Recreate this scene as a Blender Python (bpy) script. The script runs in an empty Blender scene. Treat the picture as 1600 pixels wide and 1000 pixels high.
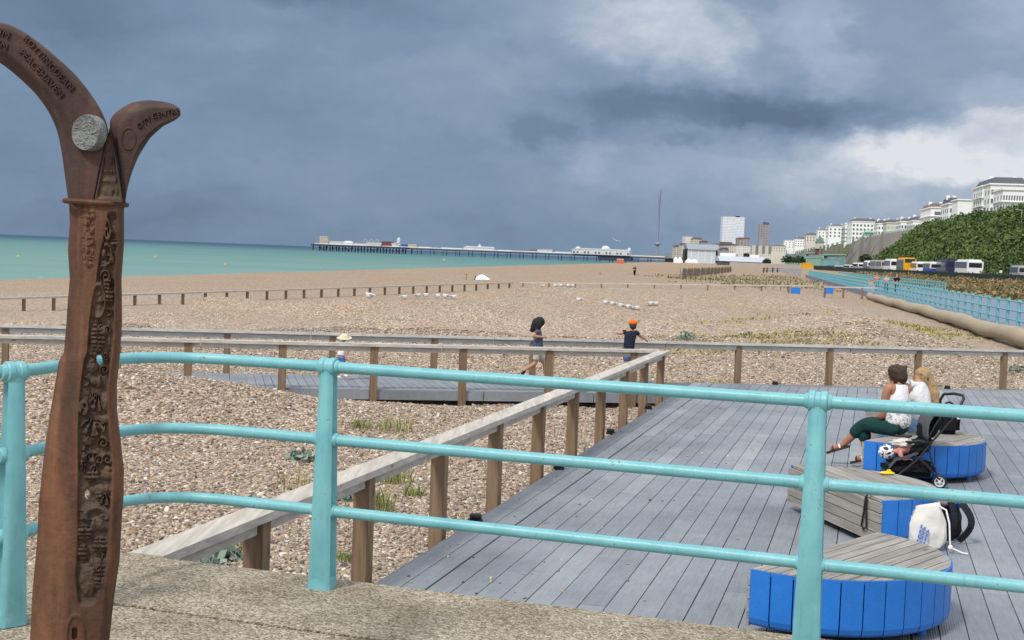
import bpy, bmesh, math, random
import numpy as np
from mathutils import Vector, Matrix, Euler, Quaternion, noise
R = math.radians
rnd = random.Random(7)
nrs = np.random.RandomState(11)
SC = bpy.context.scene
COL = SC.collection

# ---------------------------------------------------------------- camera
F = 2050.0                       # focal length in pixels of the 1600 px wide photograph
CZ = 1.62                        # eye height above the promenade (z = 0)
ROLL, PITCH = R(2.22), math.atan(103 / F)
FW = Vector((0, math.cos(PITCH), -math.sin(PITCH)))
U0 = Vector((0, math.sin(PITCH), math.cos(PITCH)))
CX = Vector((1, 0, 0)) * math.cos(ROLL) + U0 * math.sin(ROLL)
CY = Vector((1, 0, 0)) * -math.sin(ROLL) + U0 * math.cos(ROLL)
cam = bpy.data.cameras.new('camera')
cam.sensor_width = 36; cam.lens = F / 1600 * 36
cam.clip_start = 0.1; cam.clip_end = 60000
camo = bpy.data.objects.new('camera', cam); COL.objects.link(camo)
camo.matrix_world = Matrix(((CX.x, CY.x, -FW.x, 0), (CX.y, CY.y, -FW.y, 0), (CX.z, CY.z, -FW.z, CZ), (0, 0, 0, 1)))
SC.camera = camo

def ray(px, py): return CX * ((px - 800) / F) + CY * ((500 - py) / F) + FW
def at(px, py, z):               # where a sight line meets a level
    d = ray(px, py); t = (z - CZ) / d.z
    return Vector((t * d.x, t * d.y, z))
def P(px, py, Y):                # a point of a sight line at a distance
    d = ray(px, py); t = Y / d.y
    return Vector((t * d.x, Y, CZ + t * d.z))

# ---------------------------------------------------------------- light
SUN_EL, SUN_AZ = 50, -142        # azimuth from the view axis, negative is over the sea
sd = Vector((math.sin(R(SUN_AZ)) * math.cos(R(SUN_EL)), math.cos(R(SUN_AZ)) * math.cos(R(SUN_EL)), math.sin(R(SUN_EL))))
sl = bpy.data.lights.new('sun', 'SUN'); sl.energy = 2.8; sl.angle = R(8); sl.color = (1, .95, .87)
so = bpy.data.objects.new('sun', sl); COL.objects.link(so)
so.rotation_euler = sd.to_track_quat('Z', 'Y').to_euler()
SC.view_settings.view_transform = 'Standard'; SC.view_settings.look = 'None'
SC.view_settings.exposure = 0.0; SC.view_settings.gamma = 1

class NT:                        # a short hand for node trees
    def __init__(s, nt): s.nt = nt; nt.nodes.clear()
    def n(s, t, ins=None, **kw):
        x = s.nt.nodes.new(t)
        for k, v in kw.items(): setattr(x, k, v)
        for k, v in (ins or {}).items(): s.set(x, k, v)
        return x
    def set(s, x, k, v):
        i = x.inputs[k]
        if hasattr(v, 'is_linked') or isinstance(v, bpy.types.NodeSocket): s.nt.links.new(v, i)
        elif isinstance(v, bpy.types.Node): s.nt.links.new(v.outputs[0], i)
        else: i.default_value = v
    def m(s, op, a, b=0.0, c=0.0, clamp=False):
        return s.n('ShaderNodeMath', {0: a, 1: b, 2: c}, operation=op, use_clamp=clamp).outputs[0]
    def vm(s, op, a, b=(0, 0, 0)):
        x = s.n('ShaderNodeVectorMath', {0: a, 1: b}, operation=op)
        return x.outputs['Value'] if op in ('LENGTH', 'DOT_PRODUCT') else x.outputs[0]
    def mix(s, f, a, b, bt='MIX'):
        x = s.n('ShaderNodeMix', data_type='RGBA', blend_type=bt)
        s.set(x, 0, f); s.set(x, 6, a); s.set(x, 7, b)
        return x.outputs[2]
    def ramp(s, f, stops, interp='LINEAR'):
        x = s.n('ShaderNodeValToRGB', {0: f}); cr = x.color_ramp; cr.interpolation = interp
        while len(cr.elements) < len(stops): cr.elements.new(0.5)
        for e, (p, c) in zip(cr.elements, stops): e.position = p; e.color = (*c, 1) if len(c) == 3 else c
        return x.outputs[0]
    def noise(s, vec, scale, detail=4, rough=.55, **kw):
        return s.n('ShaderNodeTexNoise', {'Vector': vec, 'Scale': scale, 'Detail': detail, 'Roughness': rough}, **kw)

world = bpy.data.worlds.new('World'); SC.world = world; world.use_nodes = True
t = NT(world.node_tree)
tc = t.n('ShaderNodeTexCoord').outputs['Generated']
sx = t.n('ShaderNodeSeparateXYZ', {0: tc})
az = t.m('MULTIPLY', t.m('ARCTAN2', sx.outputs[0], sx.outputs[1]), 57.2958)
el = t.m('MULTIPLY', t.m('ARCSINE', sx.outputs[2]), 57.2958)
p0 = t.n('ShaderNodeCombineXYZ', {0: az, 1: el, 2: 0.0}).outputs[0]
wa = t.vm('SUBTRACT', t.noise(t.vm('MULTIPLY', p0, (.16, .30, 0)), 1.0, 5, .6).outputs['Color'], (.5, .5, .5))
p1 = t.vm('ADD', p0, t.vm('MULTIPLY', wa, (4.0, 2.0, 0)))
wb = t.vm('SUBTRACT', t.noise(t.vm('MULTIPLY', p0, (.7, 1.1, 0)), 1.0, 6, .62).outputs['Color'], (.5, .5, .5))
p1 = t.vm('ADD', p1, t.vm('MULTIPLY', wb, (2.2, 1.5, 0)))
def blob(ax, ey, sx_, sy_, amp, soft=1.0):
    v = t.vm('MULTIPLY', t.vm('SUBTRACT', p1, (ax, ey, 0)), (1 / sx_, 1 / sy_, 0))
    mr = t.n('ShaderNodeMapRange', {0: t.vm('LENGTH', v), 1: 1 - soft, 2: 1.0, 3: amp, 4: 0.0}, interpolation_type='SMOOTHSTEP')
    return mr.outputs[0]
nz = t.noise(t.vm('MULTIPLY', p1, (.10, .24, 0)), 1.0, 6, .55).outputs[0]
fine_ = t.noise(t.vm('MULTIPLY', p0, (.55, .95, 0)), 1.0, 7, .62).outputs[0]
cl = t.m('MULTIPLY_ADD', az, .0045, .27)
cl = t.m('ADD', cl, t.m('MULTIPLY', t.m('SUBTRACT', nz, .5), .42))
for b in ((-3.5, 7.5, 9.0, 3.2, .10, 1), (-14, 6.0, 7.0, 3.0, .05, 1), (-20, 9.5, 7.0, 4.0, -.07, 1), (-12.5, 8.6, 4.0, 1.0, .07, .9),
          (2.5, 10.6, 8.5, 3.0, .16, 1), (6.2, 9.8, 5.4, 2.4, .31, .55), (7.4, 10.0, 3.6, 1.8, .10, .5), (9.2, 8.2, 2.8, 1.3, .12, .9), (12.2, 10.0, 2.0, 2.2, .19, .7), (13.4, 8.2, 2.0, 1.3, .17, .7),
          (21.0, 10.6, 4.2, 2.8, .18, .8), (20.2, 7.1, 3.0, 1.3, .16, .7), (20.6, 4.9, 7.6, 1.9, .44, .45), (14.0, 4.7, 7.5, 1.8, .17, .9), (18.0, 3.0, 10.0, 3.0, .20, 1), (15.5, 4.0, 8.0, 1.8, .14, .7), (10.5, 3.4, 8.0, 2.0, .13, 1), (7.0, 4.3, 4.0, 1.3, .09, .9),
          (3.2, 4.3, 1.5, 1.3, .14, .8), (4.4, 3.4, 4.0, 1.2, .12, 1),
          (6.5, 6.7, 9.5, 1.2, -.22, .8), (13.0, 6.2, 6.5, 1.3, -.18, .8), (1.0, 5.4, 2.3, .95, -.17, .7), (6.7, 5.1, 1.7, .6, -.14, .8), (3.6, 5.8, 3.5, .8, -.08, 1), (-9.5, 11.2, 5.5, 1.3, -.20, .9), (-5, 10.4, 7.0, 1.1, -.08, 1),
          (-14, 1.2, 12.0, 2.2, -.10, 1), (-2, .9, 10, 1.6, -.06, 1)):
    cl = t.m('ADD', cl, blob(*b))
cl = t.m('ADD', cl, t.m('MULTIPLY', t.m('SUBTRACT', fine_, .5), t.m('MULTIPLY_ADD', cl, .55, .0)))
skyc = t.ramp(cl, [(0, (.108, .165, .262)), (.22, (.192, .280, .412)), (.42, (.285, .370, .500)), (.65, (.42, .49, .61)), (1, (.76, .785, .835))])
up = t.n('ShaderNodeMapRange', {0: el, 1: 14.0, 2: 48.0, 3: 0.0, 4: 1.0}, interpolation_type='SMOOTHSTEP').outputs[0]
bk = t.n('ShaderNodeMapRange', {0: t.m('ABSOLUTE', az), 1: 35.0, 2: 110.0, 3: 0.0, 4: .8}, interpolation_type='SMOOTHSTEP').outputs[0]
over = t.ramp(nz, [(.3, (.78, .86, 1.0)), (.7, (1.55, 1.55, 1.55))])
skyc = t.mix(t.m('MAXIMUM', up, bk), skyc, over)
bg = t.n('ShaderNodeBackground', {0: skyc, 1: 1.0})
nish = t.n('ShaderNodeTexSky', sky_type='NISHITA', sun_disc=False)
nish.sun_elevation = R(SUN_EL); nish.sun_rotation = R(SUN_AZ)
bg2 = t.n('ShaderNodeBackground', {0: nish.outputs[0], 1: .08})
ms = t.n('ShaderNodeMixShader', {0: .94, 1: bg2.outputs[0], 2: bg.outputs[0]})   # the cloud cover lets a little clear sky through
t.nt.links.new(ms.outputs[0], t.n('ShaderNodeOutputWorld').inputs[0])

# ---------------------------------------------------------------- mesh builder
class MB:
    def __init__(s): s.v = []; s.f = []; s.mi = []; s.cur = 0
    def add(s, vs, fs):
        o = len(s.v); s.v.extend([tuple(v) for v in vs])
        s.f.extend([tuple(i + o for i in f) for f in fs]); s.mi.extend([s.cur] * len(fs)); return s
    def box(s, c, size, rot=None, M=None):
        x, y, z = (a / 2 for a in size)
        vs = [Vector((i, j, k)) for i in (-x, x) for j in (-y, y) for k in (-z, z)]
        if rot is not None: m = Euler(rot).to_matrix(); vs = [m @ v for v in vs]
        if M is not None: vs = [M @ v for v in vs]
        c = Vector(c); vs = [v + c for v in vs]
        return s.add(vs, [(0, 1, 3, 2), (4, 6, 7, 5), (0, 4, 5, 1), (2, 3, 7, 6), (0, 2, 6, 4), (1, 5, 7, 3)])
    def bbox(s, c, size, b=.01, M=None):          # a box with chamfered edges
        x, y, z = (a / 2 for a in size); b = min(b, x * .9, y * .9, z * .9)
        bm = bmesh.new(); bmesh.ops.create_cube(bm, size=1)
        for v in bm.verts: v.co = Vector((v.co.x * 2 * x, v.co.y * 2 * y, v.co.z * 2 * z))
        bmesh.ops.bevel(bm, geom=bm.edges[:], offset=b, segments=2, affect='EDGES')
        return s.bm(bm, c, M)
    def bm(s, bm, c=(0, 0, 0), M=None):
        bm.verts.ensure_lookup_table(); bm.verts.index_update(); c = Vector(c)
        s.add([((M @ v.co) if M is not None else v.co) + c for v in bm.verts], [tuple(v.index for v in f.verts) for f in bm.faces])
        bm.free(); return s
    def beam(s, p, q, w, h, up=(0, 0, 1), tilt=0):
        p, q = Vector(p), Vector(q); d = (q - p); L = d.length; d.normalize()
        sd_ = d.cross(Vector(up)).normalized(); u = sd_.cross(d)
        if tilt: rm = Matrix.Rotation(tilt, 3, d); sd_ = rm @ sd_; u = rm @ u
        vs = [p + d * (L * a) + sd_ * (w / 2 * i) + u * (h / 2 * j) for a in (0, 1) for i in (-1, 1) for j in (-1, 1)]
        return s.add(vs, [(0, 1, 3, 2), (4, 6, 7, 5), (0, 4, 5, 1), (2, 3, 7, 6), (0, 2, 6, 4), (1, 5, 7, 3)])
    def tube(s, pts, r, seg=10, caps=True):
        pts = [Vector(p) for p in pts]; n = len(pts)
        rs = r if isinstance(r, (list, tuple)) else [r] * n
        rings = []; prev = None
        for i, p in enumerate(pts):
            d = (pts[min(i + 1, n - 1)] - pts[max(i - 1, 0)]).normalized()
            if prev is None:
                a = d.cross(Vector((0, 0, 1)));
                if a.length < 1e-3: a = d.cross(Vector((1, 0, 0)))
            else: a = prev - d * prev.dot(d)
            a.normalize(); prev = a; b = d.cross(a)
            rings.append([p + (a * math.cos(2 * math.pi * k / seg) + b * math.sin(2 * math.pi * k / seg)) * rs[i] for k in range(seg)])
        vs = [v for rg in rings for v in rg]
        fs = [(i * seg + k, i * seg + (k + 1) % seg, (i + 1) * seg + (k + 1) % seg, (i + 1) * seg + k) for i in range(n - 1) for k in range(seg)]
        if caps: fs += [tuple(range(seg - 1, -1, -1)), tuple((n - 1) * seg + k for k in range(seg))]
        return s.add(vs, fs)
    def lathe(s, prof, c=(0, 0, 0), seg=16, M=None):
        c = Vector(c); vs = []
        for r_, z in prof:
            for k in range(seg):
                v = Vector((r_ * math.cos(2 * math.pi * k / seg), r_ * math.sin(2 * math.pi * k / seg), z))
                vs.append((M @ v if M is not None else v) + c)
        n = len(prof)
        fs = [(i * seg + k, i * seg + (k + 1) % seg, (i + 1) * seg + (k + 1) % seg, (i + 1) * seg + k) for i in range(n - 1) for k in range(seg)]
        fs += [tuple(range(seg - 1, -1, -1)), tuple((n - 1) * seg + k for k in range(seg))]
        return s.add(vs, fs)
    def prism(s, poly, z0, z1):
        n = len(poly); vs = [(x, y, z0) for x, y in poly] + [(x, y, z1) for x, y in poly]
        a = sum(poly[i][0] * poly[(i + 1) % n][1] - poly[(i + 1) % n][0] * poly[i][1] for i in range(n))
        fs = [tuple(range(n - 1, -1, -1)), tuple(range(n, 2 * n))] + [(i, (i + 1) % n, n + (i + 1) % n, n + i) for i in range(n)]
        if a < 0: fs = [f[::-1] for f in fs]
        return s.add(vs, fs)
    def extr(s, poly, M, c, d):                   # a 2-D outline extruded by d along local y; outline in local x,z
        n = len(poly); c = Vector(c)
        vs = [(M @ Vector((x, y, z))) + c for y in (-d / 2, d / 2) for x, z in poly]
        fs = [tuple(range(n)), tuple(range(2 * n - 1, n - 1, -1))] + [(i, n + i, n + (i + 1) % n, (i + 1) % n) for i in range(n)]
        return s.add(vs, fs)
    def ball(s, c, r, seg=12, rings=8, M=None, dis=0, seed=0):
        bm = bmesh.new(); bmesh.ops.create_uvsphere(bm, u_segments=seg, v_segments=rings, radius=1)
        r = (r, r, r) if not isinstance(r, (tuple, list)) else r
        for v in bm.verts:
            k = 1 + (dis * noise.noise(v.co * 2.3 + Vector((seed, seed * 1.7, 0))) if dis else 0)
            v.co = Vector((v.co.x * r[0], v.co.y * r[1], v.co.z * r[2])) * k
        return s.bm(bm, c, M)
    def build(s, name, mat=None, parent=None, smooth=False, fix=True):
        me = bpy.data.meshes.new(name); me.from_pydata(s.v, [], s.f)
        for m in (mat if isinstance(mat, (list, tuple)) else [mat]):
            if m: me.materials.append(m)
        if any(s.mi): me.polygons.foreach_set('material_index', s.mi)
        if fix:
            bm = bmesh.new(); bm.from_mesh(me); bmesh.ops.recalc_face_normals(bm, faces=bm.faces[:]); bm.to_mesh(me); bm.free()
        if smooth:
            me.polygons.foreach_set('use_smooth', [True] * len(me.polygons))
            if smooth != 'all': me.set_sharp_from_angle(angle=R(42))
        me.update()
        return link(name, me, parent)

def link(name, me, parent=None):
    o = bpy.data.objects.new(name, me); COL.objects.link(o)
    if parent is not None:
        o.parent = parent
        if me is not None: o.matrix_parent_inverse = parent.matrix_basis.inverted()
    return o
def npmesh(name, v, f, mat, parent=None, smooth=False):
    v = np.asarray(v, np.float32); f = np.asarray(f, np.int32); k = f.shape[1]
    me = bpy.data.meshes.new(name); me.vertices.add(len(v)); me.vertices.foreach_set('co', v.ravel())
    me.loops.add(f.size); me.loops.foreach_set('vertex_index', f.ravel())
    me.polygons.add(len(f)); me.polygons.foreach_set('loop_start', np.arange(0, f.size, k, dtype=np.int32))
    me.update(calc_edges=True); me.materials.append(mat)
    if smooth: me.polygons.foreach_set('use_smooth', [True] * len(f))
    me.update(); return link(name, me, parent)
def tag(o, label, cat, group=None, kind=None):
    if label: o['label'] = label
    if cat: o['category'] = cat
    if group: o['group'] = group
    if kind: o['kind'] = kind
    return o
def thing(name, label, cat, loc=(0, 0, 0), group=None, rz=0):
    o = bpy.data.objects.new(name, None); COL.objects.link(o); o.empty_display_size = .2
    o.location = loc; o.rotation_euler = (0, 0, rz); o.matrix_basis = Matrix.Translation(loc) @ Matrix.Rotation(rz, 4, 'Z')
    return tag(o, label, cat, group)
def struct(o): o['kind'] = 'structure'; return o
def dup(root, loc, label=None, rz=None, group=None, scale=None):
    r = root.copy(); COL.objects.link(r); r.location = loc
    if rz is not None: r.rotation_euler = (0, 0, rz)
    if scale: r.scale = (scale,) * 3
    if label: r['label'] = label
    if group: r['group'] = group
    for ch in list(root.children):
        c = ch.copy(); COL.objects.link(c); c.parent = r; c.matrix_parent_inverse = ch.matrix_parent_inverse.copy()
        for g in list(ch.children):
            d = g.copy(); COL.objects.link(d); d.parent = c; d.matrix_parent_inverse = g.matrix_parent_inverse.copy()
    return r

# ---------------------------------------------------------------- materials
def lin(r, g, b):
    f = lambda c: (c / 255 / 12.92) if c / 255 <= .04045 else ((c / 255 + .055) / 1.055) ** 2.4
    return (f(r), f(g), f(b))
MATS = {}
def mat(name, col, rough=.6, var=.12, scale=6.0, bump=0.0, bscale=40.0, metal=0.0, spec=.4, stretch=(1, 1, 1), island=0.0, fine=0.0):
    if name in MATS: return MATS[name]
    m = bpy.data.materials.new(name); m.use_nodes = True; t = NT(m.node_tree); MATS[name] = m
    co = t.vm('MULTIPLY', t.n('ShaderNodeTexCoord').outputs['Object'], stretch)
    n1 = t.noise(co, scale, 5).outputs[0]
    k = t.m('MULTIPLY_ADD', t.m('SUBTRACT', n1, .5), 2.6 * var, 1.0)
    if fine: k = t.m('ADD', k, t.m('MULTIPLY', t.m('SUBTRACT', t.noise(co, scale * 11, 3, .6).outputs[0], .5), 2 * fine))
    if island:
        isl = t.n('ShaderNodeNewGeometry').outputs['Random Per Island']
        k = t.m('ADD', k, t.m('MULTIPLY', t.m('SUBTRACT', isl, .5), island))
    c = t.mix(1.0, (*col, 1), t.n('ShaderNodeCombineColor', {0: k, 1: k, 2: k}).outputs[0], 'MULTIPLY')
    b = t.n('ShaderNodeBsdfPrincipled', {'Base Color': c, 'Metallic': metal, 'Specular IOR Level': spec})
    t.set(b, 'Roughness', t.m('MULTIPLY_ADD', t.m('SUBTRACT', n1, .5), .25, rough, clamp=True))
    if bump:
        bn = t.n('ShaderNodeBump', {'Strength': bump, 'Distance': .02, 'Height': t.noise(co, bscale, 4).outputs[0]})
        t.set(b, 'Normal', bn.outputs[0])
    t.nt.links.new(b.outputs[0], t.n('ShaderNodeOutputMaterial').inputs[0])
    return m

PEB = [(0, (0.110, 0.089, 0.072)), (.06, (0.221, 0.168, 0.128)), (.2, (0.331, 0.252, 0.183)), (.36, (0.396, 0.314, 0.238)), (.51, (0.285, 0.168, 0.098)), (.55, (0.451, 0.372, 0.293)),
       (.70, (0.276, 0.243, 0.217)), (.80, (0.515, 0.451, 0.378)), (.89, (0.175, 0.155, 0.145)), (.935, (0.644, 0.593, 0.527))]
def shingle_mat():
    m = bpy.data.materials.new('shingle'); m.use_nodes = True; t = NT(m.node_tree)
    co = t.n('ShaderNodeTexCoord').outputs['Object']
    v1 = t.n('ShaderNodeTexVoronoi', {'Vector': co, 'Scale': 23.0, 'Randomness': 1.0})
    r1 = t.n('ShaderNodeSeparateColor', {0: v1.outputs['Color']}).outputs[0]
    c1 = t.ramp(r1, PEB, 'CONSTANT')
    v2 = t.n('ShaderNodeTexVoronoi', {'Vector': t.vm('MULTIPLY', co, (1, .6, 1)), 'Scale': 9.0})
    r2 = t.n('ShaderNodeSeparateColor', {0: v2.outputs['Color']}).outputs[1]
    c2 = t.ramp(r2, [(0, (.105, .073, .048)), (.25, (.262, .186, .122)), (.6, (.336, .249, .170)), (.85, (.49, .405, .31)), (1, (.21, .165, .125))])
    v3 = t.n('ShaderNodeTexVoronoi', {'Vector': t.vm('MULTIPLY', co, (1, .10, 1)), 'Scale': 4.5})
    r3 = t.n('ShaderNodeSeparateColor', {0: v3.outputs['Color']}).outputs[2]
    c3 = t.ramp(r3, [(0, (.17, .12, .08)), (.3, (.29, .212, .142)), (.7, (.327, .245, .17)), (1, (.425, .338, .25))])
    ln = t.vm('LENGTH', co)
    f1 = t.n('ShaderNodeMapRange', {0: ln, 1: 30.0, 2: 130.0, 3: .10, 4: .70}).outputs[0]
    f2 = t.n('ShaderNodeMapRange', {0: ln, 1: 140.0, 2: 400.0, 3: 0.0, 4: .6}).outputs[0]
    c = t.mix(f2, t.mix(f1, c1, c2), c3)
    big = t.noise(t.vm('MULTIPLY', co, (1, .4, 1)), .12, 5, .6).outputs[0]
    c = t.mix(t.m('MULTIPLY_ADD', big, 1.6, -.5, clamp=True), c, t.mix(1.0, c, (.98, .83, .69, 1), 'MULTIPLY'))
    b = t.n('ShaderNodeBsdfPrincipled', {'Base Color': c, 'Roughness': .75, 'Specular IOR Level': .25})
    h = t.m('SUBTRACT', 1.0, v1.outputs['Distance'])
    bp = t.n('ShaderNodeBump', {'Strength': .9, 'Distance': .03, 'Height': h})
    h2 = t.m('SUBTRACT', 1.0, v2.outputs['Distance'])
    bp2 = t.n('ShaderNodeBump', {'Strength': .2, 'Distance': .03, 'Height': h2, 'Normal': bp.outputs[0]})
    t.set(b, 'Normal', bp2.outputs[0])
    t.nt.links.new(b.outputs[0], t.n('ShaderNodeOutputMaterial').inputs[0])
    return m
def pebble_mat():
    m = bpy.data.materials.new('pebble'); m.use_nodes = True; t = NT(m.node_tree)
    rr = t.n('ShaderNodeObjectInfo').outputs['Random']
    c = t.ramp(rr, PEB, 'CONSTANT')
    co = t.n('ShaderNodeTexCoord').outputs['Object']
    c = t.mix(t.m('MULTIPLY', t.noise(co, 2.5, 4).outputs[0], .5), c, t.mix(1.0, c, (.72, .66, .60, 1), 'MULTIPLY'))
    b = t.n('ShaderNodeBsdfPrincipled', {'Base Color': c, 'Roughness': .7, 'Specular IOR Level': .3})
    t.nt.links.new(b.outputs[0], t.n('ShaderNodeOutputMaterial').inputs[0])
    return m
def sea_mat():
    m = bpy.data.materials.new('sea_water'); m.use_nodes = True; t = NT(m.node_tree)
    co = t.n('ShaderNodeNewGeometry').outputs['Position']
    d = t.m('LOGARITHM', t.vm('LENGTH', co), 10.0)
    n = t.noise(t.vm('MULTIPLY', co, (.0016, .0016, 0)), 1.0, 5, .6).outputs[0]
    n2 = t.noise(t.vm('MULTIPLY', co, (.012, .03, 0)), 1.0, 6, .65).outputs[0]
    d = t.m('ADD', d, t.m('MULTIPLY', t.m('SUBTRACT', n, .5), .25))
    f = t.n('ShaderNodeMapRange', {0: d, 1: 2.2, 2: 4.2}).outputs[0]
    c = t.ramp(f, [(0, (.20, .305, .27)), (.3, (.145, .255, .225)), (.50, (.10, .205, .195)), (.62, (.06, .135, .155)), (.74, (.035, .085, .135)), (1, (.03, .07, .12))])  # tones by distance: depth and sediment, with cloud shadow painted into the colour
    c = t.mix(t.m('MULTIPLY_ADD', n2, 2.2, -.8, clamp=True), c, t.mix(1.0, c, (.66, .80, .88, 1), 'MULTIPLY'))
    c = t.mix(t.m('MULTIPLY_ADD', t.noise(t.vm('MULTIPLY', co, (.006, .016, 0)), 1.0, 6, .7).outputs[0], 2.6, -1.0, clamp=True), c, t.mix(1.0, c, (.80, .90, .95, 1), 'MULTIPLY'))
    foam = t.noise(t.vm('MULTIPLY', co, (.20, .03, 0)), 1.0, 6, .7).outputs[0]
    ff = t.n('ShaderNodeMapRange', {0: foam, 1: .69, 2: .73}).outputs[0]
    c = t.mix(t.m('MULTIPLY', ff, .7), c, (.7, .74, .74, 1))
    wv = t.noise(t.vm('MULTIPLY', co, (.25, .7, 0)), 1.0, 5, .6).outputs[0]
    bp = t.n('ShaderNodeBump', {'Strength': .35, 'Distance': 1.0, 'Height': wv})
    b = t.n('ShaderNodeBsdfPrincipled', {'Base Color': c, 'Roughness': .55, 'Specular IOR Level': .12, 'Normal': bp.outputs[0]})
    t.nt.links.new(b.outputs[0], t.n('ShaderNodeOutputMaterial').inputs[0])
    return m
def concrete_mat():              # exposed pea-shingle concrete
    m = bpy.data.materials.new('exposed_aggregate'); m.use_nodes = True; t = NT(m.node_tree)
    co = t.n('ShaderNodeTexCoord').outputs['Object']
    v = t.n('ShaderNodeTexVoronoi', {'Vector': co, 'Scale': 95.0})
    r_ = t.n('ShaderNodeSeparateColor', {0: v.outputs['Color']}).outputs[0]
    c = t.ramp(r_, [(0, (.16, .125, .085)), (.25, (.30, .245, .17)), (.5, (.40, .335, .245)), (.75, (.47, .41, .32)), (.93, (.58, .53, .44)), (1, (.66, .62, .55))])
    n = t.noise(co, 1.6, 6, .65).outputs[0]
    n2 = t.noise(co, 9.0, 5, .65).outputs[0]
    c = t.mix(t.m('MULTIPLY_ADD', n, 3.0, -1.05, clamp=True), c, t.mix(1.0, c, (.52, .51, .48, 1), 'MULTIPLY'))
    ck = t.n('ShaderNodeTexVoronoi', {'Vector': t.vm('ADD', co, t.vm('MULTIPLY', t.noise(co, 3.0, 4).outputs['Color'], (.5, .5, 0))), 'Scale': .55}, feature='DISTANCE_TO_EDGE').outputs['Distance']
    c = t.mix(t.n('ShaderNodeMapRange', {0: ck, 1: .001, 2: .004, 3: .30, 4: 0.0}).outputs[0], c, (.045, .045, .03, 1))
    c = t.mix(t.m('MULTIPLY_ADD', n2, 1.8, -.8, clamp=True), c, t.mix(.55, c, (.40, .35, .28, 1)))
    b = t.n('ShaderNodeBsdfPrincipled', {'Base Color': c, 'Roughness': .85, 'Specular IOR Level': .25})
    h = t.m('ADD', t.m('MULTIPLY', v.outputs['Distance'], -1.0), t.m('MULTIPLY', n2, .6))
    t.set(b, 'Normal', t.n('ShaderNodeBump', {'Strength': .7, 'Distance': .012, 'Height': h}).outputs[0])
    t.nt.links.new(b.outputs[0], t.n('ShaderNodeOutputMaterial').inputs[0])
    return m
def wood_mat(name, c0, c1, axis=1, island=.25, grain=34.0, knots=True):
    m = bpy.data.materials.new(name); m.use_nodes = True; t = NT(m.node_tree)
    co = t.n('ShaderNodeTexCoord').outputs['Object']
    isl = t.n('ShaderNodeNewGeometry').outputs['Random Per Island']
    co = t.vm('ADD', co, t.n('ShaderNodeCombineXYZ', {0: t.m('MULTIPLY', isl, 37.0), 1: t.m('MULTIPLY', isl, 11.0), 2: t.m('MULTIPLY', isl, 23.0)}).outputs[0])
    st = [1, 1, 1]; st[axis] = .07
    sc = t.vm('MULTIPLY', co, tuple(st))
    g = t.noise(sc, grain, 5, .6, ).outputs[0]
    g2 = t.noise(sc, grain * .22, 3).outputs[0]
    c = t.mix(t.m('MULTIPLY_ADD', g, 2.0, -.5, clamp=True), (*c0, 1), (*c1, 1))
    k = t.m('ADD', t.m('MULTIPLY_ADD', g2, .7, .65), t.m('MULTIPLY', t.m('SUBTRACT', isl, .5), island))
    c = t.mix(1.0, c, t.n('ShaderNodeCombineColor', {0: k, 1: k, 2: k}).outputs[0], 'MULTIPLY')
    if knots:
        v = t.n('ShaderNodeTexVoronoi', {'Vector': t.vm('MULTIPLY', co, tuple(.35 if i == axis else 1 for i in range(3))), 'Scale': 5.0})
        kf = t.n('ShaderNodeMapRange', {0: v.outputs['Distance'], 1: .05, 2: .11, 3: .6, 4: 0.0}).outputs[0]
        c = t.mix(kf, c, tuple(x * .35 for x in c0) + (1,))
    b = t.n('ShaderNodeBsdfPrincipled', {'Base Color': c, 'Roughness': .8, 'Specular IOR Level': .2})
    t.set(b, 'Normal', t.n('ShaderNodeBump', {'Strength': .35, 'Distance': .004, 'Height': g}).outputs[0])
    t.nt.links.new(b.outputs[0], t.n('ShaderNodeOutputMaterial').inputs[0])
    return m
def deck_mat():
    m = bpy.data.materials.new('composite_decking'); m.use_nodes = True; t = NT(m.node_tree)
    co = t.n('ShaderNodeTexCoord').outputs['Object']
    isl = t.n('ShaderNodeNewGeometry').outputs['Random Per Island']
    c = t.ramp(isl, [(0, (.195, .21, .235)), (.3, (.212, .23, .255)), (.6, (.222, .24, .265)), (.9, (.235, .253, .277)), (1, (.27, .29, .305))])
    n = t.noise(co, .8, 6, .65).outputs[0]
    n2 = t.noise(t.vm('MULTIPLY', co, (9, .8, 1)), 4.0, 5, .6).outputs[0]
    k = t.m('ADD', t.m('MULTIPLY_ADD', n, 1.1, .44), t.m('MULTIPLY', t.m('SUBTRACT', n2, .5), .5))
    k = t.m('MULTIPLY', k, t.n('ShaderNodeMapRange', {0: t.noise(t.vm('MULTIPLY', co, (1, .5, 1)), 2.6, 6, .7).outputs[0], 1: .60, 2: .72, 3: 1.0, 4: .80}).outputs[0])
    c = t.mix(1.0, c, t.n('ShaderNodeCombineColor', {0: k, 1: k, 2: t.m('MULTIPLY_ADD', k, .94, .06)}).outputs[0], 'MULTIPLY')
    sp = t.noise(co, 16.0, 4, .7).outputs[0]
    c = t.mix(t.n('ShaderNodeMapRange', {0: sp, 1: .70, 2: .76, 3: 0.0, 4: .35}).outputs[0], c, (.42, .43, .42, 1))
    w = t.n('ShaderNodeTexWave', {'Vector': co, 'Scale': 19.0}, wave_type='BANDS', bands_direction='X').outputs[1]
    b = t.n('ShaderNodeBsdfPrincipled', {'Base Color': c, 'Specular IOR Level': .35})
    t.set(b, 'Roughness', t.m('MULTIPLY_ADD', n, .3, .42))
    t.set(b, 'Normal', t.n('ShaderNodeBump', {'Strength': .5, 'Distance': .004, 'Height': w}).outputs[0])
    t.nt.links.new(b.outputs[0], t.n('ShaderNodeOutputMaterial').inputs[0])
    return m
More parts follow.
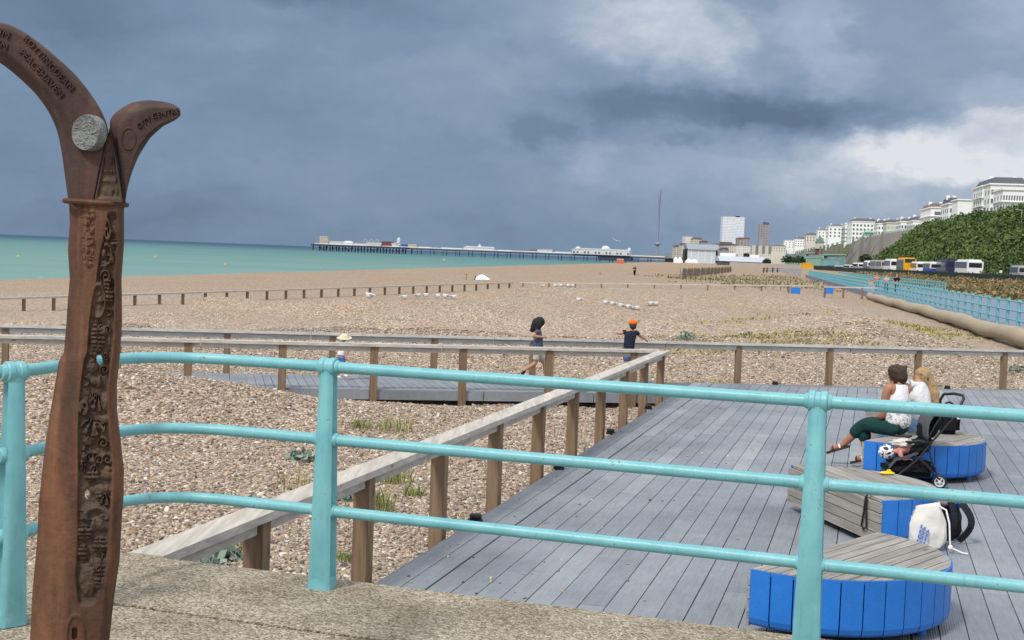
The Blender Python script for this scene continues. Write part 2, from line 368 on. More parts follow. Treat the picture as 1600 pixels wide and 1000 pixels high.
def rust_mat(name, a, b_, c_):
    m = bpy.data.materials.new(name); m.use_nodes = True; t = NT(m.node_tree)
    co = t.n('ShaderNodeTexCoord').outputs['Object']
    n = t.noise(t.vm('MULTIPLY', co, (1, 1, .35)), 5.0, 6, .6).outputs[0]
    n2 = t.noise(co, 38.0, 5, .65).outputs[0]
    n3 = t.noise(t.vm('MULTIPLY', co, (3.2, 3.2, .22)), 4.0, 4, .5).outputs[0]
    c = t.ramp(n, [(.28, a), (.5, b_), (.74, c_)])
    c = t.mix(t.n('ShaderNodeMapRange', {0: n3, 1: .52, 2: .72, 3: 0.0, 4: .55}).outputs[0], c, (*[x * 1.6 for x in c_], 1))
    k = t.m('MULTIPLY_ADD', n2, .9, .55)
    c = t.mix(1.0, c, t.n('ShaderNodeCombineColor', {0: k, 1: k, 2: k}).outputs[0], 'MULTIPLY')
    b = t.n('ShaderNodeBsdfPrincipled', {'Base Color': c, 'Roughness': .72, 'Specular IOR Level': .35})
    t.set(b, 'Normal', t.n('ShaderNodeBump', {'Strength': .45, 'Distance': .006, 'Height': t.m('ADD', n2, t.m('MULTIPLY', t.noise(co, 130.0, 3).outputs[0], .4))}).outputs[0])
    t.nt.links.new(b.outputs[0], t.n('ShaderNodeOutputMaterial').inputs[0])
    return m
def foliage_mat(name, stops, scale=.5):
    m = bpy.data.materials.new(name); m.use_nodes = True; t = NT(m.node_tree)
    isl = t.n('ShaderNodeNewGeometry').outputs['Random Per Island']
    n = t.noise(t.n('ShaderNodeTexCoord').outputs['Object'], scale, 4).outputs[0]
    f = t.m('ADD', t.m('MULTIPLY', isl, .45), t.m('MULTIPLY_ADD', n, 1.3, -.35), clamp=True)
    c = t.ramp(f, stops)
    b = t.n('ShaderNodeBsdfPrincipled', {'Base Color': c, 'Roughness': .7, 'Specular IOR Level': .2})
    t.nt.links.new(b.outputs[0], t.n('ShaderNodeOutputMaterial').inputs[0])
    return m
SHINGLE = shingle_mat()
def teal_mat():                  # brushed gloss paint with salt bloom, chips and rust weeping at the joints
    m = bpy.data.materials.new('turquoise_paint'); m.use_nodes = True; t = NT(m.node_tree)
    co = t.n('ShaderNodeTexCoord').outputs['Object']
    n = t.noise(co, 6.0, 6, .6).outputs[0]; n2 = t.noise(t.vm('MULTIPLY', co, (6, 6, .8)), 9.0, 4, .6).outputs[0]; n3 = t.noise(co, 55.0, 5, .7).outputs[0]
    c = t.ramp(n, [(.3, (.125, .355, .40)), (.55, (.165, .42, .46)), (.8, (.215, .47, .50))])
    c = t.mix(t.n('ShaderNodeMapRange', {0: n2, 1: .56, 2: .74, 3: 0.0, 4: .35}).outputs[0], c, (.085, .22, .235, 1))
    c = t.mix(t.n('ShaderNodeMapRange', {0: t.m('MULTIPLY_ADD', n, .35, t.m('MULTIPLY', n3, .65)), 1: .615, 2: .64, 3: 0.0, 4: .85}).outputs[0], c, (.10, .058, .035, 1))
    b = t.n('ShaderNodeBsdfPrincipled', {'Base Color': c, 'Specular IOR Level': .45}); t.set(b, 'Roughness', t.m('MULTIPLY_ADD', n3, .35, .24))
    h = t.m('ADD', t.m('MULTIPLY', t.noise(t.vm('MULTIPLY', co, (1, 1, .4)), 60.0, 3).outputs[0], .6), t.m('MULTIPLY', n, 1.2))
    t.set(b, 'Normal', t.n('ShaderNodeBump', {'Strength': .16, 'Distance': .012, 'Height': h}).outputs[0])
    t.nt.links.new(b.outputs[0], t.n('ShaderNodeOutputMaterial').inputs[0]); return m
TEAL = teal_mat()
BLUE = mat('blue_paint', (.012, .155, .54), .42, .14, 5, .15, 60, spec=.5, fine=.10, island=.14)
WOODGREY = wood_mat('silvered_timber', (.165, .15, .135), (.36, .34, .315), 0)
POSTWOOD = wood_mat('brown_post_timber', (.14, .092, .058), (.26, .18, .115), 2, .4)
CAPWOOD = wood_mat('handrail_timber', (.33, .30, .262), (.54, .505, .455), 1, .3)
DECKM = deck_mat()
BLACK = mat('black_plastic', (.012, .012, .014), .45, .1)
RUST = rust_mat('rusted_iron', (.034, .018, .013), (.085, .037, .021), (.17, .075, .034))
RUSTD = rust_mat('dark_rusted_iron', (.030, .017, .015), (.058, .029, .023), (.085, .041, .029))
RUSTP = rust_mat('relief_iron', (.034, .023, .017), (.066, .042, .028), (.11, .066, .040))
# ---------------------------------------------------------------- ground
DZ = -.80                        # deck level
K = at(1040, 547, 0); E0 = at(228, 866, 0); D0 = at(0, 523, 0)
C0, C1, C2 = at(0, 507, 0), at(1040, 533, 0), at(1600, 547, 0)
V = (K - E0).normalized(); U = Vector((V.y, -V.x, 0))       # along the boards, across the boards
e1 = at(600, 905, DZ); e2 = at(1050, 617, DZ)
EO = e1 - V * ((e1 - E0).dot(V))                             # origin of the deck's own frame
f1, f2 = at(1050, 597, DZ), at(1600, 610, DZ)
fd = (f2 - f1).normalized()
def dk(u, t, z=DZ): q = EO + U * u + V * t; return Vector((q.x, q.y, z))
def t_end(u):                    # where a board meets the far edge
    q = EO + U * u; d = f1 - q
    return (d.x * fd.y - d.y * fd.x) / (V.x * fd.y - V.y * fd.x)
SH0, SHK = -77.0, .134           # the line of the beach crest
MOUNDS = [(-5.9, 19.4, .66, 2.5, 1.5, .2), (-9.5, 18, .3, 3, 3, 0), (12.0, 42.5, .85, 4.2, 3.6, .3), (9.0, 37, .25, 4, 3, .2), (17.2, 90, .5, 9, 5, .1), (16.0, 75, .7, 5, 5, .1), (7, 80, .35, 9, 4, 0),
          (-4, 58, .38, 12, 3, .1), (3, 79, .42, 10, 4, .1), (6, 60, .38, 7, 3.5, 0), (-14, 52, .3, 9, 4, .2), (-10, 34, .28, 8, 2.2, .15), (2, 36, .3, 8, 2.2, .1), (5, 47, .3, 7, 2.6, .1), (17, 33, .3, 4, 3, 0), (-20, 90, .4, 14, 5, .1)]
def zg(x, y):
    x = np.asarray(x, float); y = np.asarray(y, float)
    s = x - (SH0 + SHK * y)
    z = np.interp(s, [-600, -60, -14, 0, 6, 40, 62, 70, 85, 97, 108, 121, 300], [-30, -12, -6.6, -3.45, -3.3, -2.3, -1.45, -1.08, -.98, -.75, -.55, .42, .5])
    far = np.clip((y - 27) / 8, 0, 1) * np.clip((s - 8) / 15, 0, 1) * np.clip((95 - s) / 12, 0, 1)
    w = np.zeros_like(z)
    for lx, ly, ph, a in ((9, 5.5, .3, .10), (14, 8, 1.1, .12), (5, 3.3, 2.0, .04), (30, 13, .7, .16), (3.1, 6.2, 4, .025)):
        w = w + a * np.sin(x * 6.283 / lx + y * 1.3 / ly + ph) * np.sin(y * 6.283 / ly + .5 * x / lx + 2 * ph)
    w = w * (1 + 1.15 * np.exp(-((y - 50) / 17) ** 2)) * np.where(y > 70, np.clip(1 - (y - 70) / 30, .35, 1), 1)
    z = z + w * far + .03 * np.sin(x * 2.1 + 1) * np.sin(y * 1.7)
    for mx, my, a, sx_, sy_, an in MOUNDS:
        dx = (x - mx) * math.cos(an) + (y - my) * math.sin(an); dy = -(x - mx) * math.sin(an) + (y - my) * math.cos(an)
        z = z + a * np.exp(-.5 * ((dx / sx_) ** 2 + (dy / sy_) ** 2))
    for (ax, ay, az_), (bx, by, bz), lo in (((-31, 62, -2.35), (0, 116, -1.50), 0), ((.7, 118, -1.62), (32, 112, -1.0), 0)):   # shingle drawn down along the far rails
        tt = np.clip(((x - ax) * (bx - ax) + (y - ay) * (by - ay)) / ((bx - ax) ** 2 + (by - ay) ** 2), 0, 1); ly = ay + (by - ay) * tt; lx_ = ax + (bx - ax) * tt
        dist = np.hypot(x - lx_, y - ly) / np.where(y < ly, 16, 6); wgt = np.clip(1.6 - dist * 1.6, 0, 1) ** .7
        z = np.where(wgt > 0, np.minimum(z, z * (1 - wgt) + (az_ + (bz - az_) * tt) * wgt), z)
    ud = (x - EO.x) * U.x + (y - EO.y) * U.y
    fy = f1.y + (x - f1.x) * fd.y / fd.x
    cm = np.clip((ud + .25) / .25, 0, 1) * np.clip((fy + .1 - y) / .25, 0, 1)
    z = np.where(cm > 0, np.minimum(z, z * (1 - cm) + (DZ - .16) * cm), z)
    dl = D0.y + (x - D0.x) * (K.y - D0.y) / (K.x - D0.x); cl_ = C0.y + (x - C0.x) * (C1.y - C0.y) / (C1.x - C0.x)
    cm = np.clip((y - dl - .12) / .15, 0, 1) * np.clip((cl_ + .05 - y) / .2, 0, 1) * np.clip((K.x + 2 - x) / .3, 0, 1)
    z = np.where(cm > 0, np.minimum(z, z * (1 - cm) + (DZ - .16) * cm), z)
    of = x - 9.46 - .197 * y; cm = np.clip((of + 6.5) / 4.0, 0, 1) * np.clip((2 - of) / 2, 0, 1) * np.clip((y - 28) / 4, 0, 1)      # drawn down along the geotextile tube
    z = np.where(cm > 0, np.minimum(z, z * (1 - cm) + (-.88 - .003 * (y - 45)) * cm), z)
    nr = np.clip((9.5 - y) / 2.5, 0, 1)
    return z * (1 - nr) + np.minimum(z, -.95) * nr
def gz(x, y): return float(zg(x, y))

ys = np.concatenate([np.linspace(1, 34, 150), np.geomspace(34.3, 2600, 210)])
us = np.concatenate([np.linspace(-1.5, -.6, 40)[:-1], np.linspace(-.6, .6, 260), np.linspace(.6, 2.2, 50)[1:]])
YY, UU = np.meshgrid(ys, us, indexing='ij'); XX = UU * (YY + 9)
ZZ = zg(XX, YY); nr_, nc_ = XX.shape
idx = np.arange(nr_ * nc_).reshape(nr_, nc_)
fs = np.stack([idx[:-1, :-1], idx[:-1, 1:], idx[1:, 1:], idx[1:, :-1]], -1).reshape(-1, 4)
SHINGLE_M = shingle_mat()
struct(npmesh('shingle_beach', np.stack([XX, YY, ZZ], -1).reshape(-1, 3), fs, SHINGLE_M, smooth=True))

# the sea: one sheet out to the horizon
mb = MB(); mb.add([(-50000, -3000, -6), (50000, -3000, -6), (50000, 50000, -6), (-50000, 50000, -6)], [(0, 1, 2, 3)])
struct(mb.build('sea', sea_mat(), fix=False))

# loose pebbles over the near shingle
def pebbles():
    N = 620000
    y = 6 + 34 * nrs.rand(N) ** 1.25; x = -(.62 * y + 2) + nrs.rand(N) * (1.15 * y + 4)
    keep = nrs.rand(N) < np.clip((.36 + 1.0 * (x / y + .62)) * 3, 0, 1)
    ud = (x - EO.x) * U.x + (y - EO.y) * U.y; fy = f1.y + (x - f1.x) * fd.y / fd.x
    keep &= ~((ud > .02) & (y < fy + .06)) & (np.abs(x / (y + 1)) < .46)
    dl = D0.y + (x - D0.x) * (K.y - D0.y) / (K.x - D0.x); cl_ = C0.y + (x - C0.x) * (C1.y - C0.y) / (C1.x - C0.x)
    keep &= ~((y > dl + .02) & (y < cl_ - .02) & (x < K.x + 1) & (zg(x, y) < DZ - .02))
    x, y = x[keep], y[keep]; n = len(x)
    s = np.clip(nrs.lognormal(math.log(.0122), .42, n), .006, .040) * np.clip(.9 + (y - 15) * .012, .9, 1.25)
    z = zg(x, y) + s * .25
    m = 420; su = np.abs(nrs.normal(0, .9, m)); tt_ = 1.5 + 17 * nrs.rand(m); far_ = nrs.rand(m) < .35      # a few stones kicked up on the boards
    q = np.array([list(dk(a, b)) for a, b in zip(np.where(far_, nrs.rand(m) * 9, su + .02), tt_)]); s2 = np.clip(nrs.lognormal(math.log(.008), .4, m), .004, .02)
    x = np.r_[x, q[:, 0]]; y = np.r_[y, q[:, 1]]; z = np.r_[z, DZ + s2 * .4]; s = np.r_[s, s2]; n = len(x)
    me = bpy.data.meshes.new('shingle_pebbles'); me.vertices.add(n)
    me.vertices.foreach_set('co', np.stack([x, y, z], -1).astype(np.float32).ravel())
    a = me.attributes.new('scl', 'FLOAT_VECTOR', 'POINT')
    a.data.foreach_set('vector', np.stack([s * (1.0 + .5 * nrs.rand(n)), s * (.75 + .3 * nrs.rand(n)), s * (.45 + .25 * nrs.rand(n))], -1).astype(np.float32).ravel())
    a = me.attributes.new('rot', 'FLOAT_VECTOR', 'POINT')
    a.data.foreach_set('vector', np.stack([nrs.normal(0, .4, n), nrs.normal(0, .4, n), nrs.rand(n) * 6.28], -1).astype(np.float32).ravel())
    o = link('shingle_pebbles', me); o['kind'] = 'stuff'
    ng = bpy.data.node_groups.new('pebble_scatter', 'GeometryNodeTree')
    ng.interface.new_socket('Geometry', in_out='INPUT', socket_type='NodeSocketGeometry')
    ng.interface.new_socket('Geometry', in_out='OUTPUT', socket_type='NodeSocketGeometry')
    nn = ng.nodes.new; L = ng.links.new
    gi, go = nn('NodeGroupInput'), nn('NodeGroupOutput')
    ico = nn('GeometryNodeMeshIcoSphere'); ico.inputs['Subdivisions'].default_value = 2; ico.inputs['Radius'].default_value = 1
    sm = nn('GeometryNodeSetShadeSmooth'); stm = nn('GeometryNodeSetMaterial'); stm.inputs['Material'].default_value = pebble_mat()
    m2p = nn('GeometryNodeMeshToPoints'); iop = nn('GeometryNodeInstanceOnPoints')
    na = []
    for k in ('scl', 'rot'):
        q = nn('GeometryNodeInputNamedAttribute'); q.data_type = 'FLOAT_VECTOR'; q.inputs['Name'].default_value = k; na.append(q)
    L(gi.outputs[0], m2p.inputs[0]); L(m2p.outputs[0], iop.inputs['Points'])
    L(ico.outputs[0], sm.inputs[0]); L(sm.outputs[0], stm.inputs[0]); L(stm.outputs[0], iop.inputs['Instance'])
    L(na[0].outputs[0], iop.inputs['Scale']); L(na[1].outputs[0], iop.inputs['Rotation'])
    L(iop.outputs[0], go.inputs[0])
    md = o.modifiers.new('scatter', 'NODES'); md.node_group = ng
pebbles()

# ---------------------------------------------------------------- promenade, deck, bridge walk
CONC = concrete_mat()
A_ = at(178, 862, 0); B_ = at(1180, 985, 0); pd = (B_ - A_).normalized(); pn = Vector((pd.y, -pd.x, 0))
if pn.y > 0: pn = -pn
Lc = at(40, 917, 0); ld = (Lc - A_).normalized()
q1 = at(185, 943, 0); w = (q1 - A_).dot(pn)
def pq(a, b): q = A_ + pd * a + pn * b; return (q.x, q.y)
mb = MB()
mb.prism([pq(0, 0), pq(22, 0), pq(22, w), pq(-(w * .45), w)], -1.4, 0)
Lf = A_ + ld * 12
mb.prism([pq(-(w * .45) - .02, w + .022), pq(22, w + .022), (22, -14), (-12, -14), (Lf.x, Lf.y)], -1.4, -.004)
struct(mb.build('promenade', CONC))

def plank(mb, p, q, wd, th=.028, z=DZ, cut0=0, cut1=0):
    d = (q - p).normalized(); n = Vector((d.y, -d.x, 0)) * (wd / 2)
    a = [p - n - d * cut0, q - n - d * cut1, q + n + d * cut1, p + n + d * cut0]
    mb.add([(v.x, v.y, zz) for zz in (z - th, z) for v in a], [(3, 2, 1, 0), (4, 5, 6, 7), (0, 1, 5, 4), (1, 2, 6, 5), (2, 3, 7, 6), (3, 0, 4, 7)])
mb = MB(); BW, GAP = .185, .008
cut = -(BW - GAP) / 2 * ((fd.dot(V)) / fd.dot(U))
for i in range(118):
    u = BW * (i + .5) + (.0 if i < 2 else .012)
    te = t_end(u) - (.30 if i >= 2 else -.0)
    t0 = -2.4 if i < 60 else -8; off = rnd.random() * 3.6; tt = t0
    nxt = t0 + off
    while tt < te - .02:
        b = min(nxt, te); last = b >= te
        if b - tt > .05:
            zj = rnd.uniform(-.0015, .0015)
            plank(mb, dk(u, tt + .002), dk(u, b - .002), BW - GAP, z=DZ + zj, cut1=(cut if last else 0))
        tt = b; nxt = b + 3.6
fs_ = 0
for k in range(2):               # boards along the far edge
    base = f1 + Vector((fd.y, -fd.x, 0)) * (.075 + .148 * k)
    p = base + fd * ((dk(.31, t_end(.31)) - f1).dot(fd)); pos = 0
    while pos < 18:
        plank(mb, p + fd * (pos + .002), p + fd * (pos + 3.598), BW - GAP, z=DZ + .001); pos += 3.6
for p, q in ((dk(-.012, -2.4), dk(-.012, t_end(0))), (f1 + fd * -.4 + Vector((0, .02, 0)), f1 + fd * 18 + Vector((0, .02, 0)))):
    mb.beam((p.x, p.y, DZ - .085), (q.x, q.y, DZ - .085), .022, .16)
deck = struct(mb.build('deck', DECKM))
# rotate the deck's own axes so that the board grain follows the boards
def reaxis(o, ang):
    me = o.data; me.transform(Matrix.Rotation(ang, 4, 'Z')); o.rotation_euler = (0, 0, -ang)
reaxis(deck, math.atan2(V.x, V.y))
mb = MB(); dd = (K - D0).normalized(); dn = Vector((-dd.y, dd.x, 0))
s_ = -9.0; FZ = DZ + .004
Lk = (K - D0).length
while s_ < Lk + .7:
    p = D0 + dd * s_
    wdt = (C0 - p).cross(C1 - C0).z / dn.cross(C1 - C0).z
    sh = 0 if s_ < Lk + .05 else (s_ - Lk) * .6
    plank(mb, p + dn * (.16 + sh), p + dn * (wdt - .08), .138, z=FZ + rnd.uniform(-.001, .001)); s_ += .148
for k in range(-5, 6):
    if (k + 1) * 2.0 < Lk + 1:
        plank(mb, D0 + dd * (k * 2.0 + .003) + dn * .078, D0 + dd * (k * 2 + 1.997) + dn * .078, .142, z=FZ)
        mb.beam(D0 + dd * (k * 2.0 + .004) + Vector((0, 0, FZ - .10)) - Vector((0, 0, D0.z)), D0 + dd * (k * 2 + 1.99) + Vector((0, 0, FZ - .10)) - Vector((0, 0, D0.z)), .022, .14)
bw = struct(mb.build('boardwalk', DECKM)); reaxis(bw, math.atan2(dn.x, dn.y))

# ---------------------------------------------------------------- turquoise railing on the promenade
p1, p2, p3 = at(15, 975, 0), at(503, 918, 0), at(1259, 1016, 0)
r0 = p1 + Vector((-1.9, -1.0, 0)); r4 = p3 + (p3 - p2)
d32 = (p2 - p3).normalized(); corner = p2 + d32 * .98
railing = thing('railing', 'turquoise painted iron railing with three bars along the concrete promenade edge', 'railing', p2)
def railpost(p, d):
    d = d.normalized(); n = Vector((-d.y, d.x, 0)); M = Matrix(((d.x, n.x, 0), (d.y, n.y, 0), (0, 0, 1)))
    bm = bmesh.new(); lv = [(.0, .058, .052), (.05, .056, .050), (.55, .046, .044), (1.02, .035, .036), (1.055, .035, .036)]
    rings = []
    for z, a, b in lv:
        c = .014
        rings.append([bm.verts.new((x, y, z)) for x, y in ((a - c, -b), (a, -b + c), (a, b - c), (a - c, b), (-a + c, b), (-a, b - c), (-a, -b + c), (-a + c, -b))])
    for r_, q in zip(rings, rings[1:]):
        for i in range(8): bm.faces.new((r_[i], r_[(i + 1) % 8], q[(i + 1) % 8], q[i]))
    bm.faces.new(rings[0][::-1]); bm.faces.new(rings[-1])
    sides = [f for f in bm.faces if abs(f.normal.x) > .9 or False]
    bm.normal_update()
    sides = [f for f in bm.faces if abs(f.normal.x) > .9 and f.calc_center_median().z > .06 and f.calc_center_median().z < 1.02]
    bmesh.ops.inset_region(bm, faces=sides, thickness=.016, depth=-.020)
    fr = [f for f in bm.faces if abs(f.normal.y) > .9 and .06 < f.calc_center_median().z < 1.03 and f.calc_area() > .01]
    bmesh.ops.inset_region(bm, faces=fr, thickness=.014, depth=.005)
    mb = MB(); mb.bm(bm, p, M)
    cap = Matrix.Rotation(R(90), 3, 'Y')
    mb.lathe([(.001, -.040), (.040, -.040), (.045, -.035), (.045, -.014), (.041, -.010), (.041, .010), (.045, .014), (.045, .035), (.040, .040), (.001, .040)], p + Vector((0, 0, 1.055)), 24, M @ cap)
    po = mb.build('post', TEAL, railing, smooth=True)
    for z in (.37, .71, 1.055):
        c = MB(); L = .12 if z < 1 else .112
        c.lathe([(.001, -L / 2), (.029, -L / 2), (.034, -L / 2 + .010), (.034, L / 2 - .010), (.029, L / 2), (.001, L / 2)], p + Vector((0, 0, z)), 18, M @ cap)
        if z < 1:
            c.box(p + Vector((0, 0, z)) , (.08, .066, .064), M=M)
        c.build('collar', TEAL, po, smooth=True)
for p, d in ((r0, p1 - r0), (p1, (p1 - r0).normalized() + (corner - p1).normalized() * .6), (p2, d32), (p3, d32), (r4, d32)): railpost(p, d)
def bez(a, b, c, n): return [a * (1 - t_) ** 2 + b * 2 * t_ * (1 - t_) + c * t_ ** 2 for t_ in [i / n for i in range(n + 1)]]
dc1 = (p1 - corner).normalized()
for z in (.37, .71, 1.055):
    up_ = Vector((0, 0, z))
    path = [r4, p3, p2, corner - d32 * .52] + bez(corner - d32 * .5, corner, corner + dc1 * .5, 10) + [corner + dc1 * .55, p1, r0]
    mb = MB(); mb.tube([q + up_ for q in path], .0265, 16); mb.build('rail', TEAL, railing, smooth=True)

# ---------------------------------------------------------------- timber handrails
CAPX = wood_mat('handrail_timber_across', (.34, .32, .29), (.56, .54, .51), 0, .3)
def handrail(label, path, ps, capw, capt, tilt, pw, capm, ground=None, board=3.9, start=(.4,), sink=.25, skip=None):
    path = [Vector(p) for p in path]
    o = thing('timber_handrail', label, 'handrail', path[0])
    for si, (a, b) in enumerate(zip(path, path[1:])):
        L = (b - a).length; d = (b - a) / L; x = 0; n = max(1, round(L / board)); hd = Vector((d.x, d.y, 0)).normalized()
        for k in range(n):
            mb = MB(); mb.beam(a + d * (L * k / n + .003) - Vector((0, 0, capt / 2)), a + d * (L * (k + 1) / n - .003) - Vector((0, 0, capt / 2)), capw, capt, tilt=tilt)
            if board < 5 and L < 40: mb.beam(a + d * (L * k / n + .01) - Vector((0, 0, capt + .045)), a + d * (L * (k + 1) / n - .01) - Vector((0, 0, capt + .045)), .06, .085)
            mb.build('rail', capm if abs(d.y) < abs(d.x) else CAPWOOD, o)
        s_ = start[si % len(start)]; pstep = ps[si % len(ps)] if isinstance(ps, tuple) else ps
        while s_ < L - .05:
            q = a + d * s_; g = gz(q.x, q.y); zt = q.z - capt - (.004 if abs(tilt) < .01 else .02)
            mb = MB(); M = Matrix(((hd.x, -hd.y, 0), (hd.y, hd.x, 0), (0, 0, 1)))
            zb = g - sink
            j = rnd.uniform(-.006, .006)
            mb.bbox((q.x, q.y, (zt + zb) / 2), (pw + j, pw - j, zt - zb), .006, M)
            mb.build('post', POSTWOOD, o)
            s_ += pstep
    return o
kdir = (E0 - K).normalized()
handrail('weathered grey timber handrail with a sharp corner between deck and bridge walk', [D0 - dd * 5, K, K + kdir * (K - E0).length], (1.55, 1.75), .20, .05, 0.0, .125, CAPX, start=(((K - D0).length + 5 - 2.15) % 1.55, .48))
handrail('long weathered timber handrail along the far edge of the deck', [C0 - (C1 - C0).normalized() * 5, C1, C2 + (C2 - C1).normalized() * 8], (1.95, 2.0), .20, .055, R(-6), .115, CAPX, start=(1.2, 1.56))
fa = [P(-130, 469, 62), P(800, 441, 116)]
handrail('low grey timber rail running across the open shingle towards the pier', fa, 2.0, .24, .10, 0, .14, CAPX, board=8)
handrail('grey timber rail across the shingle in front of the pale dune fence', [P(812, 440.5, 118), P(1271, 446, 115)], 2.35, .22, .10, 0, .14, CAPX, board=8, start=(.3,), sink=.6)
handrail('short grey timber rail ending at the turquoise promenade railings', [P(1288, 447.5, 114), P(1372, 449, 112)], 1.6, .22, .10, 0, .14, CAPX, board=8, start=(.05,), sink=.6)

# small black lights along the deck edges
lamp = None
for px, py, w_ in ((743, 811, 'beside the second timber post from the promenade'), (873, 729, 'beside the middle timber posts of the handrail'), (954, 674, 'where the handrail posts draw close together'), (1013, 635, 'near the sharp corner of the handrail'),
                   (1211, 597, 'on the far deck edge behind the empty boards'), (1480, 603.5, 'on the far deck edge behind the blonde woman')):
    g = at(px, py + 4, DZ)
    lb = 'small black round deck light ' + w_
    if lamp is None:
        lamp = thing('deck_light', lb, 'deck light', g, 'deck lights along the deck edge')
        mb = MB(); mb.lathe([(.001, 0), (.062, 0), (.066, .008), (.064, .026), (.05, .03), (.001, .03)], g, 20); mb.build('base', BLACK, lamp, smooth=True)
        mb = MB(); mb.lathe([(.001, .03), (.048, .03), (.056, .042), (.056, .058), (.048, .068), (.001, .07)], g, 20); mb.build('lens_cap', BLACK, lamp, smooth=True)
    else: dup(lamp, g, lb)
# ---------------------------------------------------------------- cast iron milepost
MY = 4.27
mp = thing('cast_iron_milepost', 'rusty cast iron fossil milepost with two curved arms beside the turquoise railing', 'milepost', (P(105, 1140, MY).x, MY, 0))
def mpt(px, py, d=0.0): return P(px, py, MY - d)
LE = [(312, 107), (320, 108), (350, 109), (390, 106), (435, 109), (470, 106), (500, 104), (550, 100), (565, 92), (625, 82), (660, 76), (700, 70), (780, 61), (845, 58), (920, 51), (975, 48), (1060, 44), (1152, 40)]
RE = [(312, 193), (320, 194), (380, 194), (435, 190), (500, 191), (550, 188), (600, 183), (640, 183), (665, 186), (700, 190), (735, 194), (780, 193), (800, 191), (875, 187), (935, 178), (1000, 171), (1060, 168), (1152, 165)]
PL = [(330, .70), (350, .66), (400, .56), (440, .50), (470, .44), (500, .40), (560, .40), (700, .42), (800, .46), (900, .49), (940, .56), (960, .62)]
PR = [(330, .86), (350, .90), (400, .88), (560, .86), (700, .87), (800, .86), (900, .85), (935, .80), (960, .74)]
FE = [('ring', 167, 362, 8, 22), ('arc', 166, 398, 10, 18), ('ring', 165, 432, 9, 11), ('arc', 153, 470, 13, 30), ('rib', 171, 462, 7, 15), ('rib', 153, 526, 11, 25), ('ball', 145, 574, 9, 9), ('ring', 163, 578, 7, 8), ('ball', 148, 596, 7, 7),
      ('skull', 131, 637, 8, 13), ('fan', 153, 630, 12, 14), ('ball', 166, 628, 10, 15), ('fan', 145, 668, 20, 14), ('ball', 163, 655, 9, 7), ('ring', 161, 692, 9, 10), ('ball', 138, 690, 9, 7), ('ring', 141, 714, 7, 8), ('ring', 155, 719, 8, 8),
      ('ring', 168, 718, 9, 10), ('rib', 144, 744, 13, 9), ('ball', 166, 742, 10, 8), ('ball', 158, 765, 16, 9), ('fan', 165, 780, 12, 10), ('arc2', 150, 806, 25, 17), ('ball', 160, 820, 14, 10), ('rib', 133, 833, 12, 14), ('rib', 156, 852, 12, 13), ('rib', 130, 864, 8, 14),
      ('ball', 138, 905, 14, 26), ('rib', 158, 903, 10, 27), ('ball', 153, 878, 8, 7), ('ball', 164, 877, 6, 7)]
nu, pys = 90, np.concatenate([np.arange(312, 960, 1.5), np.arange(960, 1153, 3)])
nv = len(pys)
L_ = np.interp(pys, [a for a, b in LE], [b for a, b in LE]); R_ = np.interp(pys, [a for a, b in RE], [b for a, b in RE])
uu = np.linspace(0, 1, nu); PXg = L_[:, None] + (R_ - L_)[:, None] * uu[None]; PYg = np.repeat(pys[:, None], nu, 1); Ug = np.repeat(uu[None], nv, 0)
dep = np.interp(uu, [0, .04, .16, .34, .42, .88, .95, 1], [0, .012, .034, .058, .062, .056, .040, 0])[None].repeat(nv, 0)
pl = np.interp(pys, [a for a, b in PL], [b for a, b in PL])[:, None]; pr = np.interp(pys, [a for a, b in PR], [b for a, b in PR])[:, None]
sst = lambda x: np.clip(x, 0, 1) ** 2 * (3 - 2 * np.clip(x, 0, 1))
inp = sst((Ug - pl) / .035) * sst((pr - Ug) / .035) * sst((PYg - 330) / 8) * sst((948 - PYg) / 8)
dep = dep - .014 * inp
rel = np.zeros_like(dep)
for _ in range(46):                # smaller shells packed between the large fossils
    yy = rnd.uniform(345, 935); lo = np.interp(yy, [a for a, b in PL], [b for a, b in PL]); hi = np.interp(yy, [a for a, b in PR], [b for a, b in PR]); lx = np.interp(yy, pys, L_); wx = np.interp(yy, pys, R_) - lx
    FE.append((rnd.choice(('ball', 'ball', 'ring', 'rib', 'fan', 'arc')), lx + wx * rnd.uniform(lo + .05, hi - .05), yy, rnd.uniform(4, 8), rnd.uniform(4, 10)))
for kind, cx_, cy_, rx, ry in FE:
    X = (PXg - cx_) / rx; Y = (PYg - cy_) / ry; rr = np.sqrt(X * X + Y * Y); th = np.arctan2(Y, X); ins = sst((1.08 - rr) / .16)
    if kind == 'ball': h = .011 * np.sqrt(np.clip(1.08 - rr * rr, 0, 1))
    elif kind == 'ring': h = ins * (.006 + .006 * np.cos(rr * 9.5 + th))
    elif kind == 'rib': h = ins * (.009 * np.sqrt(np.clip(1.2 - rr * rr, 0, 1)) + .0042 * np.sign(np.sin(Y * (ry * .95))) * (np.abs(X) > .12))
    elif kind == 'fan': h = ins * (.005 + .006 * np.sign(np.sin(np.arctan2(Y + 1.2, X) * 14)))
    elif kind == 'skull': h = ins * .012 - .012 * (((X - .1) ** 2 + (Y + .25) ** 2) < .05) - .012 * (((X + .3) ** 2 + (Y - .45) ** 2) < .10)
    elif kind == 'arc': h = .012 * np.exp(-((rr - .85) / .14) ** 2) * (X > -.35)
    else: h = .015 * np.exp(-((rr - .7) / .28) ** 2) * (Y < .35)
    rel = np.maximum(rel, h)
n_ = np.array([[noise.noise(Vector((a * .09, b * .06, 3))) for a in np.linspace(60, 200, 48)] for b in pys[::4]])
rough = n_[np.minimum(np.arange(nv) // 4, len(n_) - 1)][:, (np.arange(nu) * 47 // (nu - 1))]
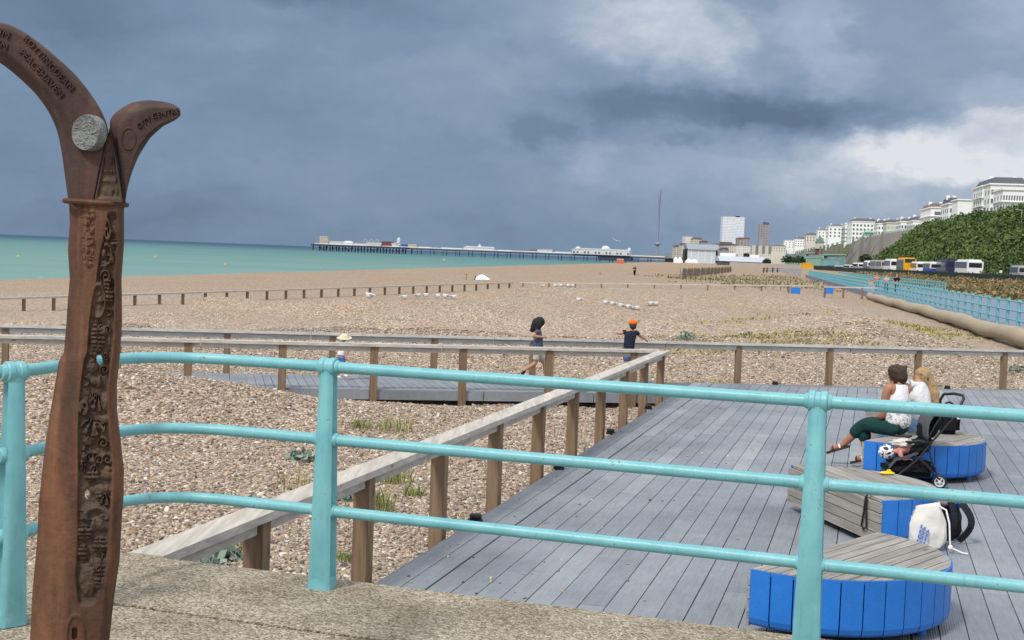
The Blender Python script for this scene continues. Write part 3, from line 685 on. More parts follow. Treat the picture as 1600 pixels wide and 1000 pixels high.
rr2 = np.array([[noise.fractal(Vector((a * .16, b * .13, 7)), 1.0, 2.0, 4) for a in np.linspace(60, 200, 90)] for b in pys[::2]])[np.minimum(np.arange(nv) // 2, (nv - 1) // 2)][:, (np.arange(nu) * 89 // (nu - 1))]
dep = dep + rel * inp * 1.3 + .004 * rough * inp + .0016 * rough + .0035 * rr2 * inp
bo = np.sqrt(((PXg - 118) / 14) ** 2 + ((PYg - 992) / 30) ** 2)            # oval lug near the foot
dep = dep + .006 * np.exp(-((bo - 1) / .10) ** 2) - .02 * (((PXg - 117) / 4.5) ** 2 + ((PYg - 990) / 9) ** 2 < 1)
for k in range(9):               # worn upright line of raised characters, no longer legible
    for q in range(7):
        bx, by = 129 + 16 * rnd.random(), 326 + k * 10.5 + 6 * rnd.random()
        dep = dep + .0035 * ((np.abs(PXg - bx) < 1.0 + 3 * rnd.random()) & (np.abs(PYg - by) < 1.2 + 2.5 * (q % 2)))
front = np.array([list(P(a, b, MY - c)) for a, b, c in zip(PXg.ravel(), PYg.ravel(), dep.ravel())]).reshape(nv, nu, 3)
bk = front.copy(); kback = .045 * np.sin(np.pi * np.clip(Ug * 1.06, 0, 1)) ** .6
bk[..., 0] = front[:, :1, 0] + (front[:, -1:, 0] - front[:, :1, 0]) * (Ug * .9); bk[..., 2] = front[..., 2]; bk[..., 1] = MY + kback
hole = (((PXg - 155.5) / 4.2) ** 2 + ((PYg - 562) / 7.0) ** 2 < 1) | (((PXg - 136.5) / 3.4) ** 2 + ((PYg - 773) / 7 - (PXg - 136) * -.06) ** 2 < 1)
hb = np.zeros_like(hole)
for (ox, oy, sx_, sy_) in ((155.5, 562, 4.2, 7.0), (136.5, 773, 3.4, 7)):
    c0 = np.array(P(ox, oy, MY)); cc = bk - np.array(P(ox, oy, MY + .04))
    hb |= ((cc[..., 0] / (sx_ * 1.5 / 480)) ** 2 + (cc[..., 2] / (sy_ * 1.3 / 480)) ** 2) < 1
iF = np.arange(nv * nu).reshape(nv, nu); iB = iF + nv * nu
def quads(I, hl, flip):
    q = np.stack([I[:-1, :-1], I[:-1, 1:], I[1:, 1:], I[1:, :-1]], -1)
    if flip: q = q[..., ::-1]
    return q[~(hl[:-1, :-1] | hl[1:, 1:])]
fq = [quads(iF, hole, True), quads(iB, hb, False)]
for c_ in (0, nu - 1): fq.append(np.stack([iF[:-1, c_], iF[1:, c_], iB[1:, c_], iB[:-1, c_]], -1)[:, ::(1 if c_ else -1)])
for r_ in (0, nv - 1): fq.append(np.stack([iF[r_, :-1], iF[r_, 1:], iB[r_, 1:], iB[r_, :-1]], -1)[:, ::(-1 if r_ else 1)])
col = npmesh('column', np.concatenate([front.reshape(-1, 3), bk.reshape(-1, 3)]), np.concatenate(fq), RUST, mp, smooth=True)
col.data.materials.append(RUSTP)
sel = np.zeros(len(col.data.polygons), np.int32); ok = ~(hole[:-1, :-1] | hole[1:, 1:]); sel[:ok.sum()] = (inp[:-1, :-1][ok] > .35)
col.data.polygons.foreach_set('material_index', sel); col.data.set_sharp_from_angle(angle=R(60))
def arm(name, top, bot, prof, back, m, nt=60, nb=26):
    top, bot = np.array(top, float), np.array(bot, float)
    def rs(a):
        d = np.r_[0, np.cumsum(np.hypot(*np.diff(a, axis=0).T))]; s_ = np.linspace(0, d[-1], nt)
        b = np.stack([np.interp(s_, d, a[:, i]) for i in (0, 1)], -1)
        for _ in range(4): b[1:-1] = (b[:-2] + 2 * b[1:-1] + b[2:]) / 4
        return b
    T, B = rs(top), rs(bot); ss = np.linspace(0, 1, nb)
    v = []
    for s_ in ss:                # front from bottom edge to top edge
        q = B + (T - B) * s_; d = np.interp(s_, [a for a, b in prof], [b for a, b in prof])
        v.append([mpt(x, y, d + .0015 * noise.noise(Vector((x * .06, y * .06, 9)))) for x, y in q])
    for s_ in ss[::-1][1:-1]:
        q = B + (T - B) * s_; v.append([mpt(x, y, -back * math.sin(math.pi * s_) ** .5) for x, y in q])
    n = len(v); vs = [p for rw in v for p in rw]
    fs = [(i * nt + j, i * nt + j + 1, ((i + 1) % n) * nt + j + 1, ((i + 1) % n) * nt + j) for i in range(n) for j in range(nt - 1)]
    fs += [tuple(i * nt for i in range(n)), tuple(i * nt + nt - 1 for i in range(n))[::-1]]
    mb = MB(); mb.add(vs, fs); return mb.build(name, m, mp, smooth=True)
armL = arm('arm', [(-150, 62), (-110, 34), (-60, 24), (0, 33), (30, 44), (60, 65), (95, 95), (120, 118), (145, 150), (160, 175), (171, 201), (168, 235), (159, 272), (150, 316)],
           [(-152, 70), (-110, 66), (-60, 72), (0, 97), (25, 117), (55, 145), (77, 175), (90, 205), (96, 235), (101, 272), (107, 316)],
           [(0, 0), (.05, .012), (.22, .055), (.30, .062), (.9, .062), (.97, .05), (1, .01)], .05, RUSTD)
armR = arm('arm', [(282, 171), (277, 165), (260, 159), (230, 156), (205, 160), (186, 171), (171, 186), (172, 212), (182, 255), (190, 316)],
           [(282, 181), (276, 187), (255, 197), (235, 215), (217, 243), (206, 270), (199, 295), (196, 316)],
           [(0, 0), (.05, .03), (.12, .045), (.7, .045), (.76, .043), (1, -.01)], .05, RUSTD)
mb = MB(); g_ = []
NN = 24
for i in range(NN + 1):
    t_ = i / NN
    for j in range(NN + 1):
        s_ = j / NN; py = 200 + 116 * t_; px = (171 - 24 * t_) + (2 + 43 * t_) * s_
        edge = min(s_, 1 - s_, (1 - t_) * 1.2); d = .067 - .012 * min(1, max(0, edge - .06) / .05)
        if edge > .14 and .35 < t_ < .95: d += .008 * max(0, math.sin(t_ * 46) * .7 + noise.noise(Vector((px * .45, py * .22, 1))) * 1.1)
        g_.append(mpt(px, py, d))
mb.add(g_, [(i * (NN + 1) + j, i * (NN + 1) + j + 1, (i + 1) * (NN + 1) + j + 1, (i + 1) * (NN + 1) + j) for i in range(NN) for j in range(NN)])
mb.build('relief_plate', RUSTP, mp, smooth=True)
mb = MB(); ring = []
cL, cR = mpt(105, 314), mpt(197, 320); c0 = (cL + cR) / 2
for k in range(41):
    a = 2 * math.pi * k / 40; e = math.cos(a); f_ = math.sin(a)
    ring.append(c0 + (cR - cL) / 2 * math.copysign(abs(e) ** .6, e) + Vector((0, -.066 * math.copysign(abs(f_) ** .6, f_) if f_ > 0 else -.05 * f_, 0)))
mb.tube(ring, .0085, 8, caps=False); mb.build('collar', RUST, mp, smooth=True)
# the round plaque, turned towards the sea
ALU = mat('dull_aluminium', (.20, .21, .205), .6, .6, 60, .6, 130, metal=.35)
pc = mpt(135, 207, .090); Mz = Matrix.Rotation(R(-24), 3, 'Z') @ Matrix.Rotation(R(90), 3, 'X')
mb = MB(); mb.lathe([(.001, -.03), (.057, -.03), (.057, .002), (.055, .006), (.051, .003), (.001, .003)], pc, 40, Mz)
for k in range(34):
    a = rnd.random() * 6.28; r_ = .048 * math.sqrt(rnd.random())
    mb.ball(pc + Mz @ Vector((r_ * math.cos(a), r_ * math.sin(a), .003)), (.009 * rnd.uniform(.4, 1.2), .005 * rnd.uniform(.5, 1.5), .003), 6, 4, M=Mz)
mb.build('plaque', ALU, mp, smooth=True)
def letters(s_, px, py, ang, cap, d, m, parent, ext=.004, loc=None, rot=None, size=None, name='lettering'):
    cu = bpy.data.curves.new(name, 'FONT'); cu.body = s_; cu.size = size or cap / 480 / .69; cu.extrude = ext; cu.align_x = 'CENTER'; cu.align_y = 'CENTER'; cu.resolution_u = 2
    o = bpy.data.objects.new('tmp', cu); COL.objects.link(o); bpy.context.view_layer.update()
    me = bpy.data.meshes.new_from_object(o.evaluated_get(bpy.context.evaluated_depsgraph_get()))
    bpy.data.objects.remove(o); bpy.data.curves.remove(cu)
    M = Matrix.Translation(loc if loc is not None else mpt(px, py, d)) @ (rot if rot is not None else (Matrix.Rotation(R(-ang), 4, 'Y') @ Matrix.Rotation(R(90), 4, 'X')))
    me.transform(M); me.materials.clear(); me.materials.append(m); me.name = name
    return link(name, me, parent)
LET = RUSTD
for s_, px, py, an in (('ROTTINGDEAN', 76, 99, -46), ('PEACEHAVEN', 65, 115, -46), ('3M', 6, 53, -22), ('6M', 3, 71, -24)): letters(s_, px, py, an, 10.5, .064, LET, armL)
for s_, px, py, an in (('CITY', 225, 192, 33), ('CENTRE', 259, 177.5, 13)): letters(s_, px, py, an, 8, .047, LET, armR)
mb = MB(); pts = [mpt(201 + 11 * math.cos(a), 217 + 17 * math.sin(a), .046) for a in [k * .2618 for k in range(25)]]
mb.tube(pts, .0025, 6, caps=False); mb.build('round_emblem', RUSTD, armR, smooth=True)
# ---------------------------------------------------------------- half-moon benches
BT = .44                         # bench height
def bench(label, c, n, r=.97, feet=(-.8, -.1, .62)):
    n = Vector((n[0], n[1], 0)).normalized(); cx_ = Vector((n.y, -n.x, 0)) # chord direction, local x; local y points along n
    o = thing('half_moon_bench', label, 'bench', (0, 0, 0), 'half-moon benches on the deck')
    fr = .014; top = MB(); pw = .096; k = 0; y = .012
    while y < r - .03:           # top planks run along the chord
        y1 = min(y + pw - .009, r - .02); x0 = math.sqrt(max(r * r - y * y, 0)) - .012; x1 = math.sqrt(max(r * r - y1 * y1, 0)) - .012
        nseg = 4; poly = []
        for i in range(nseg + 1): yy = y + (y1 - y) * i / nseg; poly.append((math.sqrt(max((r - .012) ** 2 - yy * yy, .0004)), yy))
        top.prism(poly + [(-a, b) for a, b in poly[::-1]], BT - .03, BT + .0005 * (k % 3)); y += pw; k += 1
    top.build('seat', WOODGREY, o)
    bk = MB(); ph = (BT - .055 - .03) / 4
    for i in range(4): bk.box((0, -.012, .058 + ph * (i + .5)), (2 * r - .02, .028, ph - .008))
    bk.build('back_planking', WOODGREY, o)
    core = MB(); ang = [math.pi * i / 30 for i in range(31)]
    core.prism([((r - .045) * math.cos(a), (r - .045) * math.sin(a) + .01) for a in ang], .075, BT - .034); core.build('core', BLACK, o)
    sl = MB(); ns = 19
    for i in range(ns):          # upright blue slats with rolled lower ends
        a0, a1 = math.pi * i / ns + .005, math.pi * (i + 1) / ns - .005; am = (a0 + a1) / 2
        prof = [(r, BT - .004), (r, .12), (r - .012, .085), (r - .045, .062), (r - .075, .058), (r - .03, BT - .004)]
        vs = []
        for a in (a0, am, a1):
            for rr, z in prof: vs.append((rr * math.cos(a), rr * math.sin(a), z))
        m_ = len(prof)
        fs = [(j * m_ + i_, j * m_ + (i_ + 1) % m_, (j + 1) * m_ + (i_ + 1) % m_, (j + 1) * m_ + i_) for j in (0, 1) for i_ in range(m_)] + [tuple(range(m_))[::-1], tuple(range(2 * m_, 3 * m_))]
        sl.add(vs, fs)
    slo = sl.build('slat_front', BLUE, o)
    for a in (.13 * math.pi, .5 * math.pi, .87 * math.pi):
        ft = MB(); ft.lathe([(.001, 0), (.035, 0), (.035, .07), (.001, .07)], ((r - .12) * math.cos(a), (r - .12) * math.sin(a) , 0), 12); ft.build('foot', BLUE, o, smooth=True)
    a = math.pi - .09
    pt = MB(); pt.box((r * math.cos(a) * 1.004, r * math.sin(a) * 1.004, .19), (.003, .045, .05), rot=(0, 0, a)); pt.build('plate', mat('steel_plate', (.55, .56, .56), .35, .05, metal=.6), slo)
    o.matrix_basis = Matrix.Translation(Vector(c)) @ Matrix(((cx_.x, n.x, 0, 0), (cx_.y, n.y, 0, 0), (0, 0, 1, 0), (0, 0, 0, 1)))
    l, q, s_ = o.matrix_basis.decompose(); o.location = l; o.rotation_euler = q.to_euler()
    return o
BZ = DZ + BT
def chordc(a, b): a = at(*a, BZ); b = at(*b, BZ); m = (a + b) / 2; d = (b - a); return Vector((m.x, m.y, DZ)), d
bc3, d3 = chordc((1172, 888), (1375, 829))
a3 = at(1172, 888, BZ); bc3 = Vector((a3.x, a3.y, DZ)) + d3.normalized() * .90
bench('bare blue half-moon bench with water-stained wooden top beside the concrete promenade', bc3, (d3.y, -d3.x), .90)
bc2, d2 = chordc((1241, 728), (1373, 779))
bench('half-moon bench showing its planked wooden back, yellow toy lying on its top', bc2, (-d2.y, d2.x), .93)
bc1 = at(1350, 688, BZ); d1 = d3.normalized(); bc1 = Vector((bc1.x, bc1.y, DZ)) + d1 * .97
N1 = Vector((d1.y, -d1.x, 0))
bench('blue half-moon bench that two women sit on behind the stroller', bc1, N1, .97)
c4 = at(1355, 640, BZ)
bench('half-moon bench mostly hidden behind the two seated women', Vector((c4.x, c4.y, DZ)) + Vector((.24, -.97, 0)) * .72, (.97, .24), .72)

# ---------------------------------------------------------------- people
def skinmesh(name, verts, edges, rad, m, parent, sub=2, smooth=True):
    me = bpy.data.meshes.new(name); me.from_pydata([tuple(v) for v in verts], edges, [])
    o = bpy.data.objects.new('tmp', me); COL.objects.link(o)
    md = o.modifiers.new('s', 'SKIN'); md.use_smooth_shade = True; md.branch_smoothing = .4
    sv = me.skin_vertices[0].data
    for i, r_ in enumerate(rad): sv[i].radius = (r_[0] * 1.15, r_[1] * 1.15) if isinstance(r_, tuple) else (r_ * 1.15, r_ * 1.15)
    sv[0].use_root = True
    ss = o.modifiers.new('d', 'SUBSURF'); ss.levels = sub; ss.render_levels = sub
    bpy.context.view_layer.update()
    nm = bpy.data.meshes.new_from_object(o.evaluated_get(bpy.context.evaluated_depsgraph_get()))
    bpy.data.objects.remove(o); bpy.data.meshes.remove(me)
    nm.name = name; nm.materials.clear(); nm.materials.append(m)
    nm.polygons.foreach_set('use_smooth', [True] * len(nm.polygons))
    return link(name, nm, parent)
class Fig:
    def __init__(s): s.v = []; s.e = []; s.r = []
    def add(s, p, r, prev=None):
        s.v.append(Vector(p)); s.r.append(r); i = len(s.v) - 1
        if prev is not None: s.e.append((prev, i))
        return i
    def chain(s, pts, rs, prev=None):
        for p, r in zip(pts, rs): prev = s.add(p, r, prev)
        return prev
def hand(f, w, h, prev, k, curl=Vector((0, 0, -1))):
    d = (h - w).normalized(); sd_ = d.cross(curl).normalized(); pm = f.add(h, .026 * k, prev); tip = h + d * .03 * k
    pal = f.add(tip, .024 * k, pm)
    for j, (off, ln) in enumerate(((-.030, .062), (-.010, .074), (.010, .070), (.030, .055))):
        a = tip + sd_ * off * k + d * .022 * k; b = a + (d * .75 + curl * .4).normalized() * ln * .55 * k; c = b + (d * .4 + curl * .8).normalized() * ln * .5 * k
        f.chain([a, b, c], [.0095 * k, .009 * k, .008 * k], pal)
    a = h - sd_ * .038 * k + d * .005 * k; f.chain([a, a + (d * .8 - sd_ * .5) * .035 * k + curl * .01 * k], [.011 * k, .009 * k], pm)
def person(label, J, k, skin, top=None, legs=None, sleeves=.5, legcover=1.0, shoe=None, face=None, group=None, extra=None, bare=False):
    """J: joints in world space; k: size against an adult"""
    base = min((J['anL'].z, J['anR'].z)); o = thing('person', label, 'person', Vector((J['pel'].x, J['pel'].y, base - .05)), group)
    f = Fig()
    pel = f.add(J['pel'], .125 * k); wa = f.add(J['pel'].lerp(J['chest'], .5), .098 * k, pel); ch = f.add(J['chest'], .125 * k, wa)
    nb = f.add(J['neck'], .058 * k, ch); h1 = f.add(J['neck'].lerp(J['head'], .45), .052 * k, nb)
    h2 = f.add(J['head'] + (J['head'] - J['neck']).normalized() * -.035 * k, (.078 * k, .085 * k), h1); h3 = f.add(J['head'] + Vector((0, 0, .045 * k)), (.080 * k, .09 * k), h2)
    h4 = f.add(J['head'] + Vector((0, 0, .085 * k)), .055 * k, h3)
    fc = Vector(face).normalized()
    f.chain([J['head'] + fc * .075 * k - Vector((0, 0, .012 * k)), J['head'] + fc * .108 * k - Vector((0, 0, .02 * k))], [.018 * k, .009 * k], h2)
    f.chain([J['head'] + fc * .07 * k - Vector((0, 0, .065 * k)), J['head'] + fc * .085 * k - Vector((0, 0, .072 * k))], [.03 * k, .018 * k], h2)
    for s_ in 'LR':
        sh = f.add(J['sh' + s_], .058 * k, ch); e = f.add(J['el' + s_], .041 * k, f.add(J['sh' + s_].lerp(J['el' + s_], .5), .047 * k, sh))
        w = J['el' + s_].lerp(J['ha' + s_], .88); wi = f.add(w, .025 * k, f.add(J['el' + s_].lerp(J['ha' + s_], .4), .038 * k, e)); hand(f, w, J['ha' + s_], wi, k)
        hp = f.add(J['hip' + s_], .085 * k, pel); kn = f.add(J['kn' + s_], .058 * k, f.add(J['hip' + s_].lerp(J['kn' + s_], .5), .074 * k, hp))
        an = f.add(J['an' + s_], .036 * k, f.add(J['kn' + s_].lerp(J['an' + s_], .4), .054 * k, kn))
        f.chain([J['an' + s_].lerp(J['to' + s_], .55) - Vector((0, 0, .01)), J['to' + s_]], [.036 * k, .028 * k], an)
    skinmesh('body', f.v, f.e, f.r, skin, o)
    if top:                      # a shirt over the trunk with sleeves
        g = Fig(); low = J['pel'].lerp(J['chest'], J.get('hem', -.05))
        a = g.add(J['chest'], .143 * k); b = g.add(J['pel'].lerp(J['chest'], .5), .150 * k, a); c = g.add(low, .168 * k, b)
        a3 = g.add(J['chest'].lerp(J['neck'], .5), (.125 if bare else .11) * k, a); g.add(J['chest'].lerp(J['neck'], .85), .064 * k, a3)
        for s_ in 'LR':
            sh = g.add(J['sh' + s_].lerp(J['neck'], .45 if bare else .0), (.048 if bare else .066) * k, a)
            if not bare: g.chain([J['sh' + s_].lerp(J['el' + s_], t_) for t_ in (sleeves * .5, sleeves)], [.060 * k, .063 * k], sh)
        skinmesh('shirt', g.v, g.e, g.r, top, o)
    if legs:
        g = Fig(); a = g.add(J['pel'] + (J['chest'] - J['pel']) * .22, .134 * k); a2 = g.add(J['pel'], .140 * k, a)
        for s_ in 'LR':
            pts = [J['hip' + s_], J['hip' + s_].lerp(J['kn' + s_], .5)]; rs = [.100 * k, .094 * k]
            if legcover >= .99: pts += [J['kn' + s_]] + [J['kn' + s_].lerp(J['an' + s_], q * (legcover - 1)) for q in (.5, 1)]; rs += [.080 * k, .080 * k, .072 * k]
            else: pts += [J['hip' + s_].lerp(J['kn' + s_], .9 * legcover + .1)]; rs += [.098 * k]
            g.chain(pts, rs, a2)
        skinmesh('trousers' if legcover >= .99 else 'shorts', g.v, g.e, g.r, legs, o)
    if shoe:
        for s_ in 'LR':
            g = Fig(); d = (J['to' + s_] - J['an' + s_]); d.normalize(); dn_ = Vector((0, 0, -.03 * k))
            i0 = g.add(J['an' + s_] - d * .03 * k + dn_, .042 * k); g.chain([J['an' + s_].lerp(J['to' + s_], .6) + dn_ * .6, J['to' + s_] + d * .02 * k], [.042 * k, .034 * k], i0)
            skinmesh('shoe', g.v, g.e, g.r, shoe, o)
    return o
def hair(o, parts, m, name='hair', vox=.014, jit=.1):
    g = MB(); pp = []
    for i, (p, r_, pr) in enumerate(parts):
        pp.append((p, r_)); g.ball(p, r_, 14, 10, dis=jit, seed=i)
        if pr is not None: g.tube([pp[pr][0], p], [pp[pr][1] * .95, r_ * .95], 12)
    me = bpy.data.meshes.new('tmp'); me.from_pydata(g.v, [], g.f); t_ = bpy.data.objects.new('tmp', me); COL.objects.link(t_)
    rm = t_.modifiers.new('r', 'REMESH'); rm.mode = 'VOXEL'; rm.voxel_size = vox; s_ = t_.modifiers.new('s', 'SMOOTH'); s_.iterations = 4
    bpy.context.view_layer.update(); nm = bpy.data.meshes.new_from_object(t_.evaluated_get(bpy.context.evaluated_depsgraph_get()))
    bpy.data.objects.remove(t_); nm.name = name; nm.materials.clear(); nm.materials.append(m); nm.polygons.foreach_set('use_smooth', [True] * len(nm.polygons))
    return link(name, nm, o)
def hair_old(o, parts, m, name='hair'):
    f = Fig(); prev = None; ends = []
    for p, r_, pr in parts: ends.append(f.add(p, r_, ends[pr] if pr is not None else None))
    return skinmesh(name, f.v, f.e, f.r, m, o)
def cloth(name, col, var=.12, scale=9, bump=.95, bscale=15): return mat(name, col, .9, var, scale, bump, bscale, spec=.12)
SKIN = mat('skin_tone', (.44, .22, .14), .55, .06, 12); SKIN2 = mat('tanned_skin', (.36, .165, .10), .55, .06, 12)
HAIRB = mat('brown_hair', (.045, .022, .015), .6, .5, 30, .9, 70, stretch=(1, 1, .2)); HAIRY = mat('blonde_hair', (.36, .235, .115), .6, .45, 30, .9, 70, stretch=(1, 1, .15)); HAIRK = mat('black_hair', (.008, .006, .006), .65, .3, 30, .9, 70, stretch=(1, 1, .2))
WHITEC = cloth('white_cotton', (.72, .72, .73)); GREENT = cloth('dark_green_cloth', (.012, .045, .042)); JEANS = cloth('pale_denim', (.20, .31, .48))
CHECK = MATS['check'] = bpy.data.materials.new('crinkled_white_cloth'); CHECK.use_nodes = True; t = NT(CHECK.node_tree)
co = t.n('ShaderNodeTexCoord').outputs['Object']; n1 = t.noise(t.vm('MULTIPLY', co, (1, 1, 1.6)), 26.0, 4, .6).outputs[0]
mask = t.n('ShaderNodeMapRange', {0: t.n('ShaderNodeSeparateXYZ', {0: co}).outputs[2], 1: .10, 2: .02}).outputs[0]
cc = t.mix(t.m('MULTIPLY', t.n('ShaderNodeMapRange', {0: n1, 1: .52, 2: .56}).outputs[0], t.m('MULTIPLY', mask, .75)), (.74, .74, .75, 1), (.16, .17, .19, 1))
b_ = t.n('ShaderNodeBsdfPrincipled', {'Base Color': cc, 'Roughness': .9, 'Specular IOR Level': .1, 'Normal': t.n('ShaderNodeBump', {'Strength': .5, 'Distance': .02, 'Height': n1}).outputs[0]}); t.nt.links.new(b_.outputs[0], t.n('ShaderNodeOutputMaterial').inputs[0])

fd1 = -N1                        # the women look away over the bench's straight side
sdv = d1                         # along the chord
def seated(px_hip, along, chest_lean, head_px, head_py, face, arm_hand, cross, tl=(.9, .43, 0)):
    hip = Vector((bc1.x, bc1.y, BZ + .10)) - d1 * along + N1 * .06
    J = {'pel': hip, 'chest': hip + Vector((0, 0, .36)) + fd1 * chest_lean, 'neck': hip + Vector((0, 0, .55)) + fd1 * (chest_lean + .02)}
    Yh = hip.y + fd1.y * (chest_lean + .06); J['head'] = P(head_px, head_py, Yh)
    for s_, k in (('L', -1), ('R', 1)):
        J['sh' + s_] = J['chest'] + Vector((0, 0, .135)) + Vector(tl) * k * .160
        J['hip' + s_] = hip + sdv * k * .085
    return J, hip
# the brown-haired woman, legs crossed
J, hip = seated(1408, .22, .03, 1401, 588, fd1, None, True)
J['elL'] = P(1379, 650, hip.y + .0); J['haL'] = P(1370, 652, hip.y + .22)
J['elR'] = J['shR'] + Vector((0, 0, -.24)) + fd1 * .15 - Vector((.03, 0, 0)); J['haR'] = J['elR'] + fd1 * .20 + Vector((-.05, 0, -.06))
J['knL'] = P(1350, 663, hip.y + .28); J['anL'] = P(1318, 694, hip.y + .42); J['toL'] = P(1297, 701, hip.y + .50)
J['knR'] = hip + fd1 * .46 + Vector((0, 0, .0)) + sdv * .02; J['anR'] = J['knR'] + Vector((0, 0, -.40)) + fd1 * -.06; J['toR'] = J['anR'] + fd1 * .15 + Vector((0, 0, -.05))
J['hem'] = -.12
wA = person('woman with short brown hair in white sleeveless top and dark green trousers, legs crossed', J, .98, SKIN2, CHECK, GREENT, face=fd1, bare=True, legcover=1.6)
H = J['head']
hair(wA, [(H + Vector((0, 0, .04)) - fd1 * .01, .102, None), (H + Vector((0, 0, .01)) - fd1 * .04, .098, 0), (H + Vector((0, 0, -.045)) - fd1 * .035, .078, 1), (H + Vector((0, 0, -.08)) - fd1 * .03, .055, 2), (H + Vector((0, 0, .08)) + fd1 * .06, .05, 0), (H + Vector((-.05, 0, .07)), .06, 0), (H + Vector((.06, 0, .075)), .055, 0), (H + Vector((.10, -.02, .12)), .02, 0)], HAIRB, jit=.3)
BROWNL = mat('brown_leather', (.035, .022, .017), .5)
for s_ in 'LR':
    d = (J['to' + s_] - J['an' + s_]).normalized(); lo = Vector((0, 0, -.035)); g = MB(); sd_ = d.cross(Vector((0, 0, 1))).normalized()
    n_up = sd_.cross(d)
    g.beam(J['an' + s_] - d * .05 - n_up * .045, J['to' + s_] + d * .05 - n_up * .035, .085, .03, up=n_up); so_ = g.build('sandal', BROWNL, wA)
    for q, wd in ((.25, .05), (.75, .035)):
        c = J['an' + s_].lerp(J['to' + s_], q); g = MB(); pts = [c + sd_ * .046 * math.cos(a) + n_up * (.05 * math.sin(a) - .03) for a in [math.pi * i / 10 for i in range(11)]]
        g.tube(pts, .012, 6); g.build('strap', WHITEC if q < .5 else BROWNL, so_, smooth=True)
# the blonde woman
J, hip = seated(1440, -.38, .04, 1440, 593, fd1, None, False)
fB = (fd1 * .8 - sdv * .75).normalized()
for s_, k in (('L', -1), ('R', 1)):
    J['el' + s_] = J['sh' + s_] + Vector((0, 0, -.24)) + fd1 * .15 - Vector((.9, .43, 0)) * k * .02; J['ha' + s_] = J['el' + s_] + fd1 * .23 + Vector((0, 0, -.02)) - sdv * k * .06
    J['kn' + s_] = J['hip' + s_] + fd1 * .45; J['an' + s_] = J['kn' + s_] + Vector((0, 0, -.42)) - fd1 * .04; J['to' + s_] = J['an' + s_] + fd1 * .16 + Vector((0, 0, -.04))
wB = person('blonde woman in white T-shirt and pale jeans turning her head to her companion', J, .96, SKIN, WHITEC, JEANS, sleeves=.55, face=fB, shoe=WHITEC, legcover=1.9)
H = J['head']; bkB = -fB
hair(wB, [(H + Vector((0, 0, .05)) + bkB * .015, .104, None), (H + Vector((0, 0, .01)) + bkB * .05, .10, 0), (H + Vector((.03, -.03, -.07)) + bkB * .085, .075, 1), (H + Vector((.06, -.06, -.16)) + bkB * .085, .066, 2), (H + Vector((.10, -.09, -.26)) + bkB * .065, .045, 3), (H + Vector((.12, -.10, -.33)) + bkB * .055, .02, 4), (H + Vector((0, 0, .085)) + fB * .035, .05, 0)], HAIRY, jit=.25)
g = MB(); pts = [H + Vector((0, 0, .10)) * math.sin(a) + fB.cross(Vector((0, 0, 1))) * .098 * math.cos(a) + bkB * .045 for a in [math.pi * i / 12 for i in range(13)]]
g.tube(pts, .008, 6); g.build('hair_clip', BLACK, wB, smooth=True)

def stand(px, Y, k, pts, **kw): return {n: P(a, b, Y + dy) for n, (a, b, dy) in pts.items()}
NAVY = cloth('navy_cotton', (.020, .025, .045)); GREYB = cloth('slate_cotton', (.075, .09, .13)); BEIGE = cloth('beige_cotton', (.40, .37, .31)); STRAW = mat('straw', (.62, .55, .40), .9, .2, 60, .5, 90)
ORANGE = cloth('orange_cotton', (.75, .16, .02)); CBLUE = cloth('blue_cotton', (.06, .14, .42))
# girl running along the bridge walk
Y = 24.1
J = stand(0, Y, 0, {'pel': (840, 551, 0), 'chest': (841, 527, 0), 'neck': (842, 513.5, 0), 'head': (843, 506, 0), 'shL': (839, 517.5, .10), 'elL': (836, 530, .13), 'haL': (848, 528, .1), 'shR': (840, 517.5, -.11), 'elR': (832.5, 525.5, -.16), 'haR': (848.5, 526.5, -.12),
    'hipL': (841, 553, .06), 'knL': (851, 568, .06), 'anL': (853, 590, .06), 'toL': (861, 594, .06), 'hipR': (839, 553, -.07), 'knR': (837, 567, -.07), 'anR': (820, 578, -.07), 'toR': (815, 584, -.07)})
J['hem'] = -.25
g1 = person('girl with black bobbed hair in slate T-shirt and beige shorts running along the bridge walk', J, .66, SKIN, GREYB, BEIGE, sleeves=.55, legcover=.75, shoe=NAVY, face=(1, 0, 0))
H = J['head']; hair(g1, [(H + Vector((.0, 0, .035)), .10, None), (H + Vector((-.04, 0, .01)), .105, 0), (H + Vector((-.08, 0, -.06)), .085, 1), (H + Vector((-.13, 0, -.12)), .045, 2), (H + Vector((-.005, -.06, -.03)), .055, 1), (H + Vector((-.04, -.06, -.11)), .045, 4)], HAIRK)
# boy with orange cap leaning on the far handrail
Y = 25.15
J = stand(0, Y, 0, {'pel': (982, 548, 0), 'chest': (985, 525, 0), 'neck': (987.5, 513.5, 0), 'head': (989, 506.5, 0), 'shL': (977, 518, 0), 'elL': (969, 521, -.04), 'haL': (964, 520.5, -.05), 'shR': (994, 519, 0), 'elR': (1000, 525, .1), 'haR': (1008, 530, .2),
    'hipL': (978.5, 551, 0), 'knL': (979, 568, -.02), 'anL': (979, 584, 0), 'toL': (979, 589, .12), 'hipR': (986, 551, 0), 'knR': (988, 568, 0), 'anR': (991, 585, 0), 'toR': (994, 589, .12)})
J['hem'] = -.15
g2 = person('boy in orange cap, black T-shirt and denim shorts leaning on the timber handrail', J, .68, SKIN, NAVY, cloth('blue_denim', (.06, .12, .27)), sleeves=.6, legcover=.85, shoe=mat('black_white_shoe', (.16, .16, .17), .6, 1.2, 60), face=(.35, .9, 0))
H = J['head']; g = MB(); g.ball(H + Vector((0, 0, .03)), (.088, .092, .062), 16, 10); g.extr([(-.06, 0), (.06, 0), (.045, .01), (-.045, .01)], Matrix.Identity(3), H + Vector((.02, .10, .02)), .09); g.build('cap', ORANGE, g2, smooth=True)
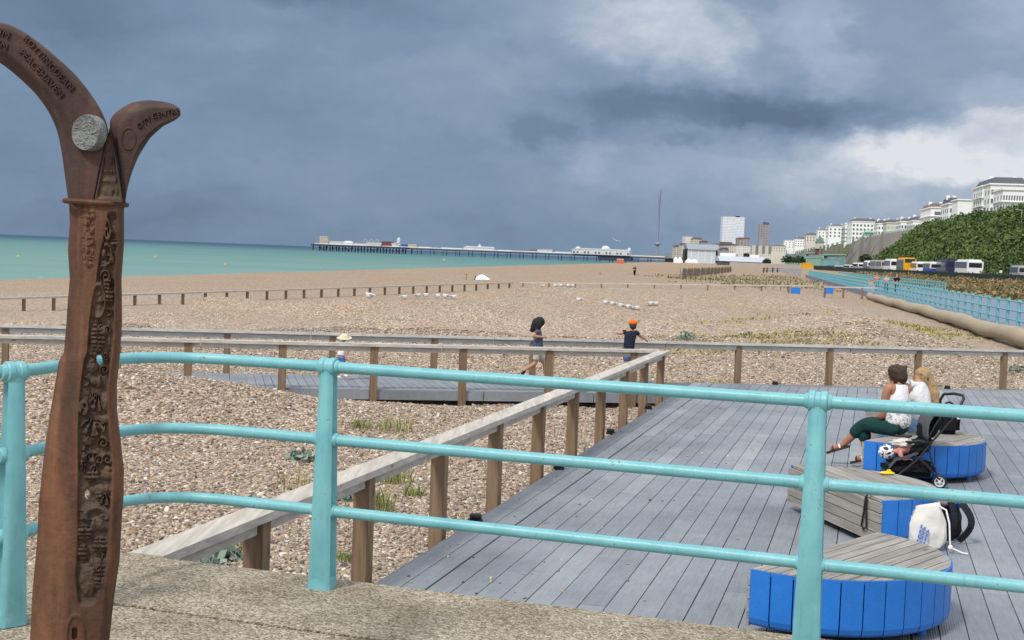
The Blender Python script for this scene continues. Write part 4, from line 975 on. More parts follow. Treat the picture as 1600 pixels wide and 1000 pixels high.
hair(g2, [(H + Vector((0, -.01, .0)), .078, None), (H + Vector((0, -.03, -.035)), .07, 0)], HAIRB)
# toddler with a straw hat
Y = 23.9
J = stand(0, Y, 0, {'pel': (533, 560, 0), 'chest': (535, 546, 0), 'neck': (536.5, 535, 0), 'head': (538, 529, 0), 'shL': (530, 541, .05), 'elL': (528, 549, .05), 'haL': (530, 556, 0), 'shR': (541, 541, -.05), 'elR': (543, 549, -.05), 'haR': (541, 556, -.08),
    'hipL': (531, 562, .03), 'knL': (529, 573, .03), 'anL': (528, 587, .03), 'toL': (532, 589.5, -.02), 'hipR': (535, 562, -.03), 'knR': (537, 573, -.05), 'anR': (538, 585, -.05), 'toR': (543, 587.5, -.09)})
J['hem'] = .25
g3 = person('toddler in straw sun hat, white shirt and blue dungarees on the bridge walk', J, .50, SKIN, WHITEC, CBLUE, sleeves=.6, legcover=1.75, shoe=WHITEC, face=(.6, -.6, 0))
H = J['head']; g = MB(); g.lathe([(.001, .085), (.05, .082), (.078, .055), (.085, .03), (.092, .022), (.135, .012), (.138, .016), (.001, .02)], H + Vector((0, 0, 0)), 24, Matrix.Rotation(R(12), 3, 'X')); g.build('sun_hat', STRAW, g3, smooth=True)

# ---------------------------------------------------------------- stroller and the bags
sg = at(1468, 763, DZ); SY = sg.y
st = thing('stroller', 'black folding stroller with grey seat parked in front of the blue bench', 'stroller', (sg.x, SY, DZ))
GREYF = cloth('grey_fabric', (.085, .09, .10)); BLACKF = cloth('black_fabric', (.012, .012, .014)); CHROME = mat('pale_alloy', (.55, .56, .57), .4, .1)
sw = .44                         # track width, away from the camera
def SP(px, py, off=0.0): v = P(px, py, SY); v.y += off; return v
def wheel(c, r_, ax):
    M = Vector((0, 0, 1)).rotation_difference(ax).to_matrix()
    t_ = MB(); t_.tube([c + M @ Vector((r_ * .86 * math.cos(a), r_ * .86 * math.sin(a), 0)) for a in [2 * math.pi * k / 24 for k in range(25)]], .016, 8, caps=False)
    w = MB(); w.lathe([(.001, -.012), (.02, -.014), (.02, .014), (.001, .012)], c, 12, M)
    for k in range(5):
        a = 2 * math.pi * k / 5; w.beam(c, c + M @ Vector((r_ * .72 * math.cos(a), r_ * .72 * math.sin(a), 0)), .012, .012, up=ax)
    pts = [c + M @ Vector((r_ * .72 * math.cos(a), r_ * .72 * math.sin(a), 0)) for a in [2 * math.pi * k / 20 for k in range(21)]]
    w.tube(pts, .013, 8, caps=False)
    wo = t_.build('wheel', BLACK, st, smooth=True); w.build('rim', CHROME, wo, smooth=True)
axw = Vector((.25, 1, 0)).normalized()
wheel(SP(1468, 753, .0), .074, axw); wheel(SP(1476, 748, sw), .074, axw); wheel(SP(1392, 752, .02), .074, axw); wheel(SP(1400, 746, sw), .074, axw)
fr_ = MB()
for o_ in (0.0, sw):
    dx = o_ * 8
    fr_.tube([SP(1494 + dx, 648, o_), SP(1455 + dx, 692, o_), SP(1436 + dx, 716, o_), SP(1396 + dx, 748, o_)], .012, 8)
    fr_.tube([SP(1430 + dx, 712, o_), SP(1448 + dx, 727, o_), SP(1466 + dx, 748, o_)], .012, 8)
    fr_.tube([SP(1451 + dx, 700, o_), SP(1456 + dx, 722, o_), SP(1464 + dx, 742, o_)], .009, 8)
    fr_.tube([SP(1415 + dx, 690, o_), SP(1440 + dx, 690, o_)], .01, 8)
for a_ in ((1436, 716), (1396, 748), (1455, 692)): fr_.tube([SP(*a_, 0), SP(a_[0] + sw * 8, a_[1], sw)], .009, 8)
fr_.build('frame', BLACK, st, smooth=True)
hd_ = MB(); hp = [SP(1494, 648, 0), SP(1501, 633, 0), SP(1507, 623, .02), SP(1508, 619, .08)] + [SP(1500, 618, .2), SP(1493, 622, sw - .04), SP(1489, 632, sw), SP(1490, 645, sw)]
hd_.tube(hp, .016, 10); hd_.build('handle', BLACK, st, smooth=True)
se = MB()                        # reclined seat back, seat and leg rest as a bent padded sheet
prof = [(1478, 640), (1462, 664), (1447, 694), (1440, 704), (1420, 712), (1402, 716), (1392, 728)]
rows = []
for px, py in prof:
    for j in range(7):
        o_ = .04 + (sw - .08) * j / 6; v = SP(px + o_ * 8, py, o_); v.z -= .03 * math.sin(math.pi * j / 6); rows.append(v)
rows += [v + Vector((0, 0, -.035)) for v in rows]
n_ = len(prof) * 7
fs = [(i * 7 + j, i * 7 + j + 1, (i + 1) * 7 + j + 1, (i + 1) * 7 + j) for i in range(len(prof) - 1) for j in range(6)]
bnd = [(0, j) for j in range(6)] 
fs2 = [tuple(a + n_ for a in f)[::-1] for f in fs]
rim = [(i * 7, (i + 1) * 7, n_ + (i + 1) * 7, n_ + i * 7) for i in range(len(prof) - 1)] + [(i * 7 + 6, n_ + i * 7 + 6, n_ + (i + 1) * 7 + 6, (i + 1) * 7 + 6) for i in range(len(prof) - 1)] + [(j, n_ + j, n_ + j + 1, j + 1) for j in range(6)] + [((len(prof) - 1) * 7 + j, (len(prof) - 1) * 7 + j + 1, n_ + (len(prof) - 1) * 7 + j + 1, n_ + (len(prof) - 1) * 7 + j) for j in range(6)]
se.add(rows, fs + fs2 + rim); se.build('seat', GREYF, st, smooth=True)
ca = MB()                        # canopy folded back, grey, hanging on the handle side
cp = []
for i in range(9):
    a = i / 8; px, py = 1449 + (1474 - 1449) * a, 688 + (640 - 688) * a
    for j in range(9): o_ = sw * j / 8; v = SP(px + o_ * 8 - 9 * math.sin(math.pi * a), py, o_); v.y -= .05; v.z += .05 * math.sin(math.pi * a) + .012 * math.sin(j * 2.4); cp.append(v)
ca.add(cp, [(i * 9 + j, i * 9 + j + 1, (i + 1) * 9 + j + 1, (i + 1) * 9 + j) for i in range(8) for j in range(8)]); cao = ca.build('canopy', GREYF, st, smooth=True); md = cao.modifiers.new('t', 'SOLIDIFY'); md.thickness = .02
sp_ = MB(); sp_.ball(SP(1444, 702, sw / 2), (.17, .20, .085), 16, 10, M=Matrix.Rotation(R(-35), 3, 'Y'), dis=.2); sp_.ball(SP(1462, 672, sw / 2 + .03), (.10, .19, .17), 16, 10, M=Matrix.Rotation(R(32), 3, 'Y'), dis=.25); sp_.build('seat_shell', BLACKF, st, smooth=True)
bm_ = MB(); bm_.tube([SP(1455, 692, 0), SP(1434, 690, .02), SP(1424, 694, .1), SP(1428, 693, sw - .1), SP(1440, 690, sw)], .018, 8); bm_.build('bumper_bar', BLACK, st, smooth=True)
ba = MB(); ba.bbox(SP(1428, 735, sw / 2), (.56, .36, .17), .06); ba.build('basket', BLACKF, st, smooth=True)
# the child in the stroller
HATM = MATS['hatm'] = bpy.data.materials.new('spotted_cloth'); HATM.use_nodes = True; t = NT(HATM.node_tree)
v_ = t.n('ShaderNodeTexVoronoi', {'Vector': t.n('ShaderNodeTexCoord').outputs['Object'], 'Scale': 34.0})
b_ = t.n('ShaderNodeBsdfPrincipled', {'Base Color': t.ramp(t.n('ShaderNodeSeparateColor', {0: v_.outputs['Color']}).outputs[0], [(0, (.03, .03, .035)), (.45, (.75, .75, .74))], 'CONSTANT'), 'Roughness': .9}); t.nt.links.new(b_.outputs[0], t.n('ShaderNodeOutputMaterial').inputs[0])
o_ = .14
J = {n: SP(a, b, o_ + d) for n, (a, b, d) in {'pel': (1433, 702, .06), 'chest': (1417, 708, .06), 'neck': (1406, 709, .05), 'head': (1396, 712, .03), 'shL': (1410, 706, .13), 'elL': (1413, 712, .18), 'haL': (1421, 714, .16), 'shR': (1411, 711, -.02), 'elR': (1414, 719, -.06), 'haR': (1423, 719, -.06),
     'hipL': (1436, 702, .11), 'knL': (1446, 694, .12), 'anL': (1453, 702, .12), 'toL': (1458, 697, .12), 'hipR': (1436, 703, .02), 'knR': (1447, 699, .0), 'anR': (1455, 706, .0), 'toR': (1459, 700, .0)}.items()}
J['hem'] = -.1
bb = person('small child lying in the stroller in a black and white spotted hat', J, .42, mat('pink_skin', (.58, .28, .22), .6, .06), cloth('salmon_cotton', (.50, .22, .19)), BLACKF, sleeves=.6, legcover=1.75, shoe=BLACKF, face=(0, -.6, .8))
H = J['head']; g = MB(); g.ball(H + Vector((-.035, -.02, .02)), (.085, .085, .075), 18, 12, dis=.25, seed=3); g.build('hat', HATM, bb, smooth=True)
g = MB(); g.ball(SP(1420, 696, .2), (.13, .09, .045), 16, 10, dis=.5, seed=5); tag(g.build('muslin_cloth', cloth('cream_muslin', (.55, .52, .47)), smooth=True), 'crumpled cream muslin cloth lying on the stroller seat', 'cloth')
# black bag on the bench
bg_ = P(1481, 664, bc1.y + .15)
o = thing('shoulder_bag', 'black shoulder bag standing on the bench top behind the stroller handle', 'bag', (bg_.x, bg_.y, BZ))
g = MB(); g.bbox((bg_.x, bg_.y, BZ + .15), (.27, .17, .29), .05); g.build('bag_body', BLACKF, o, smooth=True)
g = MB(); g.tube([Vector((bg_.x - .1 + .2 * i / 10, bg_.y, BZ + .29 + .10 * math.sin(math.pi * i / 10))) for i in range(11)], .012, 8); g.build('handle', BLACK, o, smooth=True)
g = MB(); g.box((bg_.x + .09, bg_.y - .09, BZ + .22), (.03, .01, .045)); g.box((bg_.x + .03, bg_.y - .09, BZ + .26), (.06, .01, .02), rot=(0, R(-50), 0)); g.build('label_tag', WHITEC, o)
# white drawstring bag
wb = at(1452, 868, DZ); wb = Vector((P(1448, 868, 11.25).x, 11.25, DZ))
o = thing('drawstring_bag', 'white cotton drawstring bag with blue print leaning beside the backpack', 'bag', wb)
CAN = cloth('natural_cotton', (.62, .60, .56), .06, 4, .8, 9)
def sack(c, w, h, dth, nm, m, parent, lean=0, neck=.8, seed=1, rz=0):
    N1_, N2 = 28, 16; vs = []
    for i in range(N2 + 1):
        t_ = i / N2; wid = w * (.5 + .5 * min(1, t_ * 5) ** .5) * (1 - (1 - neck) * max(0, (t_ - .55) / .45) ** 1.2); dp = dth * (math.sin(math.pi * min(1, .12 + .8 * t_)) ** .7 * (1 - .65 * t_) + .05)
        for j in range(N1_):
            a = 2 * math.pi * j / N1_; x = wid / 2 * math.copysign(abs(math.cos(a)) ** .7, math.cos(a)); y = dp / 2 * math.copysign(abs(math.sin(a)) ** .8, math.sin(a))
            x += .012 * noise.noise(Vector((a * 2, t_ * 4, seed))); y += (.03 * noise.noise(Vector((a * 3, t_ * 3, seed + 5))) + .008 * math.sin(a * 22) * t_ ** 3) * (1 if t_ > .05 else 0)
            vs.append(Vector((x, y + lean * t_ * h, t_ * h + (.02 * math.cos(a) if t_ > .9 else 0))))
    fs = [(i * N1_ + j, i * N1_ + (j + 1) % N1_, (i + 1) * N1_ + (j + 1) % N1_, (i + 1) * N1_ + j) for i in range(N2) for j in range(N1_)] + [tuple(range(N1_))[::-1], tuple(N2 * N1_ + j for j in range(N1_))]
    M = Matrix.Rotation(rz, 3, 'Z'); mb = MB(); mb.add([M @ v + Vector(c) for v in vs], fs); return mb.build(nm, m, parent, smooth='all')
sk = sack(wb + Vector((0, 0, .01)), .335, .385, .17, 'bag_body', CAN, o, .12, .66, rz=R(6))
PRB = mat('blue_print', (.06, .16, .55), .8)
for k, (dx, dz, L) in enumerate(((-.075, .17, .16), (-.045, .16, .15), (-.015, .155, .13))):
    g = MB(); pts = [Vector((wb.x + dx + .05 * s_ - .05, wb.y - .105 + .04 * s_ , DZ + dz - .09 + L * s_)) for s_ in (0, .25, .5, .75, 1)]
    for q in range(4):
        a, b = pts[q], pts[q + 1]; g.beam(a.lerp(b, .08), a.lerp(b, .85), .014, .006, up=(0, -1, 0))
    g.build('print', PRB, sk)
g = MB(); x0 = wb.x + .14
g.tube([Vector((x0 - .05, wb.y + .02, DZ + .385)), Vector((x0 + .0, wb.y - .02, DZ + .36)), Vector((x0 + .02, wb.y - .06, DZ + .25)), Vector((x0 + .025, wb.y - .08, DZ + .12)), Vector((x0 + .03, wb.y - .09, DZ + .05)), Vector((x0 + .13, wb.y - .12, DZ + .012)), Vector((x0 + .17, wb.y - .13, DZ + .01))], .0075, 8)
g.ball(Vector((x0 + .03, wb.y - .09, DZ + .05)), (.022, .02, .025), 10, 8); g.build('drawstring', WHITEC, o, smooth=True)
# backpack
bp = Vector((P(1470, 850, 11.75).x, 11.75, DZ))
o = thing('backpack', 'dark backpack with floral top standing on the deck behind the white bag', 'backpack', bp)
BPM = cloth('charcoal_nylon', (.022, .022, .030))
sack(bp, .34, .40, .26, 'pack_body', BPM, o, 0, .55, seed=4)
FLO = MATS['flo'] = bpy.data.materials.new('floral_print'); FLO.use_nodes = True; t = NT(FLO.node_tree)
v_ = t.n('ShaderNodeTexVoronoi', {'Vector': t.n('ShaderNodeTexCoord').outputs['Object'], 'Scale': 38.0})
b_ = t.n('ShaderNodeBsdfPrincipled', {'Base Color': t.ramp(t.n('ShaderNodeSeparateColor', {0: v_.outputs['Color']}).outputs[0], [(0, (.55, .10, .10)), (.2, (.60, .55, .55)), (.5, (.60, .25, .25)), (.7, (.35, .40, .50)), (.9, (.03, .03, .05))], 'CONSTANT'), 'Roughness': .85}); t.nt.links.new(b_.outputs[0], t.n('ShaderNodeOutputMaterial').inputs[0])
g = MB(); g.ball(bp + Vector((-.02, -.07, .37)), (.135, .09, .055), 18, 10); g.build('top_pocket', FLO, o, smooth=True)
g = MB(); g.ball(bp + Vector((.12, -.06, .335)), (.035, .04, .04), 10, 8); g.build('blue_trim', BLUE, o, smooth=True)
for k in (0, 1):
    g = MB(); pts = [bp + Vector((.02 + .08 * k +   .07 * math.sin(math.pi * s_) * (.3 + .9 * k), -.15 - .03 * k - .05 * math.sin(math.pi * s_), .37 - .34 * s_)) for s_ in [i / 10 for i in range(11)]]
    for a, b in zip(pts, pts[1:]): g.beam(a, b + (b - a) * .15, .062, .014, up=(.3, -1, 0))
    g.build('shoulder_strap', BPM, o)
# yellow toy and black strap
ty = at(1386, 742, BZ)
o = thing('toy_boat', 'small yellow plastic toy lying on the slatted bench top', 'toy', ty)
YEL = mat('yellow_plastic', (.72, .52, .01), .35)
g = MB(); g.ball(ty + Vector((0, 0, .018)), (.075, .035, .018), 16, 8); g.build('hull', YEL, o, smooth=True)
g = MB(); g.bbox(ty + Vector((.015, 0, .038)), (.05, .035, .03), .01); g.build('cabin', YEL, o, smooth=True)
sp = at(1364, 774, BZ); cn = Vector((d2.y, -d2.x, 0)).normalized()
if cn.x > 0: cn = -cn
g = MB(); cdir = d2.normalized()
e0 = bc2 + cdir * ((sp - bc2).dot(cdir)) + cn * .045; e0.z = 0
pts = [e0 - cn * .12 + Vector((0, 0, BZ + .012)), e0 - cn * .02 + Vector((0, 0, BZ + .014)), e0 + Vector((0, 0, BZ - .02)), e0 - cdir * .02 + Vector((0, 0, BZ - .15)), e0 - cdir * .05 + Vector((0, 0, BZ - .27)), e0 - cdir * .01 + Vector((0, 0, BZ - .30)), e0 + cdir * .04 + Vector((0, 0, BZ - .27)), e0 + cdir * .02 + Vector((0, 0, BZ - .12)), e0 + cdir * .015 + Vector((0, 0, BZ - .0))]
g.tube(pts, .009, 8); tag(g.build('strap', BLACK, smooth=True), 'black looped strap hanging over the planked back of the bench', 'strap')
# ---------------------------------------------------------------- middle distance
def gp(px, Y, up=0.0): v = P(px, 450, Y); v.z = gz(v.x, v.y) + up; return v
WHITEM = mat('white_paint', (.70, .70, .69), .6, .06, 3); SILVER = mat('galvanised_steel', (.30, .31, .33), .5, .1)
# gulls resting on the shingle ridges
GW = mat('gull_white', (.60, .60, .60), .8, .06); GG = mat('gull_grey', (.28, .30, .33), .8, .1); GB = mat('gull_bill', (.5, .28, .04), .6)
gull = None
def make_gull():
    o = thing('gull', 'x', 'gull', (0, 0, 0)); g = MB()
    g.ball((0, 0, .12), (.19, .11, .12), 12, 8); g.ball((.15, 0, .22), (.055, .048, .05), 10, 7); g.tube([(.11, 0, .13), (.145, 0, .20)], [.06, .045], 8); g.tube([(-.15, 0, .13), (-.31, 0, .15)], [.06, .015], 8)
    b = g.build('body', GW, o, smooth=True)
    for s_ in (-1, 1):
        g = MB(); g.ball((-.06, s_ * .075, .14), (.20, .030, .055), 10, 6); g.build('wing', GG, o, smooth=True)
    g = MB(); g.tube([(.195, 0, .215), (.25, 0, .205)], [.014, .004], 6); g.build('bill', GB, o)
    for s_ in (-1, 1):
        g = MB(); g.tube([(0, s_ * .04, .06), (0, s_ * .04, -.02)], .008, 5); g.build('leg', GB, o)
    return o
gl1, gl2, gl3, gl4 = 'white and grey gull sitting with others beyond the toddler on a shingle ridge', 'white and grey gull in the line of gulls beyond the running girl', 'white and grey gull in the huddle of gulls below the long timber rail', 'lone gull resting on the shingle some way off from the other gulls'
for px, Y, lb, gr in ((578, 58, 'lone grey gull lying low, seaward of all the other gulls', None), (632, 58, gl1, 1), (653, 58, gl1, 1), (665, 58, gl1, 1), (684, 58, gl1, 1), (697, 58.5, gl1, 1), (709, 58.5, gl1, 1), (848, 79, 'dark young gull standing apart near the huddle of gulls', None), (868, 79, gl3, 3), (877, 79, gl3, 3), (887, 78.5, gl3, 3), (894, 79.5, gl3, 3), (906, 60, 'dark gull lying flat between two groups of gulls', None),
                      (948, 60, gl2, 2), (959, 60, gl2, 2), (972, 60, gl2, 2), (984, 60.5, gl2, 2), (996, 60, gl2, 2), (1017, 61, 'gull standing a little apart from the line with its neighbour', 4), (1025, 61, 'gull standing a little apart from the line with its neighbour', 4)):
    yy = np.linspace(26, Y + 14, 400); xx = np.array([P(px, 450, a).x for a in yy]); an_ = (zg(xx, yy) + .02 - CZ) / yy; vis_ = an_ >= np.maximum.accumulate(an_) - 1e-5
    Yv = float(yy[vis_][np.argmin(np.abs(yy[vis_] - Y))]); g = gp(px, Yv); rz = rnd.choice((0, 3.1, .5, 2.7, -.4)) ; grp = {1: 'gulls on the ridge beyond the toddler', 2: 'line of gulls beyond the running girl', 3: 'gulls below the long timber rail', 4: 'pair of gulls apart from the line'}.get(gr)
    sc = .72 if gr else .68
    if gull is None: gull = make_gull()
    if px == 578: gull.location = g; gull.rotation_euler = (0, 0, rz); gull['label'] = lb; gull.matrix_basis = Matrix.Translation(g) @ Matrix.Rotation(rz, 4, 'Z')
    else:
        q = dup(gull, g, lb, rz, grp, sc)
        if not grp and 'group' in q: del q['group']
fb = P(963, 376, 260); g = MB(); g.ball((0, 0, 0), (.25, .12, .1), 10, 6)
for s_ in (-1, 1): g.add([(.12, .05 * s_, .03), (-.12, .05 * s_, .03), (-.18, .85 * s_, .22), (.02, .75 * s_, .24), (.12, .05 * s_, .0), (-.12, .05 * s_, .0), (-.18, .85 * s_, .20), (.02, .75 * s_, .22)], [(0, 1, 2, 3), (7, 6, 5, 4), (0, 4, 5, 1), (1, 5, 6, 2), (2, 6, 7, 3), (3, 7, 4, 0)])
o = g.build('gull', GW, smooth=True); o.location = fb; o.rotation_euler = (R(20), 0, R(80)); tag(o, 'white gull flying in the dark sky above the pier', 'gull')

# white beach tent and the sign post by it
tg = gp(756, 175); k = 175 / F
o = thing('beach_tent', 'white rounded beach tent pitched on the open shingle', 'tent', tg)
g = MB(); vs = []; NT_ = 14
for i in range(NT_ + 1):
    s_ = i / NT_; x = (-14 + 26 * s_) * k; h = 9.2 * k * math.sin(math.pi * min(1, (s_ * .86 + .10))) ** .8 * (1 - .62 * max(0, s_ - .45) ** 1.0 * 1.6)
    for j in range(11): a = math.pi * j / 10; vs.append((tg.x + x, tg.y + 1.0 * math.cos(a), tg.z - .15 + max(h, .05) * math.sin(a) + .0))
g.add(vs, [(i * 11 + j, i * 11 + j + 1, (i + 1) * 11 + j + 1, (i + 1) * 11 + j) for i in range(NT_) for j in range(10)] + [tuple(range(11)), tuple(NT_ * 11 + j for j in range(11))]); g.build('canopy', mat('tent_white', (.80, .82, .84), .7, .02), o, smooth=True)
g = MB(); g.tube([Vector((tg.x - 14 * k, tg.y - 1.0 * math.cos(a), tg.z - .1 + 6 * k * math.sin(a))) for a in [math.pi * i / 10 for i in range(11)]], .06, 6); g.build('pole', BLACK, o)
sg_ = gp(728, 170); k = 170 / F
o = thing('sign_post', 'small T-shaped dark sign post standing seaward of the beach tent', 'sign post', sg_)
g = MB(); g.box(sg_ + Vector((0, 0, 4.5 * k)), (.09, .09, 10 * k)); g.build('post', POSTWOOD, o)
g = MB(); g.box(sg_ + Vector((0, 0, 9.6 * k)), (5 * k, .06, .9 * k)); g.build('board', POSTWOOD, o)
def walker(px, Y, label, h, topm, legm, skin=SKIN, hairm=HAIRB, yb=None, name=None, stride=.12):
    g0 = gp(px, Y) if yb is None else P(px, yb, Y); s_ = h / 1.72
    o = thing('person', label, 'person', g0); f = Fig(); Z = lambda x, y, z: g0 + Vector((x, y, z)) * s_
    pe = f.add(Z(0, 0, .92), .15 * s_); ch = f.add(Z(0, 0, 1.28), .16 * s_, pe); hd = f.chain([Z(0, 0, 1.48), Z(0, 0, 1.60), Z(0, 0, 1.69)], [.06 * s_, .105 * s_, .07 * s_], ch)
    for q in (-1, 1):
        f.chain([Z(.19 * q, 0, 1.38), Z(.25 * q, .02, 1.12), Z(.23 * q, -.05, .88), Z(.22 * q, -.06, .80)], [.065 * s_, .05 * s_, .035 * s_, .04 * s_], ch)
        f.chain([Z(.09 * q, 0, .86), Z(.10 * q, stride * q, .48), Z(.10 * q, stride * 1.6 * q, .07), Z(.10 * q, stride * 1.6 * q - .13, .04)], [.10 * s_, .07 * s_, .05 * s_, .045 * s_], pe)
    skinmesh('body', f.v, f.e, f.r, skin, o, 1)
    g = Fig(); a = g.add(Z(0, 0, 1.30), .185 * s_); g.add(Z(0, 0, .90), .175 * s_, a); g.add(Z(0, 0, 1.44), .09 * s_, a)
    for q in (-1, 1): g.chain([Z(.19 * q, 0, 1.38), Z(.24 * q, .02, 1.18)], [.08 * s_, .075 * s_], a)
    skinmesh('shirt', g.v, g.e, g.r, topm, o, 1)
    if legm:
        g = Fig(); a = g.add(Z(0, 0, .92), .17 * s_)
        for q in (-1, 1): g.chain([Z(.09 * q, 0, .84), Z(.10 * q, stride * q, .48), Z(.10 * q, stride * 1.6 * q, .12)], [.12 * s_, .09 * s_, .07 * s_], a)
        skinmesh('trousers', g.v, g.e, g.r, legm, o, 1)
    f = Fig(); a = f.add(Z(0, .02, 1.70), .10 * s_); f.add(Z(0, .05, 1.60), .095 * s_, a); skinmesh('hair', f.v, f.e, f.r, hairm, o, 1)
    return o
walker(990.5, 215, 'distant person in dark clothes walking on the open shingle below the pier', 1.75, NAVY, BLACKF)
PINK = cloth('pink_cotton', (.50, .20, .19))
walker(1369, 122, 'person in pink vest walking on the path behind the turquoise railings', 1.75, PINK, NAVY, yb=457)
walker(1384.5, 118, 'person with pink scarf and black shorts walking behind the turquoise railings', 1.8, cloth('blush_cotton', (.55, .36, .32)), BLACKF, yb=460)
walker(1400, 116, 'person in black beside the dry scrub behind the turquoise railings', 1.75, BLACKF, BLACKF, yb=459)
for i, (px, Y, tm, lb) in enumerate(((1192, 330, NAVY, 'tiny person in navy at the beach edge below the brown tower'), (1197, 335, GREYB, 'tiny person in grey beside the one in navy below the brown tower'), (1206, 350, BLACKF, 'tiny person in black near the distant grey fencing'), (1213.5, 352, mat('red_cotton', (.45, .03, .03), .9), 'tiny person in red near the distant grey fencing'))):
    walker(px, Y, lb, 1.7, tm, BLACKF)

# pale dune fence that curves away, the thin wire fence in front of it
PALE = wood_mat('chestnut_paling', (.20, .15, .11), (.36, .28, .21), 2, .5, 20, False)
def along(pts, step):
    out = []; rem = 0
    for a, b in zip(pts, pts[1:]):
        L = (b - a).length; s_ = rem
        while s_ < L: out.append(a.lerp(b, s_ / L)); s_ += step
        rem = s_ - L
    return out
fpts = [gp(a, b) for a, b in ((1063, 186), (1062, 193), (1064, 202), (1070, 212), (1080, 226), (1092, 240), (1105, 262), (1120, 300), (1133, 335), (1141, 365))]
for p in fpts: p.z = min(p.z, gz(p.x, p.y))
o = thing('paling_fence', 'brown chestnut paling fence curving across the shingle towards the town', 'fence', fpts[0])
g = MB()
for p in along(fpts, .22): p.z = gz(p.x, p.y); g.box(p + Vector((0, 0, .72)), (.09, .09, 1.5 + rnd.uniform(-.06, .06)))
g.build('pale_slats', PALE, o)
for p in along(fpts, 14): p.z = gz(p.x, p.y); g = MB(); g.box(p + Vector((.08, -.1, .8)), (.14, .14, 1.9)); g.build('post', CAPX, o)
wp = [gp(a, b) for a, b in ((1064, 183), (1090, 172), (1120, 160), (1150, 150), (1180, 140), (1215, 130), (1236, 124))]
o = thing('wire_fence', 'thin dark wire fence with closely set stakes below the dune fence', 'fence', wp[0])
for p in along(wp, 3.2): p.z = gz(p.x, p.y); g = MB(); g.box(p + Vector((0, 0, .5)), (.05, .05, 1.0)); g.build('post', mat('dark_stake', (.06, .06, .055), .8), o)
for h in (.3, .65, 1.0):
    g = MB(); g.tube([Vector((p.x, p.y, gz(p.x, p.y) + h)) for p in along(wp, 3)], .012, 5); g.build('wire', SILVER, o)
# blue information boards and the steel gate by the far rail
for px, w_, lb in ((1243, 15, 'bright blue board standing beside the end of the far timber rail'), (1296, 12, 'bright blue board beyond the steel gate, nearer the turquoise railings')):
    g0 = P(px, 455, 113); k = 113 / F
    o = thing('information_board', lb, 'board', (g0.x, g0.y, g0.z - .7)); g = MB(); g.bbox(g0 + Vector((0, 0, .05)), (w_ * k, .06, 9.5 * k), .02); g.build('panel', mat('bright_blue', (.02, .18, .62), .5), o)
    for q in (-1, 1): g = MB(); g.box(g0 + Vector((q * w_ * k * .42, .06, -.45)), (.06, .06, 1.1)); g.build('post', SILVER, o)
g0 = P(1280, 453, 115); k = 115 / F
o = thing('steel_gate', 'grey steel barrier gate closing the gap between the two far timber rails', 'gate', (g0.x, g0.y, g0.z - .8)); g = MB()
for q in (-1, 1): g.box(g0 + Vector((q * 8 * k, 0, -.1)), (.06, .06, 1.1))
for z in (-.45, .4): g.box(g0 + Vector((0, 0, z)), (16 * k - .06, .05, .05))
g.beam(g0 + Vector((-7.4 * k, .0, .36)), g0 + Vector((7.4 * k, 0, -.41)), .04, .04); g.build('gate_frame', SILVER, o)

# coastal path, its long railing and the geotextile tube
def RL(y, off=0.0): return Vector((9.46 + .197 * y + off * .981, y - off * .193, 0))
PATH = mat('blue_grey_tarmac', (.165, .205, .27), .8, .10, .15, .2, 30)
ptop = lambda y: -.52 - .0012 * (y - 45)
g = MB(); yl = [8, 25, 45, 70, 100, 140, 200, 280, 360]; vs = []
for y in yl:
    for off, dz in ((-.45, -.9), (-.45, 0), (9.5, .03), (9.5, -.9)): q = RL(y, off); vs.append((q.x, q.y, ptop(y) + dz))
g.add(vs, [(i * 4 + j, i * 4 + j + 1, (i + 1) * 4 + j + 1, (i + 1) * 4 + j) for i in range(len(yl) - 1) for j in range(3)]); struct(g.build('path', PATH))
def longrail(label, y0, y1, off, step):
    a = RL(y0, off); o = thing('railing', label, 'railing', (a.x, a.y, ptop(y0)))
    y = y0; n = 0; ex = MB()
    while y <= y1:
        q = RL(y, off); g = MB() if n < 96 else ex
        g.bbox((q.x, q.y, ptop(y) + .55), (.12, .11, 1.12), .02); g.box((q.x, q.y, ptop(y) + 1.12), (.14, .12, .08)); g.box((q.x, q.y, ptop(y) + .70), (.14, .13, .08))
        if n < 96: g.build('post', TEAL, o)
        y += step; n += 1
    if n > 96: ex.build('post', TEAL, o)['kind'] = 'stuff'
    for h in (.34, .70, 1.06):
        g = MB(); q0, q1 = RL(y0, off), RL(y1, off); g.tube([(q0.x, q0.y, ptop(y0) + h), (q1.x, q1.y, ptop(y1) + h)], .035, 8); g.build('rail', TEAL, o, smooth=True)
    return o
longrail('long turquoise railing beside the tan geotextile tube along the coastal path', 36, 121, 0, 2.35)
longrail('turquoise railing further along the path, beyond the gap in the railings', 129, 345, 0, 2.4)
longrail('turquoise railing on the landward side of the distant path', 131, 345, 7.5, 2.4)
TUBE = mat('geotextile', (.34, .285, .205), .9, .15, 1.2, .5, 6, stretch=(1, .4, 1))
g = MB(); tp = []; tr = []
for i in range(90):
    y = 30 + (114 - 30) * i / 89; q = RL(y, -.95); tp.append((q.x + .12 * math.sin(y * .11) + .05 * math.sin(y * .6), q.y, ptop(y) + .0 - .0030 * (y - 45) + .04 * math.sin(y * .45))); tr.append(.29 + .02 * math.sin(y * .9) + .012 * math.sin(y * 2.7))
tr[-1] = .2; g.tube(tp, tr, 16); tag(g.build('geotextile_tube', TUBE, smooth=True), 'long tan geotextile tube bedded in the shingle along the railing', 'tube')

